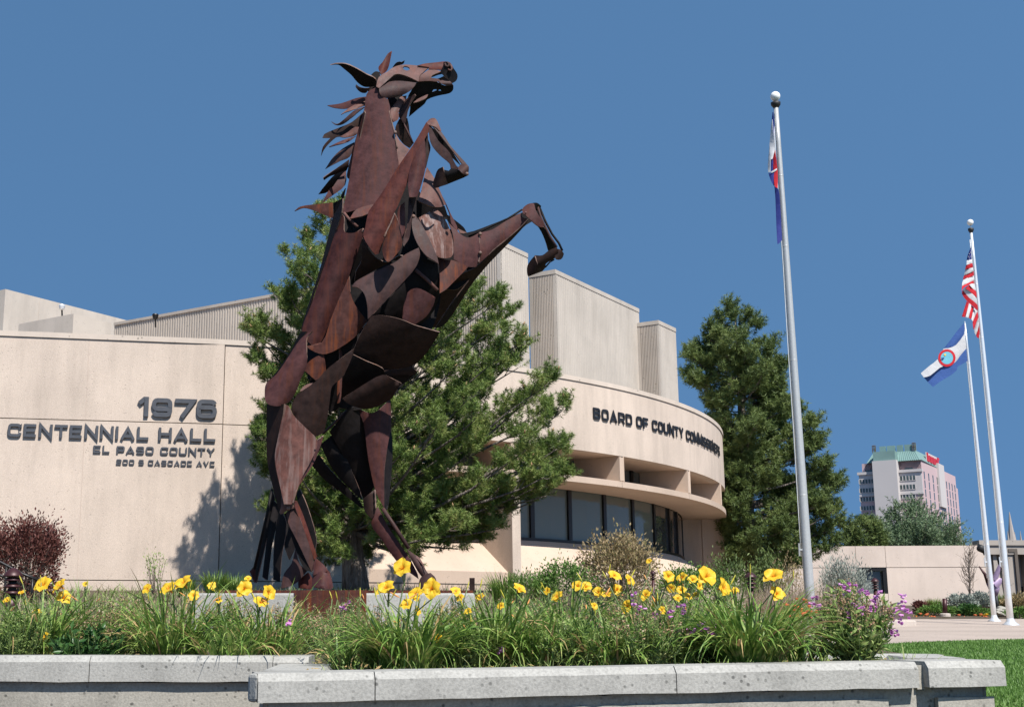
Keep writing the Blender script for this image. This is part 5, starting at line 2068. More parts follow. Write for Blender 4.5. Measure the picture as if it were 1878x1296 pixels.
# gable panel in the middle of the receding face
mb = MB()
face(mb, oR, rd_, rn_, rL * .44, rL * .60, -.3, .5, zrow0 - dz * 3.4, hz + 1.2)
mb.build('gable_panel', M['hotel_white'], hotel)
# copper roof
zr1 = sz(oL, ld_, ln_, 1650, 828)[1]
p0, p1 = oL + ld_ * (sa - 1.8), oL + ld_ * lL
V, Fc = [], []
ins = 3.0
z0_, z1_ = hz + .02, zr1 + .4
q = [p0 + ln_ * .3, p1 + ln_ * .3 + rn_ * .3, p1 + rd_ * (rL * .55), p0 + rd_ * (rL * .55)]
t_ = [p0 - ln_ * ins + ld_ * 1.0, p1 - ln_ * ins - ld_ * 1.5, p1 + rd_ * (rL * .55 - 3) - ld_ * 1.5, p0 + rd_ * (rL * .55 - 3) + ld_ * 1.0]
V = [(a[0], a[1], z0_) for a in q] + [(a[0], a[1], z1_) for a in t_]
mb = MB()
mb.add(V, [(3, 2, 1, 0), (4, 5, 6, 7), (0, 1, 5, 4), (1, 2, 6, 5), (2, 3, 7, 6), (3, 0, 4, 7)])
rf = mb.build('roof', M['copper'], hotel)
mb = MB()
a, b_ = np.array(V[0]), np.array(V[1])
c, d_ = np.array(V[4]), np.array(V[5])
for i in range(1, 26):
    u = i / 26
    lo, hi = a + (b_ - a) * u, c + (d_ - c) * u
    mb.tube([lo + np.array([*(ln_ * .05), 0]), hi + np.array([*(ln_ * .05), 0])], .09, 4)
mb.build('roof_seams', M['copper'], rf)
mb = MB()
for s0, s1 in ((.02, .06), (.16, .30), (.33, .52), (.56, .70), (.74, .92), (.94, 1.0)):
    u0, u1 = c + (d_ - c) * s0, c + (d_ - c) * s1
    mb.prism([tuple((u0)[:2]), tuple((u1)[:2]), tuple((u1)[:2] - ln_ * .6), tuple((u0)[:2] - ln_ * .6)], z1_ + .01, z1_ + 1.7)
mb.build('roof_screen', M['copper'], hotel)
mb = MB()
for s0 in (0.0, .93):
    u0, u1 = c + (d_ - c) * s0 + np.array([*(ln_ * .3), 0]), c + (d_ - c) * (s0 + .07) + np.array([*(ln_ * .3), 0])
    for k in (0, .5, 1):
        e_ = u0 + (u1 - u0) * k
        mb.tube([(e_[0], e_[1], z1_ + .02), (e_[0], e_[1], z1_ + 2.0)], .12, 4)
    for zz in (1.0, 1.95):
        mb.tube([(u0[0], u0[1], z1_ + zz), (u1[0], u1[1], z1_ + zz)], .12, 4)
mb.build('roof_rail', M['joint'], hotel, kind='stuff')
# low louvred dormer over the shaft
mb = MB()
face(mb, oL, ld_, ln_, sa + .2, sb_ - .3, -2, 1.6, zs_ + .01, zs_ + 2.4)
mb.build('roof_screen', M['copper'], hotel)
# red sign letters on the roof, too far to read: upright stroke shapes along the receding eave
so, zo = sz(oR, rd_, rn_, 1701, 838)
se_ = sz(oR, rd_, rn_, 1723, 852)[0]
n = 8
mb = MB()
face(mb, oR, rd_, rn_, so - .3, se_ + .5, -.4, -.2, hz + .1, hz + 3.0)
mb.build('sign_board', M['hotel_white'], hotel)
for i in range(n):
    s0 = so + (se_ - so) * i / n
    wd = (se_ - so) / n * .78
    hh = 2.3 if i in (0, n - 1) else 1.7
    mb = MB()
    z0 = hz + .6
    face(mb, oR, rd_, rn_, s0, s0 + wd * .34, -.19, .15, z0, z0 + hh)
    face(mb, oR, rd_, rn_, s0 + wd * .345, s0 + wd, -.19, .15, z0 + hh * (.72 if i % 2 else .0), z0 + hh * (.98 if i % 2 else .28))
    if i % 3 == 0:
        face(mb, oR, rd_, rn_, s0 + wd * .66, s0 + wd, -.19, .15, z0 + hh * .285, z0 + hh * .715)
    mb.build('sign_letter', M['sign_red'], hotel)

# spruce behind the low building
SY = 82.0
base = atY(1668, 1080, SY)
base[2] = gz(base[0], SY) - .1
top = atY(1664, 936, SY)
conifer('spruce_tree', 'blue-green spruce with upswept branches rising behind the low cream building', base, top,
        [(930, 1650, 1680), (948, 1630, 1705), (960, 1616, 1728), (972, 1602, 1728), (985, 1592, 1758), (998, 1580, 1768), (1012, 1575, 1770), (1060, 1580, 1760)],
        SY, 2.8, 95, 7, 24, .16, .05, 'needle_blue', bare_from=.25, tr=.25, up=.75, shoot=.8, seed=21, clump=.5)
base = atY(1585, 1080, SY - 4)
base[2] = gz(base[0], SY) - .1
conifer('spruce_tree', 'smaller darker evergreen left of the blue-green spruce behind the low building', base, atY(1588, 955, SY - 4),
        [(955, 1580, 1596), (970, 1566, 1608), (985, 1556, 1614), (1010, 1550, 1618), (1060, 1560, 1610)],
        SY - 4, 1.4, 46, 20, 18, .20, .05, 'needle_far', bare_from=.2, tr=.2, up=.4, shoot=.5, seed=23, clump=.5)

# ------------------------------------------------------------------ flagpoles
def flagpole(label, xb, yb_, xt, yt, Y, r0, r1, mat, ball=True, flare=True, y_ball=None, r_ball=.1):
    b = atY(xb, yb_, Y)
    t = atY(xt, yt, Y)
    ht = float(t[2] - b[2])
    root = thing('flagpole', label, 'flagpole', b)
    mb = MB()
    N = 14
    mb.tube([b + (t - b) * i / N for i in range(N + 1)], [r0 + (r1 - r0) * (max(0, i / N - .15) / .85) for i in range(N + 1)], 24)
    mb.build('pole', M[mat], root, True)
    mb = MB()
    if flare:
        mb.lathe([(r0 * 2.5, -.02), (r0 * 2.5, .02), (r0 * 1.9, .05), (r0 * 1.25, .11), (r0 * 1.06, .17)], b, 24)
        mb.build('base_flange', M[mat], root, True)
    else:
        mb.lathe([(r0 * 1.5, -.02), (r0 * 1.5, .03), (r0 * 1.15, .045), (r0 * 1.05, .08)], b, 24)
        mb.build('base_flange', M[mat], root, True)
    # weld rings along the shaft
    for f in (.25, .5, .72, .86):
        mb = MB()
        rr_ = r0 + (r1 - r0) * (max(0, f - .15) / .85)
        mb.lathe([(rr_ * 1.0, -.012), (rr_ * 1.03, -.008), (rr_ * 1.03, .008), (rr_ * 1.0, .012)], tuple(b + (t - b) * f), 24)
        mb.build('shaft_ring', M[mat], root, True)
    if ball:
        mb = MB()
        mb.lathe([(r1 * 1.0, -.02), (r1 * 2.0, .05), (r1 * 2.1, .10), (r1 * 1.2, .12)], t, 16)
        mb.build('truck', M['black'], root, True)
        zb_ = float(atY(xt, y_ball, Y)[2] - t[2])
        mb = MB()
        mb.lathe([(.012, .11), (.012, zb_)], t, 8)
        mb.build('spindle', M['alu'], root)
        mb = MB()
        mb.lathe([(max(.004, r_ball * math.sin(math.pi * i / 10)), zb_ - r_ball * math.cos(math.pi * i / 10)) for i in range(11)], t, 20)
        mb.build('ball', M['white_ball'], root, True)
    mb = MB()
    mb.lathe([(r1 * .7, 0), (r1 * .7, .06)], t, 10)
    mb.build('cap', M[mat], root)
    # halyard and cleat
    mb = MB()
    for s in (-1, 1):
        pts_ = []
        for i in range(12):
            f = .14 + .84 * i / 11
            rr_ = r0 + (r1 - r0) * (max(0, f - .15) / .85) + .012
            c_ = b + (t - b) * f
            pts_.append((c_[0] - rr_ - .01 * abs(math.sin(f * 9)) * (s > 0), c_[1] - .02 * s, c_[2]))
        mb.tube(pts_, .006, 5)
    mb.build('halyard', M['white_ball'], root, True)
    mb = MB()
    zc = b[2] + 1.6
    mb.box((b[0] - r0 - .03, b[1] - .02, zc), .07, .03, .03)
    mb.tube([(b[0] - r0 - .065, b[1] - .02, zc - .12), (b[0] - r0 - .065, b[1] - .02, zc + .12)], .015, 6)
    mb.build('cleat', M[mat], root)
    return root


flagpole('nearest tall grey aluminium flagpole, in front of the big pine', 1490, 1166, 1423, 197, 25.0, .092, .047, 'alu', True, False, 177, .10)
flagpole('tall white flagpole with a ball finial at the right, carrying the striped flag', 1854, 1146, 1781, 426, 34.0, .082, .036, 'alu_white', True, True, 408, .085)
flagpole('shorter thin flagpole without a ball, just left of the tall white one', 1824, 1139, 1769.5, 593, 36.4, .068, .026, 'alu_white', False, True)


def cloth(name, c):
    m, n, b = new_mat(name)
    b.inputs['Base Color'].default_value = (*c, 1)
    b.inputs['Roughness'].default_value = .75
    b.inputs['Specular IOR Level'].default_value = .15
    wv = noise(n, 3, 3, .5, coords(n))
    bump(n, b, wv.outputs['Fac'], .4, .06)
    return m


CL = {'white': cloth('white_flag_cloth', (.58, .57, .57)), 'navy': cloth('navy_flag_cloth', (.035, .045, .20)), 'red': cloth('red_flag_cloth', (.52, .025, .035)),
      'blue': cloth('blue_flag_cloth', (.055, .115, .32)), 'teal': cloth('teal_seal_print', (.16, .45, .55)), 'gold': cloth('gold_flag_cloth', (.75, .55, .12)), 'green': cloth('green_seal_print', (.05, .22, .16))}
ZT[11] = (1390, 150, 4.18)
ZT[12] = (1680, 440, 4.627)


def flag(name, label, parts_, z, Y, pt, group=None):
    P = atY(*zp(z, [pt])[0], Y)
    root = thing(name, label, 'flag', P, group)
    for (nm, pts_, mt, d, gx, bl, ax) in parts_:
        plate(root, nm, z, pts_, d, gx, 0, bl, ax, CL[mt], .006, at=Y, sub=2)
    return root


# limp tricolour state flag hanging beside the nearest pole
flag('state_flag', 'limp navy, white and red flag hanging close along the nearest flagpole', [
    ('blue_stripe', [(112, 235), (118, 232), (126, 330), (124, 440), (108, 400), (106, 300)], 'navy', .02, .5, .03, 85),
    ('white_stripe', [(110, 290), (116, 370), (124, 440), (130, 520), (120, 560), (112, 590), (96, 600), (94, 690), (78, 696), (76, 640), (84, 540), (94, 420), (102, 320)], 'white', .05, .6, .05, 85),
    ('emblem', [(122, 530), (132, 525), (152, 690), (152, 815), (128, 800), (122, 700), (114, 600)], 'red', .07, .5, .04, 85),
    ('blue_stripe', [(98, 590), (116, 590), (122, 690), (98, 694)], 'navy', .045, .4, .02, 85),
    ('white_fold', [(96, 692), (146, 664), (144, 678), (108, 698)], 'white', .11, .2, .01, 20),
    ('blue_stripe', [(80, 700), (110, 698), (140, 684), (126, 800), (100, 760)], 'navy', .06, .4, .03, 80),
    ('blue_stripe', [(126, 800), (152, 815), (168, 900), (184, 1190), (182, 1218), (150, 1246), (142, 1120), (134, 900)], 'navy', .04, .5, .05, 86)],
    11, 25.0, (150, 235))

us = [('canton', [(466, 58), (474, 165), (430, 172), (438, 130)], 'navy')]
sp_ = [
    ([(474, 165), (478, 196), (428, 212), (430, 172)], 'white'), ([(478, 196), (484, 232), (416, 252), (424, 214)], 'red'),
    ([(484, 232), (488, 266), (408, 300), (416, 252)], 'white'), ([(488, 266), (490, 302), (400, 340), (408, 300)], 'red'),
    ([(490, 302), (494, 340), (390, 390), (400, 340)], 'white'), ([(494, 340), (498, 372), (450, 380), (400, 412), (388, 440), (390, 390)], 'red'),
    ([(498, 372), (508, 425), (490, 420), (452, 380), (470, 370)], 'white'), ([(452, 380), (510, 440), (514, 492), (460, 440), (418, 408)], 'red'),
    ([(418, 408), (460, 440), (514, 495), (518, 545), (450, 490), (398, 425)], 'white'), ([(398, 425), (450, 490), (520, 548), (524, 600), (480, 560), (430, 515), (388, 455)], 'red'),
    ([(430, 518), (450, 536), (420, 655), (388, 650)], 'red'), ([(450, 536), (468, 552), (462, 600), (452, 662), (420, 655)], 'white'),
    ([(468, 552), (492, 575), (470, 672), (452, 662)], 'red'), ([(492, 575), (520, 605), (500, 650), (482, 690), (470, 672)], 'white'),
    ([(520, 605), (528, 660), (490, 760), (480, 700), (500, 650)], 'red'), ([(528, 660), (534, 720), (510, 812), (490, 762)], 'white'), ([(534, 720), (540, 790), (530, 835), (510, 812)], 'red')]
uroot = flag('national_flag', 'red and white striped flag with navy canton, draped against the tall white pole', [
    ('canton', us[0][1], 'navy', .04, .6, .05, 80)] + [('stripe', p_, c_, .05 + .02 * math.sin(i * 1.3), .5 * math.sin(i * .9), .05, 70) for i, (p_, c_) in enumerate(sp_)],
    12, 34.0, (466, 58))
for (sx_, sy_) in ((452, 118), (446, 140), (459, 140), (452, 156), (464, 105)):
    s5 = [(sx_ + (5.2 if k % 2 == 0 else 2.2) * math.sin(k * math.pi / 5), sy_ - (5.2 if k % 2 == 0 else 2.2) * math.cos(k * math.pi / 5)) for k in range(10)]
    plate(uroot, 'star', 12, s5, .115, .6, 0, 0, 80, CL['white'], .004, at=34.0, sub=1)

seal = lambda r_, n=22: [(262 + r_ * math.cos(2 * math.pi * k / n), 1000 + r_ * math.sin(2 * math.pi * k / n)) for k in range(n)]
croot = flag('county_flag', 'blue and white flag with a red-ringed round seal flying left from the short pole', [
    ('blue_stripe', [(410, 700), (408, 800), (340, 890), (272, 918), (234, 922), (290, 850), (350, 770)], 'blue', .02, .3, .08, 60),
    ('white_stripe', [(408, 800), (426, 920), (372, 985), (330, 1040), (262, 1060), (200, 1085), (120, 1150), (66, 1165), (40, 1130), (110, 1070), (185, 1010), (234, 922), (272, 918), (340, 890)], 'white', .03, .2, .09, 60),
    ('blue_stripe', [(426, 920), (438, 1025), (380, 1060), (352, 1075), (345, 1105), (290, 1150), (240, 1180), (190, 1210), (145, 1246), (105, 1210), (66, 1165), (120, 1150), (200, 1085), (262, 1060), (330, 1040), (372, 985)], 'blue', .02, .3, .09, 60)],
    12, 36.4, (410, 700))
plate(croot, 'seal_ring', 12, seal(74), .128, .2, 0, .01, 60, CL['red'], .006, at=36.4, sub=1, hole=[seal(54)])
plate(croot, 'seal_picture', 12, seal(53), .127, .2, 0, .01, 60, CL['teal'], .006, at=36.4, sub=1)
plate(croot, 'seal_hill', 12, [(222, 1036), (262, 1018), (308, 992), (312, 1012), (300, 1038), (270, 1050), (240, 1048)], .134, .2, 0, 0, 60, CL['green'], .004, at=36.4, sub=1)
plate(croot, 'seal_sun', 12, [(236, 968), (250, 962), (256, 976), (244, 986)], .134, .2, 0, 0, 60, CL['gold'], .004, at=36.4, sub=1)
plate(croot, 'seal_mark', 12, [(212, 1000), (240, 996), (236, 1010), (216, 1010)], .134, .2, 0, 0, 60, CL['navy'], .004, at=36.4, sub=1)
plate(croot, 'seal_snow', 12, [(252, 1016), (308, 988), (310, 996), (262, 1024)], .135, .2, 0, 0, 60, CL['white'], .004, at=36.4, sub=1)

# black floodlight on a bracket near the right-hand poles
fp = atY(1801, 1004, 40.0)
fl_ = thing('floodlight', 'black floodlight on a thin pole arm beside the white flagpoles', 'light', (fp[0] + .35, 40, gz(fp[0], 40)))
mb = MB()
a, b_ = atY(1794, 1003, 40), atY(1808, 1010, 40)
mb.tube([a + np.array([-.01, 0, .0]), a + np.array([.05, 0, -.02]), b_], [.09, .115, .10], 14)
mb.build('lamp_head', M['black'], fl_, True)
mb = MB()
c = atY(1806, 1017, 40)
pz = atY(1813, 1012, 40)
mb.tube([b_, pz], .05, 8)
mb.tube([(b_ + a) / 2 + np.array([.04, 0, -.05]), c], .04, 8)
mb.tube([pz, (pz[0] + .05, pz[1], gz(fp[0], 40))], .035, 8)
mb.build('bracket', M['black'], fl_, True)

# ------------------------------------------------------------------ plants
M['lily_leaf'] = leaf_mat('green_strap_leaf', [(.055, .125, .022), (.125, .235, .040), (.24, .34, .075), (.48, .45, .16)], 7, .30, .45, 30)
M['lily_leaf_dry'] = leaf_mat('straw_dry_leaf', [(.30, .20, .08), (.42, .30, .13), (.50, .33, .17)], 9, .25, .7, 30)
M['scape'] = plain('green_flower_stalk', (.13, .18, .06), .6, 0, .2, 20)
M['petal'] = leaf_mat('golden_yellow_petal', [(.80, .45, .018), (.86, .56, .030), (.90, .66, .09)], 12, .35, .5, 50)
M['throat'] = plain('orange_flower_throat', (.80, .27, .012), .6, 0, .15, 40)
M['bud'] = plain('yellow_green_bud', (.52, .45, .05), .55, 0, .3, 15)
M['wilt'] = plain('wilted_orange_flower', (.62, .26, .07), .7, 0, .3, 30)
M['fine_green'] = leaf_mat('fine_mid_green_leaf', [(.11, .185, .045), (.20, .30, .075), (.30, .39, .12), (.44, .43, .20)], 6, .3, .55, 30)
M['dark_green'] = leaf_mat('glossy_dark_leaf', [(.025, .07, .018), (.05, .12, .03), (.09, .17, .045)], 6, .2, .35, 30)
M['brown_head'] = leaf_mat('tan_dry_seed_head', [(.22, .12, .06), (.38, .24, .14), (.52, .40, .28)], 8, .15, .8, 40)
M['purple'] = leaf_mat('purple_bell_petal', [(.50, .12, .44), (.66, .26, .58), (.78, .46, .72)], 12, .3, .55, 50)
M['red_leaf'] = leaf_mat('dark_red_barberry_leaf', [(.075, .024, .020), (.14, .050, .040), (.22, .10, .075)], 5, .2, .6, 25)
M['tan_leaf'] = leaf_mat('tan_and_green_leaf', [(.17, .16, .06), (.30, .24, .11), (.42, .30, .18), (.24, .26, .08)], 6, .25, .65, 25)
M['bush_green'] = leaf_mat('bright_bush_leaf', [(.06, .13, .022), (.115, .21, .04), (.18, .28, .07)], 5, .3, .55, 25)
M['sage'] = leaf_mat('silver_sage_leaf', [(.19, .22, .18), (.30, .33, .28), (.40, .42, .37)], 4, .2, .7, 20)
M['dry_grass'] = leaf_mat('pinkish_dry_grass', [(.26, .20, .13), (.40, .31, .22), (.48, .37, .28)], 5, .3, .7, 20)
M['coral'] = plain('coral_orange_flower', (.70, .18, .06), .6, 0, .3, 25)
M['twig'] = plain('grey_brown_twig', (.17, .13, .10), .85, 0, .2, 15)


def ribbons(base, az, el0, length, width, droop, seg=5, twist=None):
    """arching strap leaves; all arrays of length n. returns V, F (quads)"""
    n = len(az)
    d = np.stack([np.cos(az), np.sin(az)], 1)
    side = np.stack([-np.sin(az), np.cos(az), np.zeros(n)], 1)
    if twist is not None:
        side = side * np.cos(twist)[:, None] + np.array([0, 0, 1.0]) * np.sin(twist)[:, None]
    V = np.zeros((n, seg + 1, 2, 3))
    p = base.copy()
    el = el0.copy()
    step = length / seg
    for i in range(seg + 1):
        t = i / seg
        wd = width * (0.75 + .5 * t) * (1 - t ** 2.2) if i < seg else width * .02
        wd = np.asarray(wd)
        V[:, i, 0] = p - side * (wd / 2)[:, None]
        V[:, i, 1] = p + side * (wd / 2)[:, None]
        el = el - droop / seg * (.5 + 1.2 * t)
        p = p + np.stack([d[:, 0] * np.cos(el), d[:, 1] * np.cos(el), np.sin(el)], 1) * step[:, None]
    base_i = (np.arange(n) * (seg + 1) * 2)[:, None]
    k = np.arange(seg)[None, :]
    a = base_i + k * 2
    F = np.stack([a, a + 1, a + 3, a + 2], 2).reshape(-1, 4)
    return V.reshape(-1, 3), F


def leaf_cloud(C, D, ln, wd, fold=.3):
    """small pointed leaves (two triangles each) at C along D"""
    n = len(C)
    s = np.cross(D, rand_unit(n))
    s /= np.maximum(1e-6, np.linalg.norm(s, axis=1))[:, None]
    up = np.cross(s, D)
    ln = np.broadcast_to(ln, n)
    wd = np.broadcast_to(wd, n)
    mid = C + D * (ln * .5)[:, None]
    V = np.stack([C, mid - s * (wd / 2)[:, None] + up * (wd * fold / 2)[:, None], C + D * ln[:, None] - up * (ln * .12)[:, None], mid + s * (wd / 2)[:, None] + up * (wd * fold / 2)[:, None]], 1).reshape(-1, 3)
    i = np.arange(n)[:, None] * 4
    F = np.concatenate([i + np.array([[0, 1, 2]]), i + np.array([[0, 2, 3]])], 0)
    return V, F


def stamp_petal():
    """one daylily petal mesh, base at origin, pointing up +Z and flaring towards +X; unit length"""
    V, F = [], []
    S, T = 6, 4
    for i in range(S + 1):
        t = i / S
        x = .10 + .62 * t ** 1.5
        z = .30 + .62 * t - .42 * t ** 3
        w_ = .40 * math.sin(math.pi * min(1, .12 + t * .86)) ** .8 * (1 if t < 1 else .15)
        for j in range(T + 1):
            u = (j / T - .5) * 2
            ruff = .035 * math.sin(7 * t + 5 * u) * abs(u) * t
            V.append((x - .09 * (1 - abs(u)) * w_ * 2 + .05 * u * u, u * w_, z + ruff + .04 * u * u))
    for i in range(S):
        for j in range(T):
            a = i * (T + 1) + j
            F.append((a, a + 1, a + T + 2, a + T + 1))
    return V, F


_pv, _pf = stamp_petal()
_pm = bpy.data.meshes.new('petal')
_pm.from_pydata(_pv, [], _pf)
_pm.materials.append(M['petal'])
_pm.polygons.foreach_set('use_smooth', np.ones(len(_pm.polygons), dtype=bool))
_tb = MB()
_tb.lathe([(.035, -.05), (.05, .05), (.10, .30), (.13, .42), (.09, .38), (.04, .2)], (0, 0, 0), 8)
for k in range(5):
    a = k * 1.256
    _tb.tube([(0, 0, .3), (.05 * math.cos(a), .05 * math.sin(a), .55), (.13 * math.cos(a), .13 * math.sin(a), .75)], .014, 4)
_tm = bpy.data.meshes.new('flower')
_tm.from_pydata(_tb.V, [], _tb.F)
_tm.materials.append(M['throat'])
_bb = MB()
_bb.lathe([(.02, 0), (.07, .25), (.085, .5), (.06, .8), (.01, 1)], (0, 0, 0), 7)
_bm_ = bpy.data.meshes.new('bud')
_bm_.from_pydata(_bb.V, [], _bb.F)
_bm_.materials.append(M['bud'])
_wm = _bm_.copy()
_wm.name = 'wilted_flower'
_wm.materials.clear()
_wm.materials.append(M['wilt'])


def orient(d, roll):
    q = Vector(d).to_track_quat('Z', 'Y')
    return (q @ Matrix.Rotation(roll, 3, 'Z').to_quaternion()).to_euler()


def put_flower(root, P, d, size, rnd):
    o = bpy.data.objects.new('flower', _tm)
    COL.objects.link(o)
    o.parent = root
    o.location = Vector(P) - Vector(root.location)
    o.scale = (size,) * 3
    o.rotation_euler = orient(d, rnd.uniform(0, 6))
    for k in range(6):
        p = bpy.data.objects.new('petal', _pm)
        COL.objects.link(p)
        p.parent = o
        p.rotation_euler = (rnd.uniform(-.08, .08), rnd.uniform(-.12, .12) + (.06 if k % 2 else -.05), k * math.pi / 3 + rnd.uniform(-.08, .08))
        s = rnd.uniform(.9, 1.08)
        p.scale = (s, s * (1.12 if k % 2 == 0 else .82), s)
    return o


LILY_LABELS = {}


def lily(px, py, Y, h_px, spread_px, n_leaf, flowers, label, seed, buds=3, dry=.06, wilt=1, backside=True):
    """daylily clump standing at photo (px, py), distance Y; flowers = list of photo (x, y, size px)"""
    rnd = random.Random(seed)
    b = atY(px, py, Y)
    z0 = grow_z(b[0], b[1])
    b[2] = z0
    k = Y / FPX
    root = thing('daylily', label, 'daylily', b, 'yellow daylily clumps in the raised bed')
    n = n_leaf
    rr_ = .05 + .09 * np.sqrt(rng.random(n))
    az0 = rng.random(n) * 2 * math.pi
    base = np.stack([b[0] + rr_ * np.cos(az0) * 1.3, b[1] + rr_ * np.sin(az0), np.full(n, z0 - .01)], 1)
    az = az0 + rng.normal(0, .5, n)
    top = atY(px, py - h_px, Y)[2] - z0
    ln = top * rng.uniform(.75, 1.35, n)
    el0 = rng.uniform(1.0, 1.5, n)
    dr = rng.uniform(.5, 2.3, n)
    V, F = ribbons(base, az, el0, ln, rng.uniform(.013, .022, n), dr, 6, rng.normal(0, .35, n))
    nd = int(n * dry)
    nf = 6
    mesh_obj('leaves', V[nd * 14:], F[nd * nf:] - nd * 14, M['lily_leaf'], root, False, 'stuff')
    if nd:
        mesh_obj('dry_leaves', V[:nd * 14], F[:nd * nf], M['lily_leaf_dry'], root, False, 'stuff')
    sc = MB()
    cam_dir = np.array([0 - b[0] * .1, -1, .12])
    tops = []
    for (fx, fy, fs_) in flowers:
        yy = Y + rnd.uniform(-.15, .15)
        P = atY(fx, fy, yy)
        st = np.array([b[0] + rnd.uniform(-.08, .08), b[1] + rnd.uniform(-.06, .06), z0])
        mid = (P + st) / 2 + np.array([(st[0] - P[0]) * .25, 0, .06])
        dirv = np.array([rnd.uniform(-.65, .65), -.8 + rnd.uniform(-.2, .35), rnd.uniform(.1, .9)])
        dirv /= np.linalg.norm(dirv)
        size = fs_ * k * rnd.uniform(.72, .95)
        root_f = P - dirv * size * .55
        sc.tube([st, mid, root_f + np.array([0, 0, -.05]), root_f], [.0055, .005, .004, .0035], 5)
        put_flower(root, root_f, dirv, size, rnd)
        tops.append(root_f)
    for j in range(buds + wilt):
        if tops and rnd.random() < .7:
            o_ = tops[rnd.randrange(len(tops))]
            P = o_ + np.array([rnd.uniform(-.06, .06), rnd.uniform(-.03, .03), rnd.uniform(-.08, .07)])
            st = o_ - np.array([0, 0, .09])
        else:
            P = np.array([b[0] + rnd.uniform(-.3, .3), b[1] + rnd.uniform(-.2, .1), z0 + top * rnd.uniform(.75, 1.05)])
            st = np.array([b[0], b[1], z0])
        sc.tube([st, (st + P) / 2 + np.array([0, 0, .02]), P], .0038, 5)
        w_ = j >= buds
        o = bpy.data.objects.new('wilted_flower' if w_ else 'bud', _wm if w_ else _bm_)
        COL.objects.link(o)
        o.parent = root
        o.location = Vector(P) - Vector(root.location)
        o.rotation_euler = orient((rnd.uniform(-.6, .6), rnd.uniform(-.5, .2), -.3 if w_ else 1), 0)
        s = rnd.uniform(.05, .08)
        o.scale = (s * .8, s * .8, s)
    if sc.V:
        sc.build('flower_stalks', M['scape'], root, True, 'stuff')
    return root


lily(75, 1190, 10.2, 130, 90, 150, [(78, 1071, 29), (108, 1072, 24), (117, 1094, 22), (67, 1124, 17), (82, 1166, 16)], 'daylily clump at the left edge with two open flowers side by side', 1)
lily(315, 1192, 9.9, 135, 120, 260, [(308, 1077, 29), (336, 1067, 27), (270, 1079, 16), (356, 1091, 19), (388, 1074, 14)], 'wide daylily clump under the tan wall sign, left of the concrete plinth', 2, 4, .10)
lily(492, 1192, 9.9, 120, 80, 180, [(448, 1079, 29), (494, 1085, 27), (479, 1103, 22), (455, 1060, 12)], 'daylily clump with three flowers in front of the plinth left end', 3, 3, .14)
lily(748, 1214, 8.4, 130, 110, 330, [(737, 1041, 28), (707, 1076, 28), (763, 1088, 28), (791, 1078, 27), (746, 1107, 22), (765, 1120, 14), (803, 1169, 14)], 'dense daylily clump below the far hind hoof with six flowers', 4, 7, .05, 3)
lily(905, 1196, 8.9, 120, 110, 280, [(953, 1079, 25), (836, 1083, 17), (843, 1095, 15), (880, 1094, 16)], 'daylily clump with one big flower left of the green round bush', 5, 4, .06)
lily(1035, 1180, 9.6, 120, 90, 160, [(1059, 1073, 19), (1075, 1075, 19), (1097, 1085, 19), (1112, 1088, 18), (1127, 1054, 19), (1155, 1062, 19), (1021, 1093, 20), (1132, 1080, 19)], 'daylily clump with a row of small flowers below the tan shrub', 6, 3, .06, 3)
lily(1180, 1150, 9.5, 90, 80, 130, [(1150, 1110, 23), (1183, 1090, 20), (1145, 1120, 14), (1203, 1104, 16), (1190, 1028, 11)], 'daylily clump with drooping flowers beside the small maroon bollard', 7, 3, .05, 3)
lily(1255, 1165, 9.4, 110, 80, 150, [(1226, 1056, 17), (1250, 1058, 19), (1270, 1062, 15), (1230, 1078, 16), (1249, 1081, 16), (1262, 1093, 15), (1243, 1096, 14)], 'daylily clump crowded with small flowers left of the two biggest flowers', 8, 3, .05, 3)
lily(1375, 1203, 8.6, 145, 130, 400, [(1297, 1055, 31), (1328, 1077, 30), (1418, 1055, 26), (1425, 1087, 24), (1347, 1083, 12), (1350, 1080, 13), (1361, 1165, 15)], 'largest daylily clump, right of the middle, with two big flowers on its left', 9, 4, .07, 3)
lily(600, 1150, 11.2, 60, 60, 60, [], 'small flowerless daylily tuft before the rusty plinth front', 10, 2, .1, 1)
lily(985, 1204, 8.8, 95, 80, 170, [(918, 1110, 13), (1003, 1083, 14)], 'low strap-leaved daylily clump between the big single flower and the flower row', 12, 3, .10)
lily(1112, 1206, 8.7, 85, 80, 170, [(1090, 1110, 13)], 'low daylily clump at the coping below the flower row', 13, 3, .10)
lily(1235, 1204, 8.8, 90, 80, 170, [(1215, 1118, 13), (1276, 1090, 14), (1284, 1074, 13)], 'low daylily clump at the coping left of the largest clump', 14, 3, .10)
lily(655, 1208, 8.6, 70, 60, 90, [], 'small strap-leaved tuft at the notch of the planter walls', 15, 1, .15)
lily(420, 1194, 9.6, 90, 70, 130, [(401, 1100, 12)], 'daylily tuft before the pale left end of the plinth', 16, 2, .12)
lily(20, 1190, 10.2, 90, 70, 110, [(12, 1100, 13)], 'daylily tuft cut by the left edge of the photo', 17, 2, .12)
lily(825, 1208, 8.7, 90, 70, 140, [(858, 1120, 12)], 'daylily tuft right of the dense six-flowered clump', 18, 3, .12)
lily(1462, 1200, 9.0, 75, 60, 90, [], 'arching daylily tuft right of the largest clump', 19, 1, .12)
lily(165, 1150, 11.0, 90, 80, 110, [(156, 1070, 10), (40, 1085, 12)], 'thin daylily clump behind the tan seed heads near the left edge', 11, 2, .12)


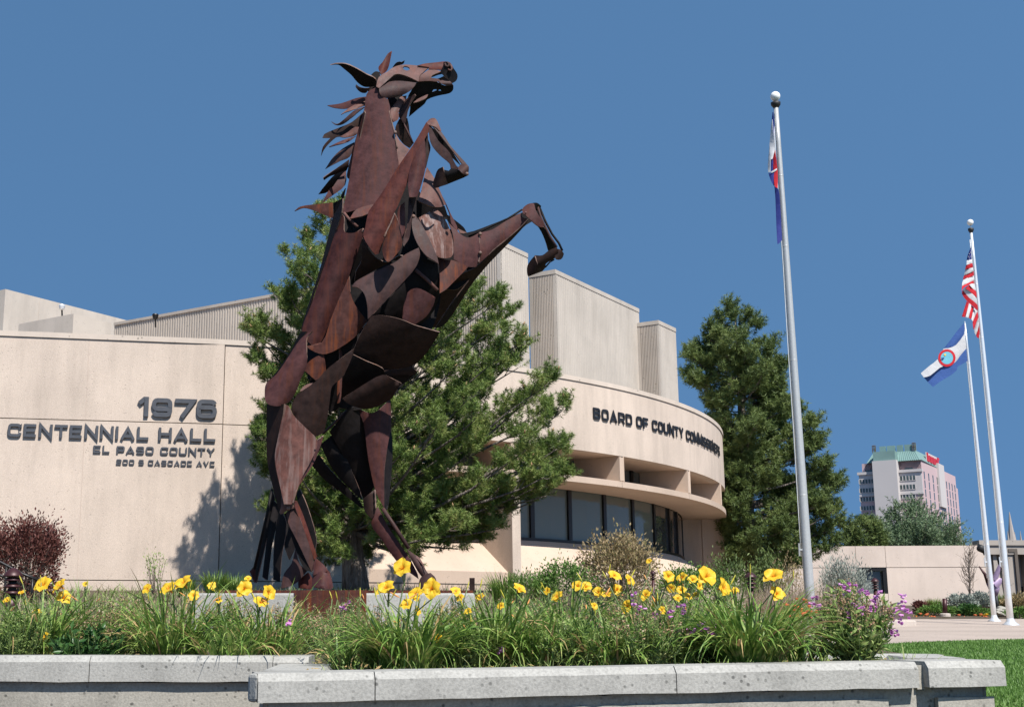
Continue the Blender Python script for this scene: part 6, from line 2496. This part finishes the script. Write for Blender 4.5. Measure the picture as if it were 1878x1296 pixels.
# bushy fine-leaved perennials
def perennial(px, py, Y, w_px, h_px, n_st, leaf, label, cat, leaf_mat_, ln, wd, heads=None, head_mat=None, seed=1, flowers=None, name='perennial', group=None, spiky=.3, per=16, head_top=.35):
    """stems fanning from a crown, leaves along each; heads on the upper part; flowers = photo positions of bell flowers"""
    rnd = random.Random(seed)
    b = atY(px, py, Y)
    z0 = grow_z(b[0], b[1])
    b[2] = z0
    root = thing(name, label, cat, b, group)
    k = Y / FPX
    Hh = atY(px, py - h_px, Y)[2] - z0
    Wd = w_px * k / 2
    st = MB()
    LC, LD, HC, HDr = [], [], [], []
    tips = []
    for s in range(n_st):
        a = rnd.uniform(0, 6.283)
        f = math.sqrt(rnd.random())
        tip = b + np.array([math.cos(a) * Wd * f, math.sin(a) * Wd * f * .75, Hh * (1 - .35 * f * f) * rnd.uniform(.7, 1.05)])
        r0 = b + np.array([math.cos(a) * Wd * f * .25, math.sin(a) * Wd * f * .25, 0])
        mid = (r0 + tip) / 2 + np.array([math.cos(a), math.sin(a), 0]) * Wd * f * .12
        mid[2] -= Hh * .02
        q = [r0, (r0 + mid) / 2, mid, (mid + tip) / 2, tip]
        st.tube(q, [.004, .0035, .003, .0025, .0015], 4, False)
        tips.append(tip)
        q = np.array(q)
        for j in range(per):
            u = rnd.uniform(.08, 1.0) * 4
            i = min(3, int(u))
            p = q[i] + (q[i + 1] - q[i]) * (u - i)
            axis = q[i + 1] - q[i]
            axis = axis / (np.linalg.norm(axis) + 1e-9)
            v = axis * rnd.uniform(.2, .9) + np.array([rnd.gauss(0, .7), rnd.gauss(0, .7), rnd.gauss(.1, .4)])
            v /= np.linalg.norm(v)
            if heads and u > 4 * (1 - head_top) and rnd.random() < .8:
                for _ in range(heads):
                    HC.append(p + np.array([rnd.gauss(0, .006), rnd.gauss(0, .006), rnd.gauss(0, .01)]))
                    HDr.append(rand_unit(1)[0])
            else:
                LC.append(p)
                LD.append(v)
    st.build('stems', M['scape'] if leaf_mat_ != 'sage' else M['twig'], root, False, 'stuff')
    LC, LD = np.array(LC), np.array(LD)
    V, F = leaf_cloud(LC, LD, 1.3 * ln * rng.uniform(.6, 1.3, len(LC)), 1.25 * wd * rng.uniform(.7, 1.3, len(LC)))
    mesh_obj('leaves', V, F, M[leaf_mat_], root, False, 'stuff')
    if HC:
        HC, HDr = np.array(HC), np.array(HDr)
        V, F = leaf_cloud(HC, HDr, .016, .012)
        mesh_obj('seed_heads', V, F, M[head_mat], root, False, 'stuff')
    if flowers:
        for (fx, fy) in flowers:
            P = atY(fx, fy, Y + rnd.uniform(-.15, .1))
            near = min(tips, key=lambda t: abs(t[0] - P[0]) + abs(t[2] - P[2]))
            mb = MB()
            for q_ in range(3):
                a = rnd.uniform(0, 6.28)
                o_ = P + np.array([rnd.gauss(0, .012), rnd.gauss(0, .012), rnd.gauss(0, .014)])
                d = np.array([math.cos(a) * .8, math.sin(a) * .8 - .3, -.15 + rnd.gauss(0, .2)])
                d /= np.linalg.norm(d)
                mb.tube([o_, o_ + d * .016, o_ + d * .03], [.003, .006, .011], 7, False)
            mb.build('bell_flower', M['purple'], root, True)
    return root


pf = [(1550, 1070), (1546, 1078), (1553, 1083), (1560, 1074), (1577, 1081), (1586, 1083), (1603, 1098), (1607, 1108), (1610, 1092), (1601, 1112), (1495, 1108), (1497, 1097), (1493, 1113),
      (1542, 1117), (1548, 1127), (1558, 1110), (1560, 1123), (1569, 1112), (1579, 1116), (1594, 1118), (1627, 1114), (1634, 1117), (1643, 1118), (1652, 1117), (1650, 1091), (1660, 1102), (1648, 1108),
      (1646, 1130), (1649, 1125), (1652, 1138), (1663, 1127), (1637, 1155), (1645, 1157), (1640, 1153)]
perennial(1568, 1198, 8.75, 165, 135, 95, .03, 'purple-flowered penstemon bush at the right corner of the planter', 'plant', 'fine_green', .048, .014, 2, 'brown_head', 31, pf, 'penstemon', per=32, head_top=.28)
perennial(640, 1205, 8.9, 200, 105, 90, .03, 'feathery green perennial with pale seed heads at the notch of the planter walls', 'plant', 'fine_green', .034, .006, 1, 'brown_head', 32, [(628, 1108), (632, 1104), (629, 1116), (533, 1136), (530, 1142)], 'perennial', per=30, head_top=.3)
perennial(210, 1190, 10.4, 170, 100, 80, .03, 'brown seed-headed perennial between the two left daylily clumps', 'plant', 'fine_green', .03, .008, 3, 'brown_head', 33, None, 'perennial', per=26, head_top=.5)
perennial(30, 1195, 9.9, 120, 95, 70, .03, 'feathery light green plant at the far left end of the bed', 'plant', 'fine_green', .035, .006, 0, None, 34, None, 'perennial', per=34)
perennial(1060, 1203, 8.7, 170, 70, 90, .03, 'low leafy green perennial with a purple bloom in the middle of the bed', 'plant', 'fine_green', .036, .009, 0, None, 35, [(918, 1189), (922, 1186), (926, 1184)], 'perennial', per=34)
perennial(1180, 1205, 8.6, 180, 95, 110, .03, 'soft grey-green perennial sprinkled with small purple flowers', 'plant', 'fine_green', .034, .009, 1, 'brown_head', 36, [(1168, 1109), (1176, 1116), (1163, 1100), (1232, 1127), (1250, 1113), (1256, 1110), (1247, 1120), (1258, 1118), (1284, 1142), (1306, 1144), (1282, 1155), (1296, 1157), (1303, 1158), (1309, 1145), (1270, 1155), (1198, 1124)], 'perennial', per=32, head_top=.25)
perennial(1290, 1200, 8.9, 110, 65, 60, .03, 'low green perennial between the two right-hand daylily clumps', 'plant', 'fine_green', .032, .008, 0, None, 37, None, 'perennial', per=30)
perennial(430, 1196, 9.7, 100, 45, 50, .03, 'short grassy plant under the pale plinth end', 'plant', 'fine_green', .05, .006, 0, None, 38, None, 'perennial', per=26)
perennial(850, 1205, 8.6, 100, 60, 60, .03, 'low leafy green plant behind the coping left of the middle', 'plant', 'fine_green', .035, .009, 0, None, 39, None, 'perennial', per=30)
perennial(160, 1196, 9.7, 130, 45, 44, .03, 'dark glossy low plant on the left behind the coping', 'plant', 'dark_green', .05, .022, 0, None, 40, None, 'perennial', per=22)
perennial(1120, 1150, 10.4, 150, 80, 70, .03, 'pale seed-headed perennial behind the row of small yellow flowers', 'plant', 'fine_green', .035, .008, 3, 'brown_head', 41, None, 'perennial', per=26, head_top=.45)
perennial(960, 1150, 11.0, 140, 80, 70, .03, 'green filler plant right of the plinth behind the daylilies', 'plant', 'fine_green', .036, .008, 1, 'brown_head', 42, None, 'perennial', per=26, head_top=.2)
perennial(700, 1165, 11.0, 120, 60, 60, .03, 'rust-tinted low plant against the plinth right of the rusty front', 'plant', 'fine_green', .034, .008, 2, 'brown_head', 43, None, 'perennial', per=24, head_top=.3)
perennial(540, 1165, 11.0, 120, 70, 60, .03, 'pale-headed plant against the plinth left of the rusty front', 'plant', 'fine_green', .034, .008, 3, 'brown_head', 44, None, 'perennial', per=24, head_top=.4)


# ground litter and low grass tufts through the bed: too many to count
def litter():
    n = 5200
    x = rng.uniform(-5.5, 3.4, n)
    y = rng.uniform(7.7, 11.8, n)
    ok = np.array([inside((a, b_), bed_poly) for a, b_ in zip(x, y)])
    x, y = x[ok], y[ok]
    z = np.array([grow_z(a, b_) for a, b_ in zip(x, y)])
    n = len(x)
    base = np.stack([x, y, z], 1)
    V, F = ribbons(base, rng.random(n) * 6.28, rng.uniform(.6, 1.5, n), rng.uniform(.05, .17, n), rng.uniform(.004, .008, n), rng.uniform(.3, 1.8, n), 3)
    mesh_obj('low_grass', V, F, M['fine_green'], None, False, 'stuff')
    n2 = 2600
    idx = rng.integers(0, n, n2)
    C_ = base[idx] + rng.normal(0, .04, (n2, 3)) * np.array([1, 1, .12]) + np.array([0, 0, .015])
    D_ = rand_unit(n2) * np.array([1, 1, .25])
    D_ /= np.linalg.norm(D_, axis=1)[:, None]
    V, F = leaf_cloud(C_, D_, rng.uniform(.02, .06, n2), rng.uniform(.008, .018, n2))
    mesh_obj('leaf_litter', V, F, M['lily_leaf_dry'], None, False, 'stuff')


litter()


def slope_cover():
    """dry grass and low ground cover on the rising ground between the bed and the hall"""
    n = 26000
    y = 11.5 + (rng.random(n) ** 1.4) * 17.5
    x = rng.uniform(-1, 1, n) * (2.5 + y * .42) + .10 * y - .5
    keep = []
    for i in range(n):
        xx, yy = x[i], y[i]
        if -2.5 < xx < .75 and 13.7 < yy < 16.5:
            continue
        if xx > 3.6 + .05 * yy:
            continue
        if (xx - Tpt[0]) * WN[0] + (yy - Tpt[1]) * WN[1] < .15 and xx < Tpt[0]:
            continue
        if math.hypot(xx - DC[0], yy - DC[1]) < DR + .1:
            continue
        keep.append(i)
    x, y = x[keep], y[keep]
    z = np.array([gz(a, b_) for a, b_ in zip(x, y)]) - .03
    n = len(x)
    V, F = ribbons(np.stack([x, y, z], 1), rng.random(n) * 6.28, rng.uniform(.8, 1.5, n), rng.uniform(.07, .26, n), rng.uniform(.008, .016, n), rng.uniform(.3, 1.6, n), 3)
    h = n * 2 // 3
    mesh_obj('slope_grass', V[:h * 8], F[:h * 3], M['fine_green'], None, False, 'stuff')
    mesh_obj('dry_slope_grass', V[h * 8:], F[h * 3:] - h * 8, M['dry_grass'], None, False, 'stuff')


slope_cover()


def lawn_blades():
    n = 170000
    y = 7.2 + rng.random(n) ** 1.25 * 15.5
    x = 2.9 + rng.random(n) * (1.4 + .42 * y)
    xs_e = np.array([p[0] for p in LAWN_EDGE])
    ys_e = np.array([p[1] for p in LAWN_EDGE])
    lim = np.interp(x, xs_e, ys_e) - .05
    ok = (y < lim) & ((x > 4.12) | (y < 10.3)) & (x > 2.9)
    x, y = x[ok], y[ok]
    z = np.array([gz(a, b_) for a, b_ in zip(x, y)]) + .004
    n = len(x)
    base = np.stack([x, y, z], 1)
    a = rng.random(n) * 6.28
    h = rng.uniform(.018, .045, n)
    lean = rng.uniform(.0, .03, n)
    tip = base + np.stack([np.cos(a) * lean, np.sin(a) * lean, h], 1)
    s = np.stack([-np.sin(a), np.cos(a), np.zeros(n)], 1) * (.003 + .00035 * y)[:, None]
    V = np.stack([base - s, base + s, tip], 1).reshape(-1, 3)
    F = np.arange(len(V)).reshape(-1, 3)
    mesh_obj('lawn_grass', V, F, M['lawn_blade'], None, False, 'stuff')


M['lawn_blade'] = leaf_mat('lawn_grass_blade', [(.085, .17, .032), (.13, .24, .05), (.19, .30, .08)], 3, .3, .5, 40)
lawn_blades()


# ------------------------------------------------------------------ shrubs
def shrub(px, py, Y, w_px, h_px, n_leaf, mat, ln, wd, label, seed, name='shrub', depth=.8, twigs=26, upw=.4, hollow=.55, group=None, lean=0.0, flat=1.0, twig_mat='twig'):
    rnd = random.Random(seed)
    b = atY(px, py, Y)
    z0 = gz(b[0], b[1]) - .03
    hz_ = float(atY(px, py - h_px, Y)[2])
    b[2] = z0
    k = Y / FPX
    W2 = w_px * k / 2
    Hh = max(.15, hz_ - z0)
    root = thing(name, label, 'shrub' if 'shrub' in name else 'plant', b, group)
    # twigs
    mb = MB()
    ends = []
    for s in range(twigs):
        a = rnd.uniform(0, 6.283)
        f = rnd.random() ** .5
        e_ = b + np.array([math.cos(a) * W2 * f, math.sin(a) * W2 * f * depth, Hh * (.55 + .45 * math.sqrt(max(0, 1 - f * f))) * rnd.uniform(.75, 1.0)])
        m_ = (b + e_) / 2 + np.array([math.cos(a), math.sin(a), 0]) * W2 * f * .15
        mb.tube([b + np.array([rnd.uniform(-.1, .1) * W2, rnd.uniform(-.1, .1) * W2, 0]), m_, e_], [.010 * k * 90, .006 * k * 90, .003 * k * 90], 4, False)
        ends.append(e_)
    mb.build('twigs', M[twig_mat], root, False, 'stuff')
    ends = np.array(ends)
    # leaves: clumps round the twig ends plus a looser fill
    n1 = int(n_leaf * .65)
    c = ends[rng.integers(0, len(ends), n1)] + rng.normal(0, 1, (n1, 3)) * np.array([W2 * .17, W2 * .17 * depth, Hh * .12])
    n2 = n_leaf - n1
    u = rand_unit(n2)
    u[:, 2] = np.abs(u[:, 2])
    rad = hollow + (1 - hollow) * rng.random(n2) ** .5
    rad *= 1 + .16 * np.sin(u[:, 0] * 7 + seed) * np.cos(u[:, 2] * 6 + seed * 2)
    c2 = b + u * rad[:, None] * np.array([W2, W2 * depth, Hh])
    C_ = np.vstack([c, c2])
    C_ = C_[(C_[:, 2] > z0)]
    D_ = (C_ - (b + np.array([0, 0, Hh * .3])))
    D_ /= np.maximum(1e-6, np.linalg.norm(D_, axis=1))[:, None]
    D_ = D_ + rand_unit(len(C_)) * .9 + np.array([0, 0, upw])
    D_ /= np.linalg.norm(D_, axis=1)[:, None]
    V, F = leaf_cloud(C_, D_, ln * rng.uniform(.6, 1.3, len(C_)), wd * rng.uniform(.7, 1.3, len(C_)))
    mesh_obj('foliage', V, F, M[mat], root, False, 'stuff')
    return root


def grass_tuft(px, py, Y, w_px, h_px, n, mat, label, seed, width=.012, name='ornamental_grass', group=None, plume=None):
    b = atY(px, py, Y)
    z0 = gz(b[0], b[1]) - .03
    hz_ = float(atY(px, py - h_px, Y)[2])
    b[2] = z0
    k = Y / FPX
    Hh = max(.2, hz_ - z0)
    root = thing(name, label, 'grass', b, group)
    az = rng.random(n) * 6.28
    r_ = np.sqrt(rng.random(n)) * w_px * k / 2 * .45
    base = np.stack([b[0] + np.cos(az) * r_, b[1] + np.sin(az) * r_ * .8, np.full(n, z0)], 1)
    ln = Hh * rng.uniform(.7, 1.12, n)
    V, F = ribbons(base, az + rng.normal(0, .6, n), rng.uniform(1.15, 1.5, n), ln, np.full(n, width), rng.uniform(.1, .9, n), 5)
    mesh_obj('blades', V, F, M[mat], root, False, 'stuff')
    return root


shrub(42, 1068, 23, 138, 104, 9000, 'red_leaf', .065, .03, 'dark red barberry shrub against the tan wall at the left edge', 51, depth=.9, twigs=90, hollow=.6)
shrub(1135, 1075, 20, 125, 84, 7000, 'tan_leaf', .055, .024, 'tan and olive shrub in front of the curved window sill', 52, twigs=70)
shrub(1040, 1092, 17, 95, 56, 2600, 'bush_green', .038, .022, 'bright green rounded bush left of the tan shrub', 53, twigs=30)
shrub(962, 1095, 19, 80, 44, 1500, 'bush_green', .05, .014, 'dark spiky green bush by the concrete pier', 54, twigs=26)
shrub(1290, 1085, 26, 130, 42, 3000, 'bush_green', .05, .028, 'low green hedge under the right end of the curved front', 55, twigs=30)
shrub(1240, 1085, 22, 90, 36, 1800, 'bush_green', .045, .025, 'low bright green bush right of the tan shrub', 56, twigs=24)
shrub(1345, 1092, 30, 95, 62, 2600, 'needle_far', .09, .03, 'dark juniper bush at the foot of the tall pine', 57, twigs=30)
shrub(1415, 1090, 32, 80, 60, 2200, 'needle_far', .09, .03, 'dark upright juniper left of the nearest flagpole', 58, twigs=30)
shrub(1450, 1100, 30, 60, 70, 900, 'tan_leaf', .07, .02, 'sparse brownish bush just behind the nearest flagpole', 59, twigs=26)
shrub(1549, 1105, 30, 78, 68, 4200, 'sage', .09, .018, 'large silvery sage bush in front of the low building window', 60, twigs=60, upw=.9)
shrub(285, 1072, 24, 44, 56, 260, 'fine_green', .05, .02, 'thin upright weed against the tan wall left of the pine shadow', 61, twigs=14, hollow=.1)
grass_tuft(1440, 1140, 22, 120, 72, 900, 'dry_grass', 'pinkish dry grass clump left of the nearest flagpole', 62, .010)
grass_tuft(1395, 1130, 24, 80, 60, 500, 'dry_grass', 'pale dry grass behind the largest daylily', 63, .010)
grass_tuft(1500, 1120, 26, 90, 60, 600, 'dry_grass', 'pale dry grass right of the nearest flagpole', 64, .010)
r_ = shrub(1465, 1150, 20, 80, 40, 1500, 'fine_green', .05, .012, 'low green plant dotted with coral flowers by the nearest pole base', 65, name='flowering_plant', twigs=30)
P0 = np.array(r_.location)
for k in range(46):
    mb = MB()
    c = atY(1465 + random.uniform(-32, 32), 1122 + random.gauss(0, 9), 20 + random.uniform(-.5, .2))
    mb.lathe([(.004, -.01), (.022, .0), (.028, .015), (.01, .02)], c, 6)
    mb.build('coral_flower', M['coral'], r_)
# iris-like blades along the tan wall
for (x, w_, h_, s_) in ((395, 70, 40, 1), (340, 60, 26, 2), (435, 60, 34, 3), (930, 90, 40, 4), (1000, 60, 30, 5)):
    grass_tuft(x, 1084, 24 if x < 500 else 19, w_, h_, 220, 'lily_leaf', {1: 'tuft of green blades below the pine shadow on the wall', 2: 'short tuft of green blades left of the pine shadow', 3: 'tuft of green blades beside the horse tail', 4: 'tuft of green blades by the rusty post right of the horse', 5: 'tuft of green blades under the green round bush'}[s_], 70 + s_, .022, 'iris')

# far bed along the low building
far_bed = [
    (1690, 1132, 44, 26, 26, 700, 'red_leaf', 'small dark red bush in the far bed beside the low building'),
    (1765, 1134, 44, 46, 40, 1600, 'sage', 'grey-green sage bush under the bare sapling'),
    (1795, 1128, 45, 50, 38, 1500, 'sage', 'second silvery bush right of the bare sapling'),
    (1775, 1138, 42, 40, 26, 900, 'dark_green', 'small dark green bush at the paving edge below the sapling'),
    (1715, 1137, 42, 60, 24, 1200, 'bush_green', 'low green plants at the paving edge left of the rusty bollard'),
    (1800, 1138, 42, 60, 20, 1100, 'bush_green', 'low green plants at the paving edge left of the thin pole'),
    (1868, 1134, 43, 50, 40, 1500, 'tan_leaf', 'olive bush right of the tall white pole'),
    (1872, 1141, 40, 40, 22, 900, 'bush_green', 'low green plants at the right edge of the photo'),
]
for i, (x, y, Y, w_, h_, n, mt, lb) in enumerate(far_bed):
    shrub(x, y, Y, w_, h_, n, mt, .11, .04, lb, 80 + i, twigs=20)
grass_tuft(1706, 1132, 45, 30, 36, 300, 'dry_grass', 'straw-coloured grass tuft left of the rusty bollard', 90, .02)
grass_tuft(1717, 1130, 44.5, 30, 36, 300, 'lily_leaf', 'green grass tuft just left of the rusty bollard', 91, .02)
grass_tuft(1815, 1120, 47, 50, 32, 420, 'lily_leaf', 'green grass tuft behind the thin short pole', 92, .02)
grass_tuft(1838, 1118, 47.5, 50, 32, 420, 'lily_leaf', 'green grass tuft between the two right-hand poles', 93, .02)
grass_tuft(1865, 1118, 47, 40, 32, 400, 'lily_leaf', 'green grass tuft at the right edge below the office bay', 94, .02)
fb_ = thing('far_flowers', 'scattered orange poppies in the far bed', 'flowers', atY(1760, 1136, 42))
for k in range(26):
    x = random.choice([1680, 1706, 1750, 1760, 1800, 1806, 1860]) + random.gauss(0, 6)
    c = atY(x, 1130 + random.gauss(0, 3.5), 41.2 + random.uniform(-.4, .4))
    mb = MB()
    mb.lathe([(.01, -.02), (.05, .0), (.06, .03), (.02, .04)], c, 6)
    mb.tube([c, (c[0], c[1], gz(c[0], c[1]))], .008, 3)
    mb.build('poppy', M['coral'] if k % 3 else M['petal'], fb_)

# taller fillers that hide most of the plinth and the soil between the clumps
for i, (x, y, Y, w_, h_, n_, lb) in enumerate([
        (420, 1150, 11.6, 110, 62, 60, 'seedy green plant before the pale left end of the plinth'),
        (640, 1140, 12.0, 90, 48, 50, 'reddish seed-headed plant right in front of the rusty plinth front'),
        (830, 1150, 11.6, 110, 62, 60, 'seedy green plant before the pale right end of the plinth'),
        (110, 1165, 11.2, 150, 75, 80, 'green plant behind the leftmost open daylilies'),
        (260, 1160, 11.4, 150, 75, 80, 'green plant behind the wide daylily clump on the left'),
        (1010, 1165, 10.6, 150, 85, 80, 'leafy plant behind the row of small yellow flowers, left part'),
        (1210, 1165, 10.6, 150, 85, 80, 'leafy plant behind the crowded small flowers'),
        (1320, 1150, 11.4, 130, 70, 70, 'leafy plant behind the two biggest yellow flowers'),
        (1440, 1180, 10.2, 70, 60, 40, 'low leafy plant between the largest daylily and the nearest flagpole')]):
    perennial(x, y, Y, w_, h_, n_, .03, lb, 'plant', 'fine_green', .042, .011, 2 if i % 2 == 0 else 1, 'brown_head', 110 + i, None, 'perennial', per=30, head_top=.3)

# ------------------------------------------------------------------ small fixtures
def bollard(px, y_top, Y, label, zfoot=None, w_px=20):
    k = Y / FPX
    P = atY(px, y_top, Y)
    z0 = gz(P[0], P[1]) - .03
    r = w_px * k / 2
    root = thing('bollard_light', label, 'bollard', (P[0], P[1], z0), 'maroon louvred bollard lights')
    top = float(P[2])
    mb = MB()
    mb.lathe([(r * .55, 0), (r * .55, top - z0 - r * 3.2)], (P[0], P[1], z0), 16)
    mb.build('post', M['maroon'], root, True)
    for q in range(3):
        zz = top - r * (1.15 + .68 * q)
        mb = MB()
        mb.lathe([(r * .5, -.02 * r), (r * .95, -.26 * r), (r * 1.0, -.22 * r), (r * .55, .12 * r)], (P[0], P[1], zz), 20)
        mb.build('louvre', M['maroon'], root, True)
    mb = MB()
    mb.lathe([(r * .42, -3.2 * r), (r * .42, -1.0 * r)], (P[0], P[1], top), 12)
    mb.build('lamp_core', M['black'], root, True)
    mb = MB()
    mb.lathe([(r * .5, -.95 * r), (r * 1.06, -.98 * r), (r * 1.06, -.86 * r), (r * .8, -.5 * r), (r * .36, -.12 * r), (r * .02, 0)], (P[0], P[1], top), 20)
    mb.build('cap', M['maroon'], root, True)
    return root


bollard(25, 1040, 17, 'maroon louvred bollard light below the red shrub at the left edge', w_px=34)
bollard(1197, 1046, 16, 'maroon bollard light half hidden below the tan shrub', w_px=10)
bollard(1376, 1048, 15, 'maroon louvred bollard light behind the largest daylily', w_px=21)
bollard(1604, 1059, 21, 'maroon bollard light behind the purple penstemon, before the window', w_px=14)

# rusty cylinder bollard far right
P = atY(1734, 1136, 40.5)
z0 = gz(P[0], P[1])
t = thing('steel_bollard', 'leaning rusty steel bollard on a pale foot in the far bed', 'bollard', (P[0], P[1], z0))
pt = atY(1732.5, 1097, 40.5)
mb = MB()
mb.tube([(P[0], P[1], z0 + .08), pt], .068, 14)
mb.build('post', M['maroon'], t, True)
mb = MB()
mb.lathe([(.16, 0), (.16, .08), (.12, .1)], (P[0], P[1], z0), 14)
mb.build('foot', M['kerb'], t)

# low kerb blocks at the paving edge
P = atY(1655, 1148, 31)
t = thing('kerb_block', 'short buff concrete kerb block at the plaza edge right of the penstemon', 'kerb', (P[0], P[1], gz(P[0], P[1])))
mb = MB()
a, b_ = atY(1600, 1146, 30.5), atY(1681, 1141, 33.4)
mb.prism([(a[0], a[1]), (b_[0], b_[1]), (b_[0], b_[1] + .5), (a[0], a[1] + .5)], gz(P[0], P[1]) - .2, gz(P[0], P[1]) + .20)
o = mb.build('block', M['kerb'], t)
bevel_mesh(o, .03)

# bench and boulder in the far bed
P = atY(1836, 1134, 41)
t = thing('boulder', 'pale boulder lying between the two right-hand poles', 'rock', (P[0], P[1], gz(P[0], P[1])))
bm = bmesh.new()
bmesh.ops.create_icosphere(bm, subdivisions=3, radius=1)
rb = random.Random(5)
for v in bm.verts:
    n_ = .75 + .25 * math.sin(v.co.x * 3.1 + 1) * math.cos(v.co.y * 2.3) + .08 * math.sin(v.co.z * 9 + v.co.x * 7)
    v.co = Vector((v.co.x * .42 * n_, v.co.y * .3 * n_, v.co.z * .19 * n_ + .12))
me = bpy.data.meshes.new('stone')
bm.to_mesh(me)
bm.free()
me.materials.append(M['planter'])
o = bpy.data.objects.new('stone', me)
COL.objects.link(o)
o.parent = t
P = atY(1826, 1118, 44)
t = thing('bench', 'low dark bench partly hidden behind the right-hand poles', 'bench', (P[0], P[1], gz(P[0], P[1])))
zt_ = float(atY(1826, 1113, 44)[2])
mb = MB()
for q in range(3):
    mb.box((P[0], 44 + .16 * q, zt_), 1.7, .12, .05)
    mb.build('seat_slat', HM['dark'], t)
    mb = MB()
for s in (-.7, .7):
    mb = MB()
    mb.box((P[0] + s, 44.16, (zt_ + gz(P[0], 44)) / 2 - .03), .07, .4, zt_ - gz(P[0], 44) - .06)
    mb.build('leg', HM['dark'], t)

# purple hummingbird-like metal garden sculpture: four petals on a dark stem with a long beak
GY = 43.0
M['lilac'] = plain('lilac_painted_metal', (.33, .24, .36), .5, .2, .1, 10)
P = atY(1827, 1120, GY)
t = thing('metal_sculpture', 'lilac metal bird sculpture with raised wings and a long beak on a dark stem', 'sculpture', (P[0], P[1], gz(P[0], P[1])))
ZT[13] = (1640, 980, 6.479)
plate(t, 'wing', 13, [(1190, 540), (1172, 500), (1200, 430), (1240, 350), (1262, 370), (1255, 450), (1230, 520)], .05, .5, 0, .04, 70, M['lilac'], .02, at=GY)
plate(t, 'wing', 13, [(1200, 560), (1250, 510), (1280, 520), (1275, 580), (1230, 635), (1195, 600)], .15, -.4, 0, .04, 40, M['lilac'], .02, at=GY)
plate(t, 'wing', 13, [(1180, 520), (1205, 470), (1215, 530), (1200, 570)], -.1, -.4, 0, .02, 70, M['lilac'], .02, at=GY)
mb = MB()
mb.tube([atY(1795.5, 1038, GY), atY(1806, 1052, GY), atY(1814, 1070, GY)], [.02, .05, .09], 8)
mb.build('beak', M['maroon'], t, True)
mb = MB()
mb.tube([atY(1812, 1066, GY), atY(1820, 1073, GY), atY(1824, 1080, GY), atY(1826, 1092, GY)], [.09, .16, .17, .06], 10)
mb.build('body', M['lilac'], t, True)
mb = MB()
q = atY(1826, 1088, GY)
mb.tube([q, (q[0] + .03, q[1], gz(q[0], q[1]))], .06, 8)
mb.build('stem', M['black'], t, True)

# bare sapling against the low building
P = atY(1779, 1118, 50)
z0 = gz(P[0], P[1])
t = thing('sapling', 'bare young sapling with thin upright twigs before the low building', 'tree', (P[0], P[1], z0))
tp = atY(1776, 1010, 50)
mb = MB()
mb.tube([(P[0], P[1], z0), ((P[0] + tp[0]) / 2 + .02, 50, (z0 + tp[2]) / 2), tp], [.045, .035, .008], 7)
mb.build('trunk', M['bark'], t, True)
mb = MB()
rb = random.Random(8)
for q in range(46):
    f = rb.uniform(.25, .97)
    o_ = np.array([P[0], 50, z0]) * (1 - f) + tp * f
    a = rb.uniform(0, 6.28)
    l_ = (1.05 - .85 * abs(f - .45)) * rb.uniform(.35, .75)
    e_ = o_ + np.array([math.cos(a) * l_ * .55, math.sin(a) * l_ * .55, l_ * .95])
    mb.tube([o_, (o_ + e_) / 2 + np.array([math.cos(a), math.sin(a), -.3]) * .06, e_], [.012, .009, .004], 4, False)
    for _ in range(2):
        p_ = o_ + (e_ - o_) * rb.uniform(.4, .9)
        mb.tube([p_, p_ + np.array([rb.gauss(0, .12), rb.gauss(0, .12), rb.uniform(.1, .3)])], [.007, .003], 3, False)
mb.build('twigs', M['twig'], t, True, 'stuff')

# handrail at the left edge
P = atY(20, 1075, 20)
t = thing('handrail', 'dark metal handrail sloping down at the left edge below the red shrub', 'railing', (P[0], 20, gz(P[0], 20)))
for name, pts_ in (('top_rail', [(-40, 1010), (0, 1030), (42, 1052), (72, 1064)]), ('lower_rail', [(-40, 1036), (0, 1054), (40, 1072)])):
    mb = MB()
    mb.tube([atY(x, y, 20) for x, y in pts_], .022, 8)
    mb.build(name, M['frame'], t, True)
for x, y in ((-30, 1015), (12, 1036), (60, 1060)):
    mb = MB()
    q = atY(x, y, 20)
    mb.tube([q, (q[0], q[1], gz(q[0], q[1]) - .03)], .02, 8)
    mb.build('rail_post', M['frame'], t, True)

# small black junction box on the shaded wall and a lump of rocks along the wall foot
zz = wall_s(618, 1032)
tW, zW = circ_hit(618, 1032)
t = thing('junction_box', 'small dark electrical box low on the shaded wall behind the horse', 'box', dpt(tW, DR, zW))
mb = MB()
ring(mb, tW - .06 / DR, tW + .06 / DR, DR + .003, DR + .06, zW - .05, zW + .05, 1)
mb.build('box', M['black'], t)
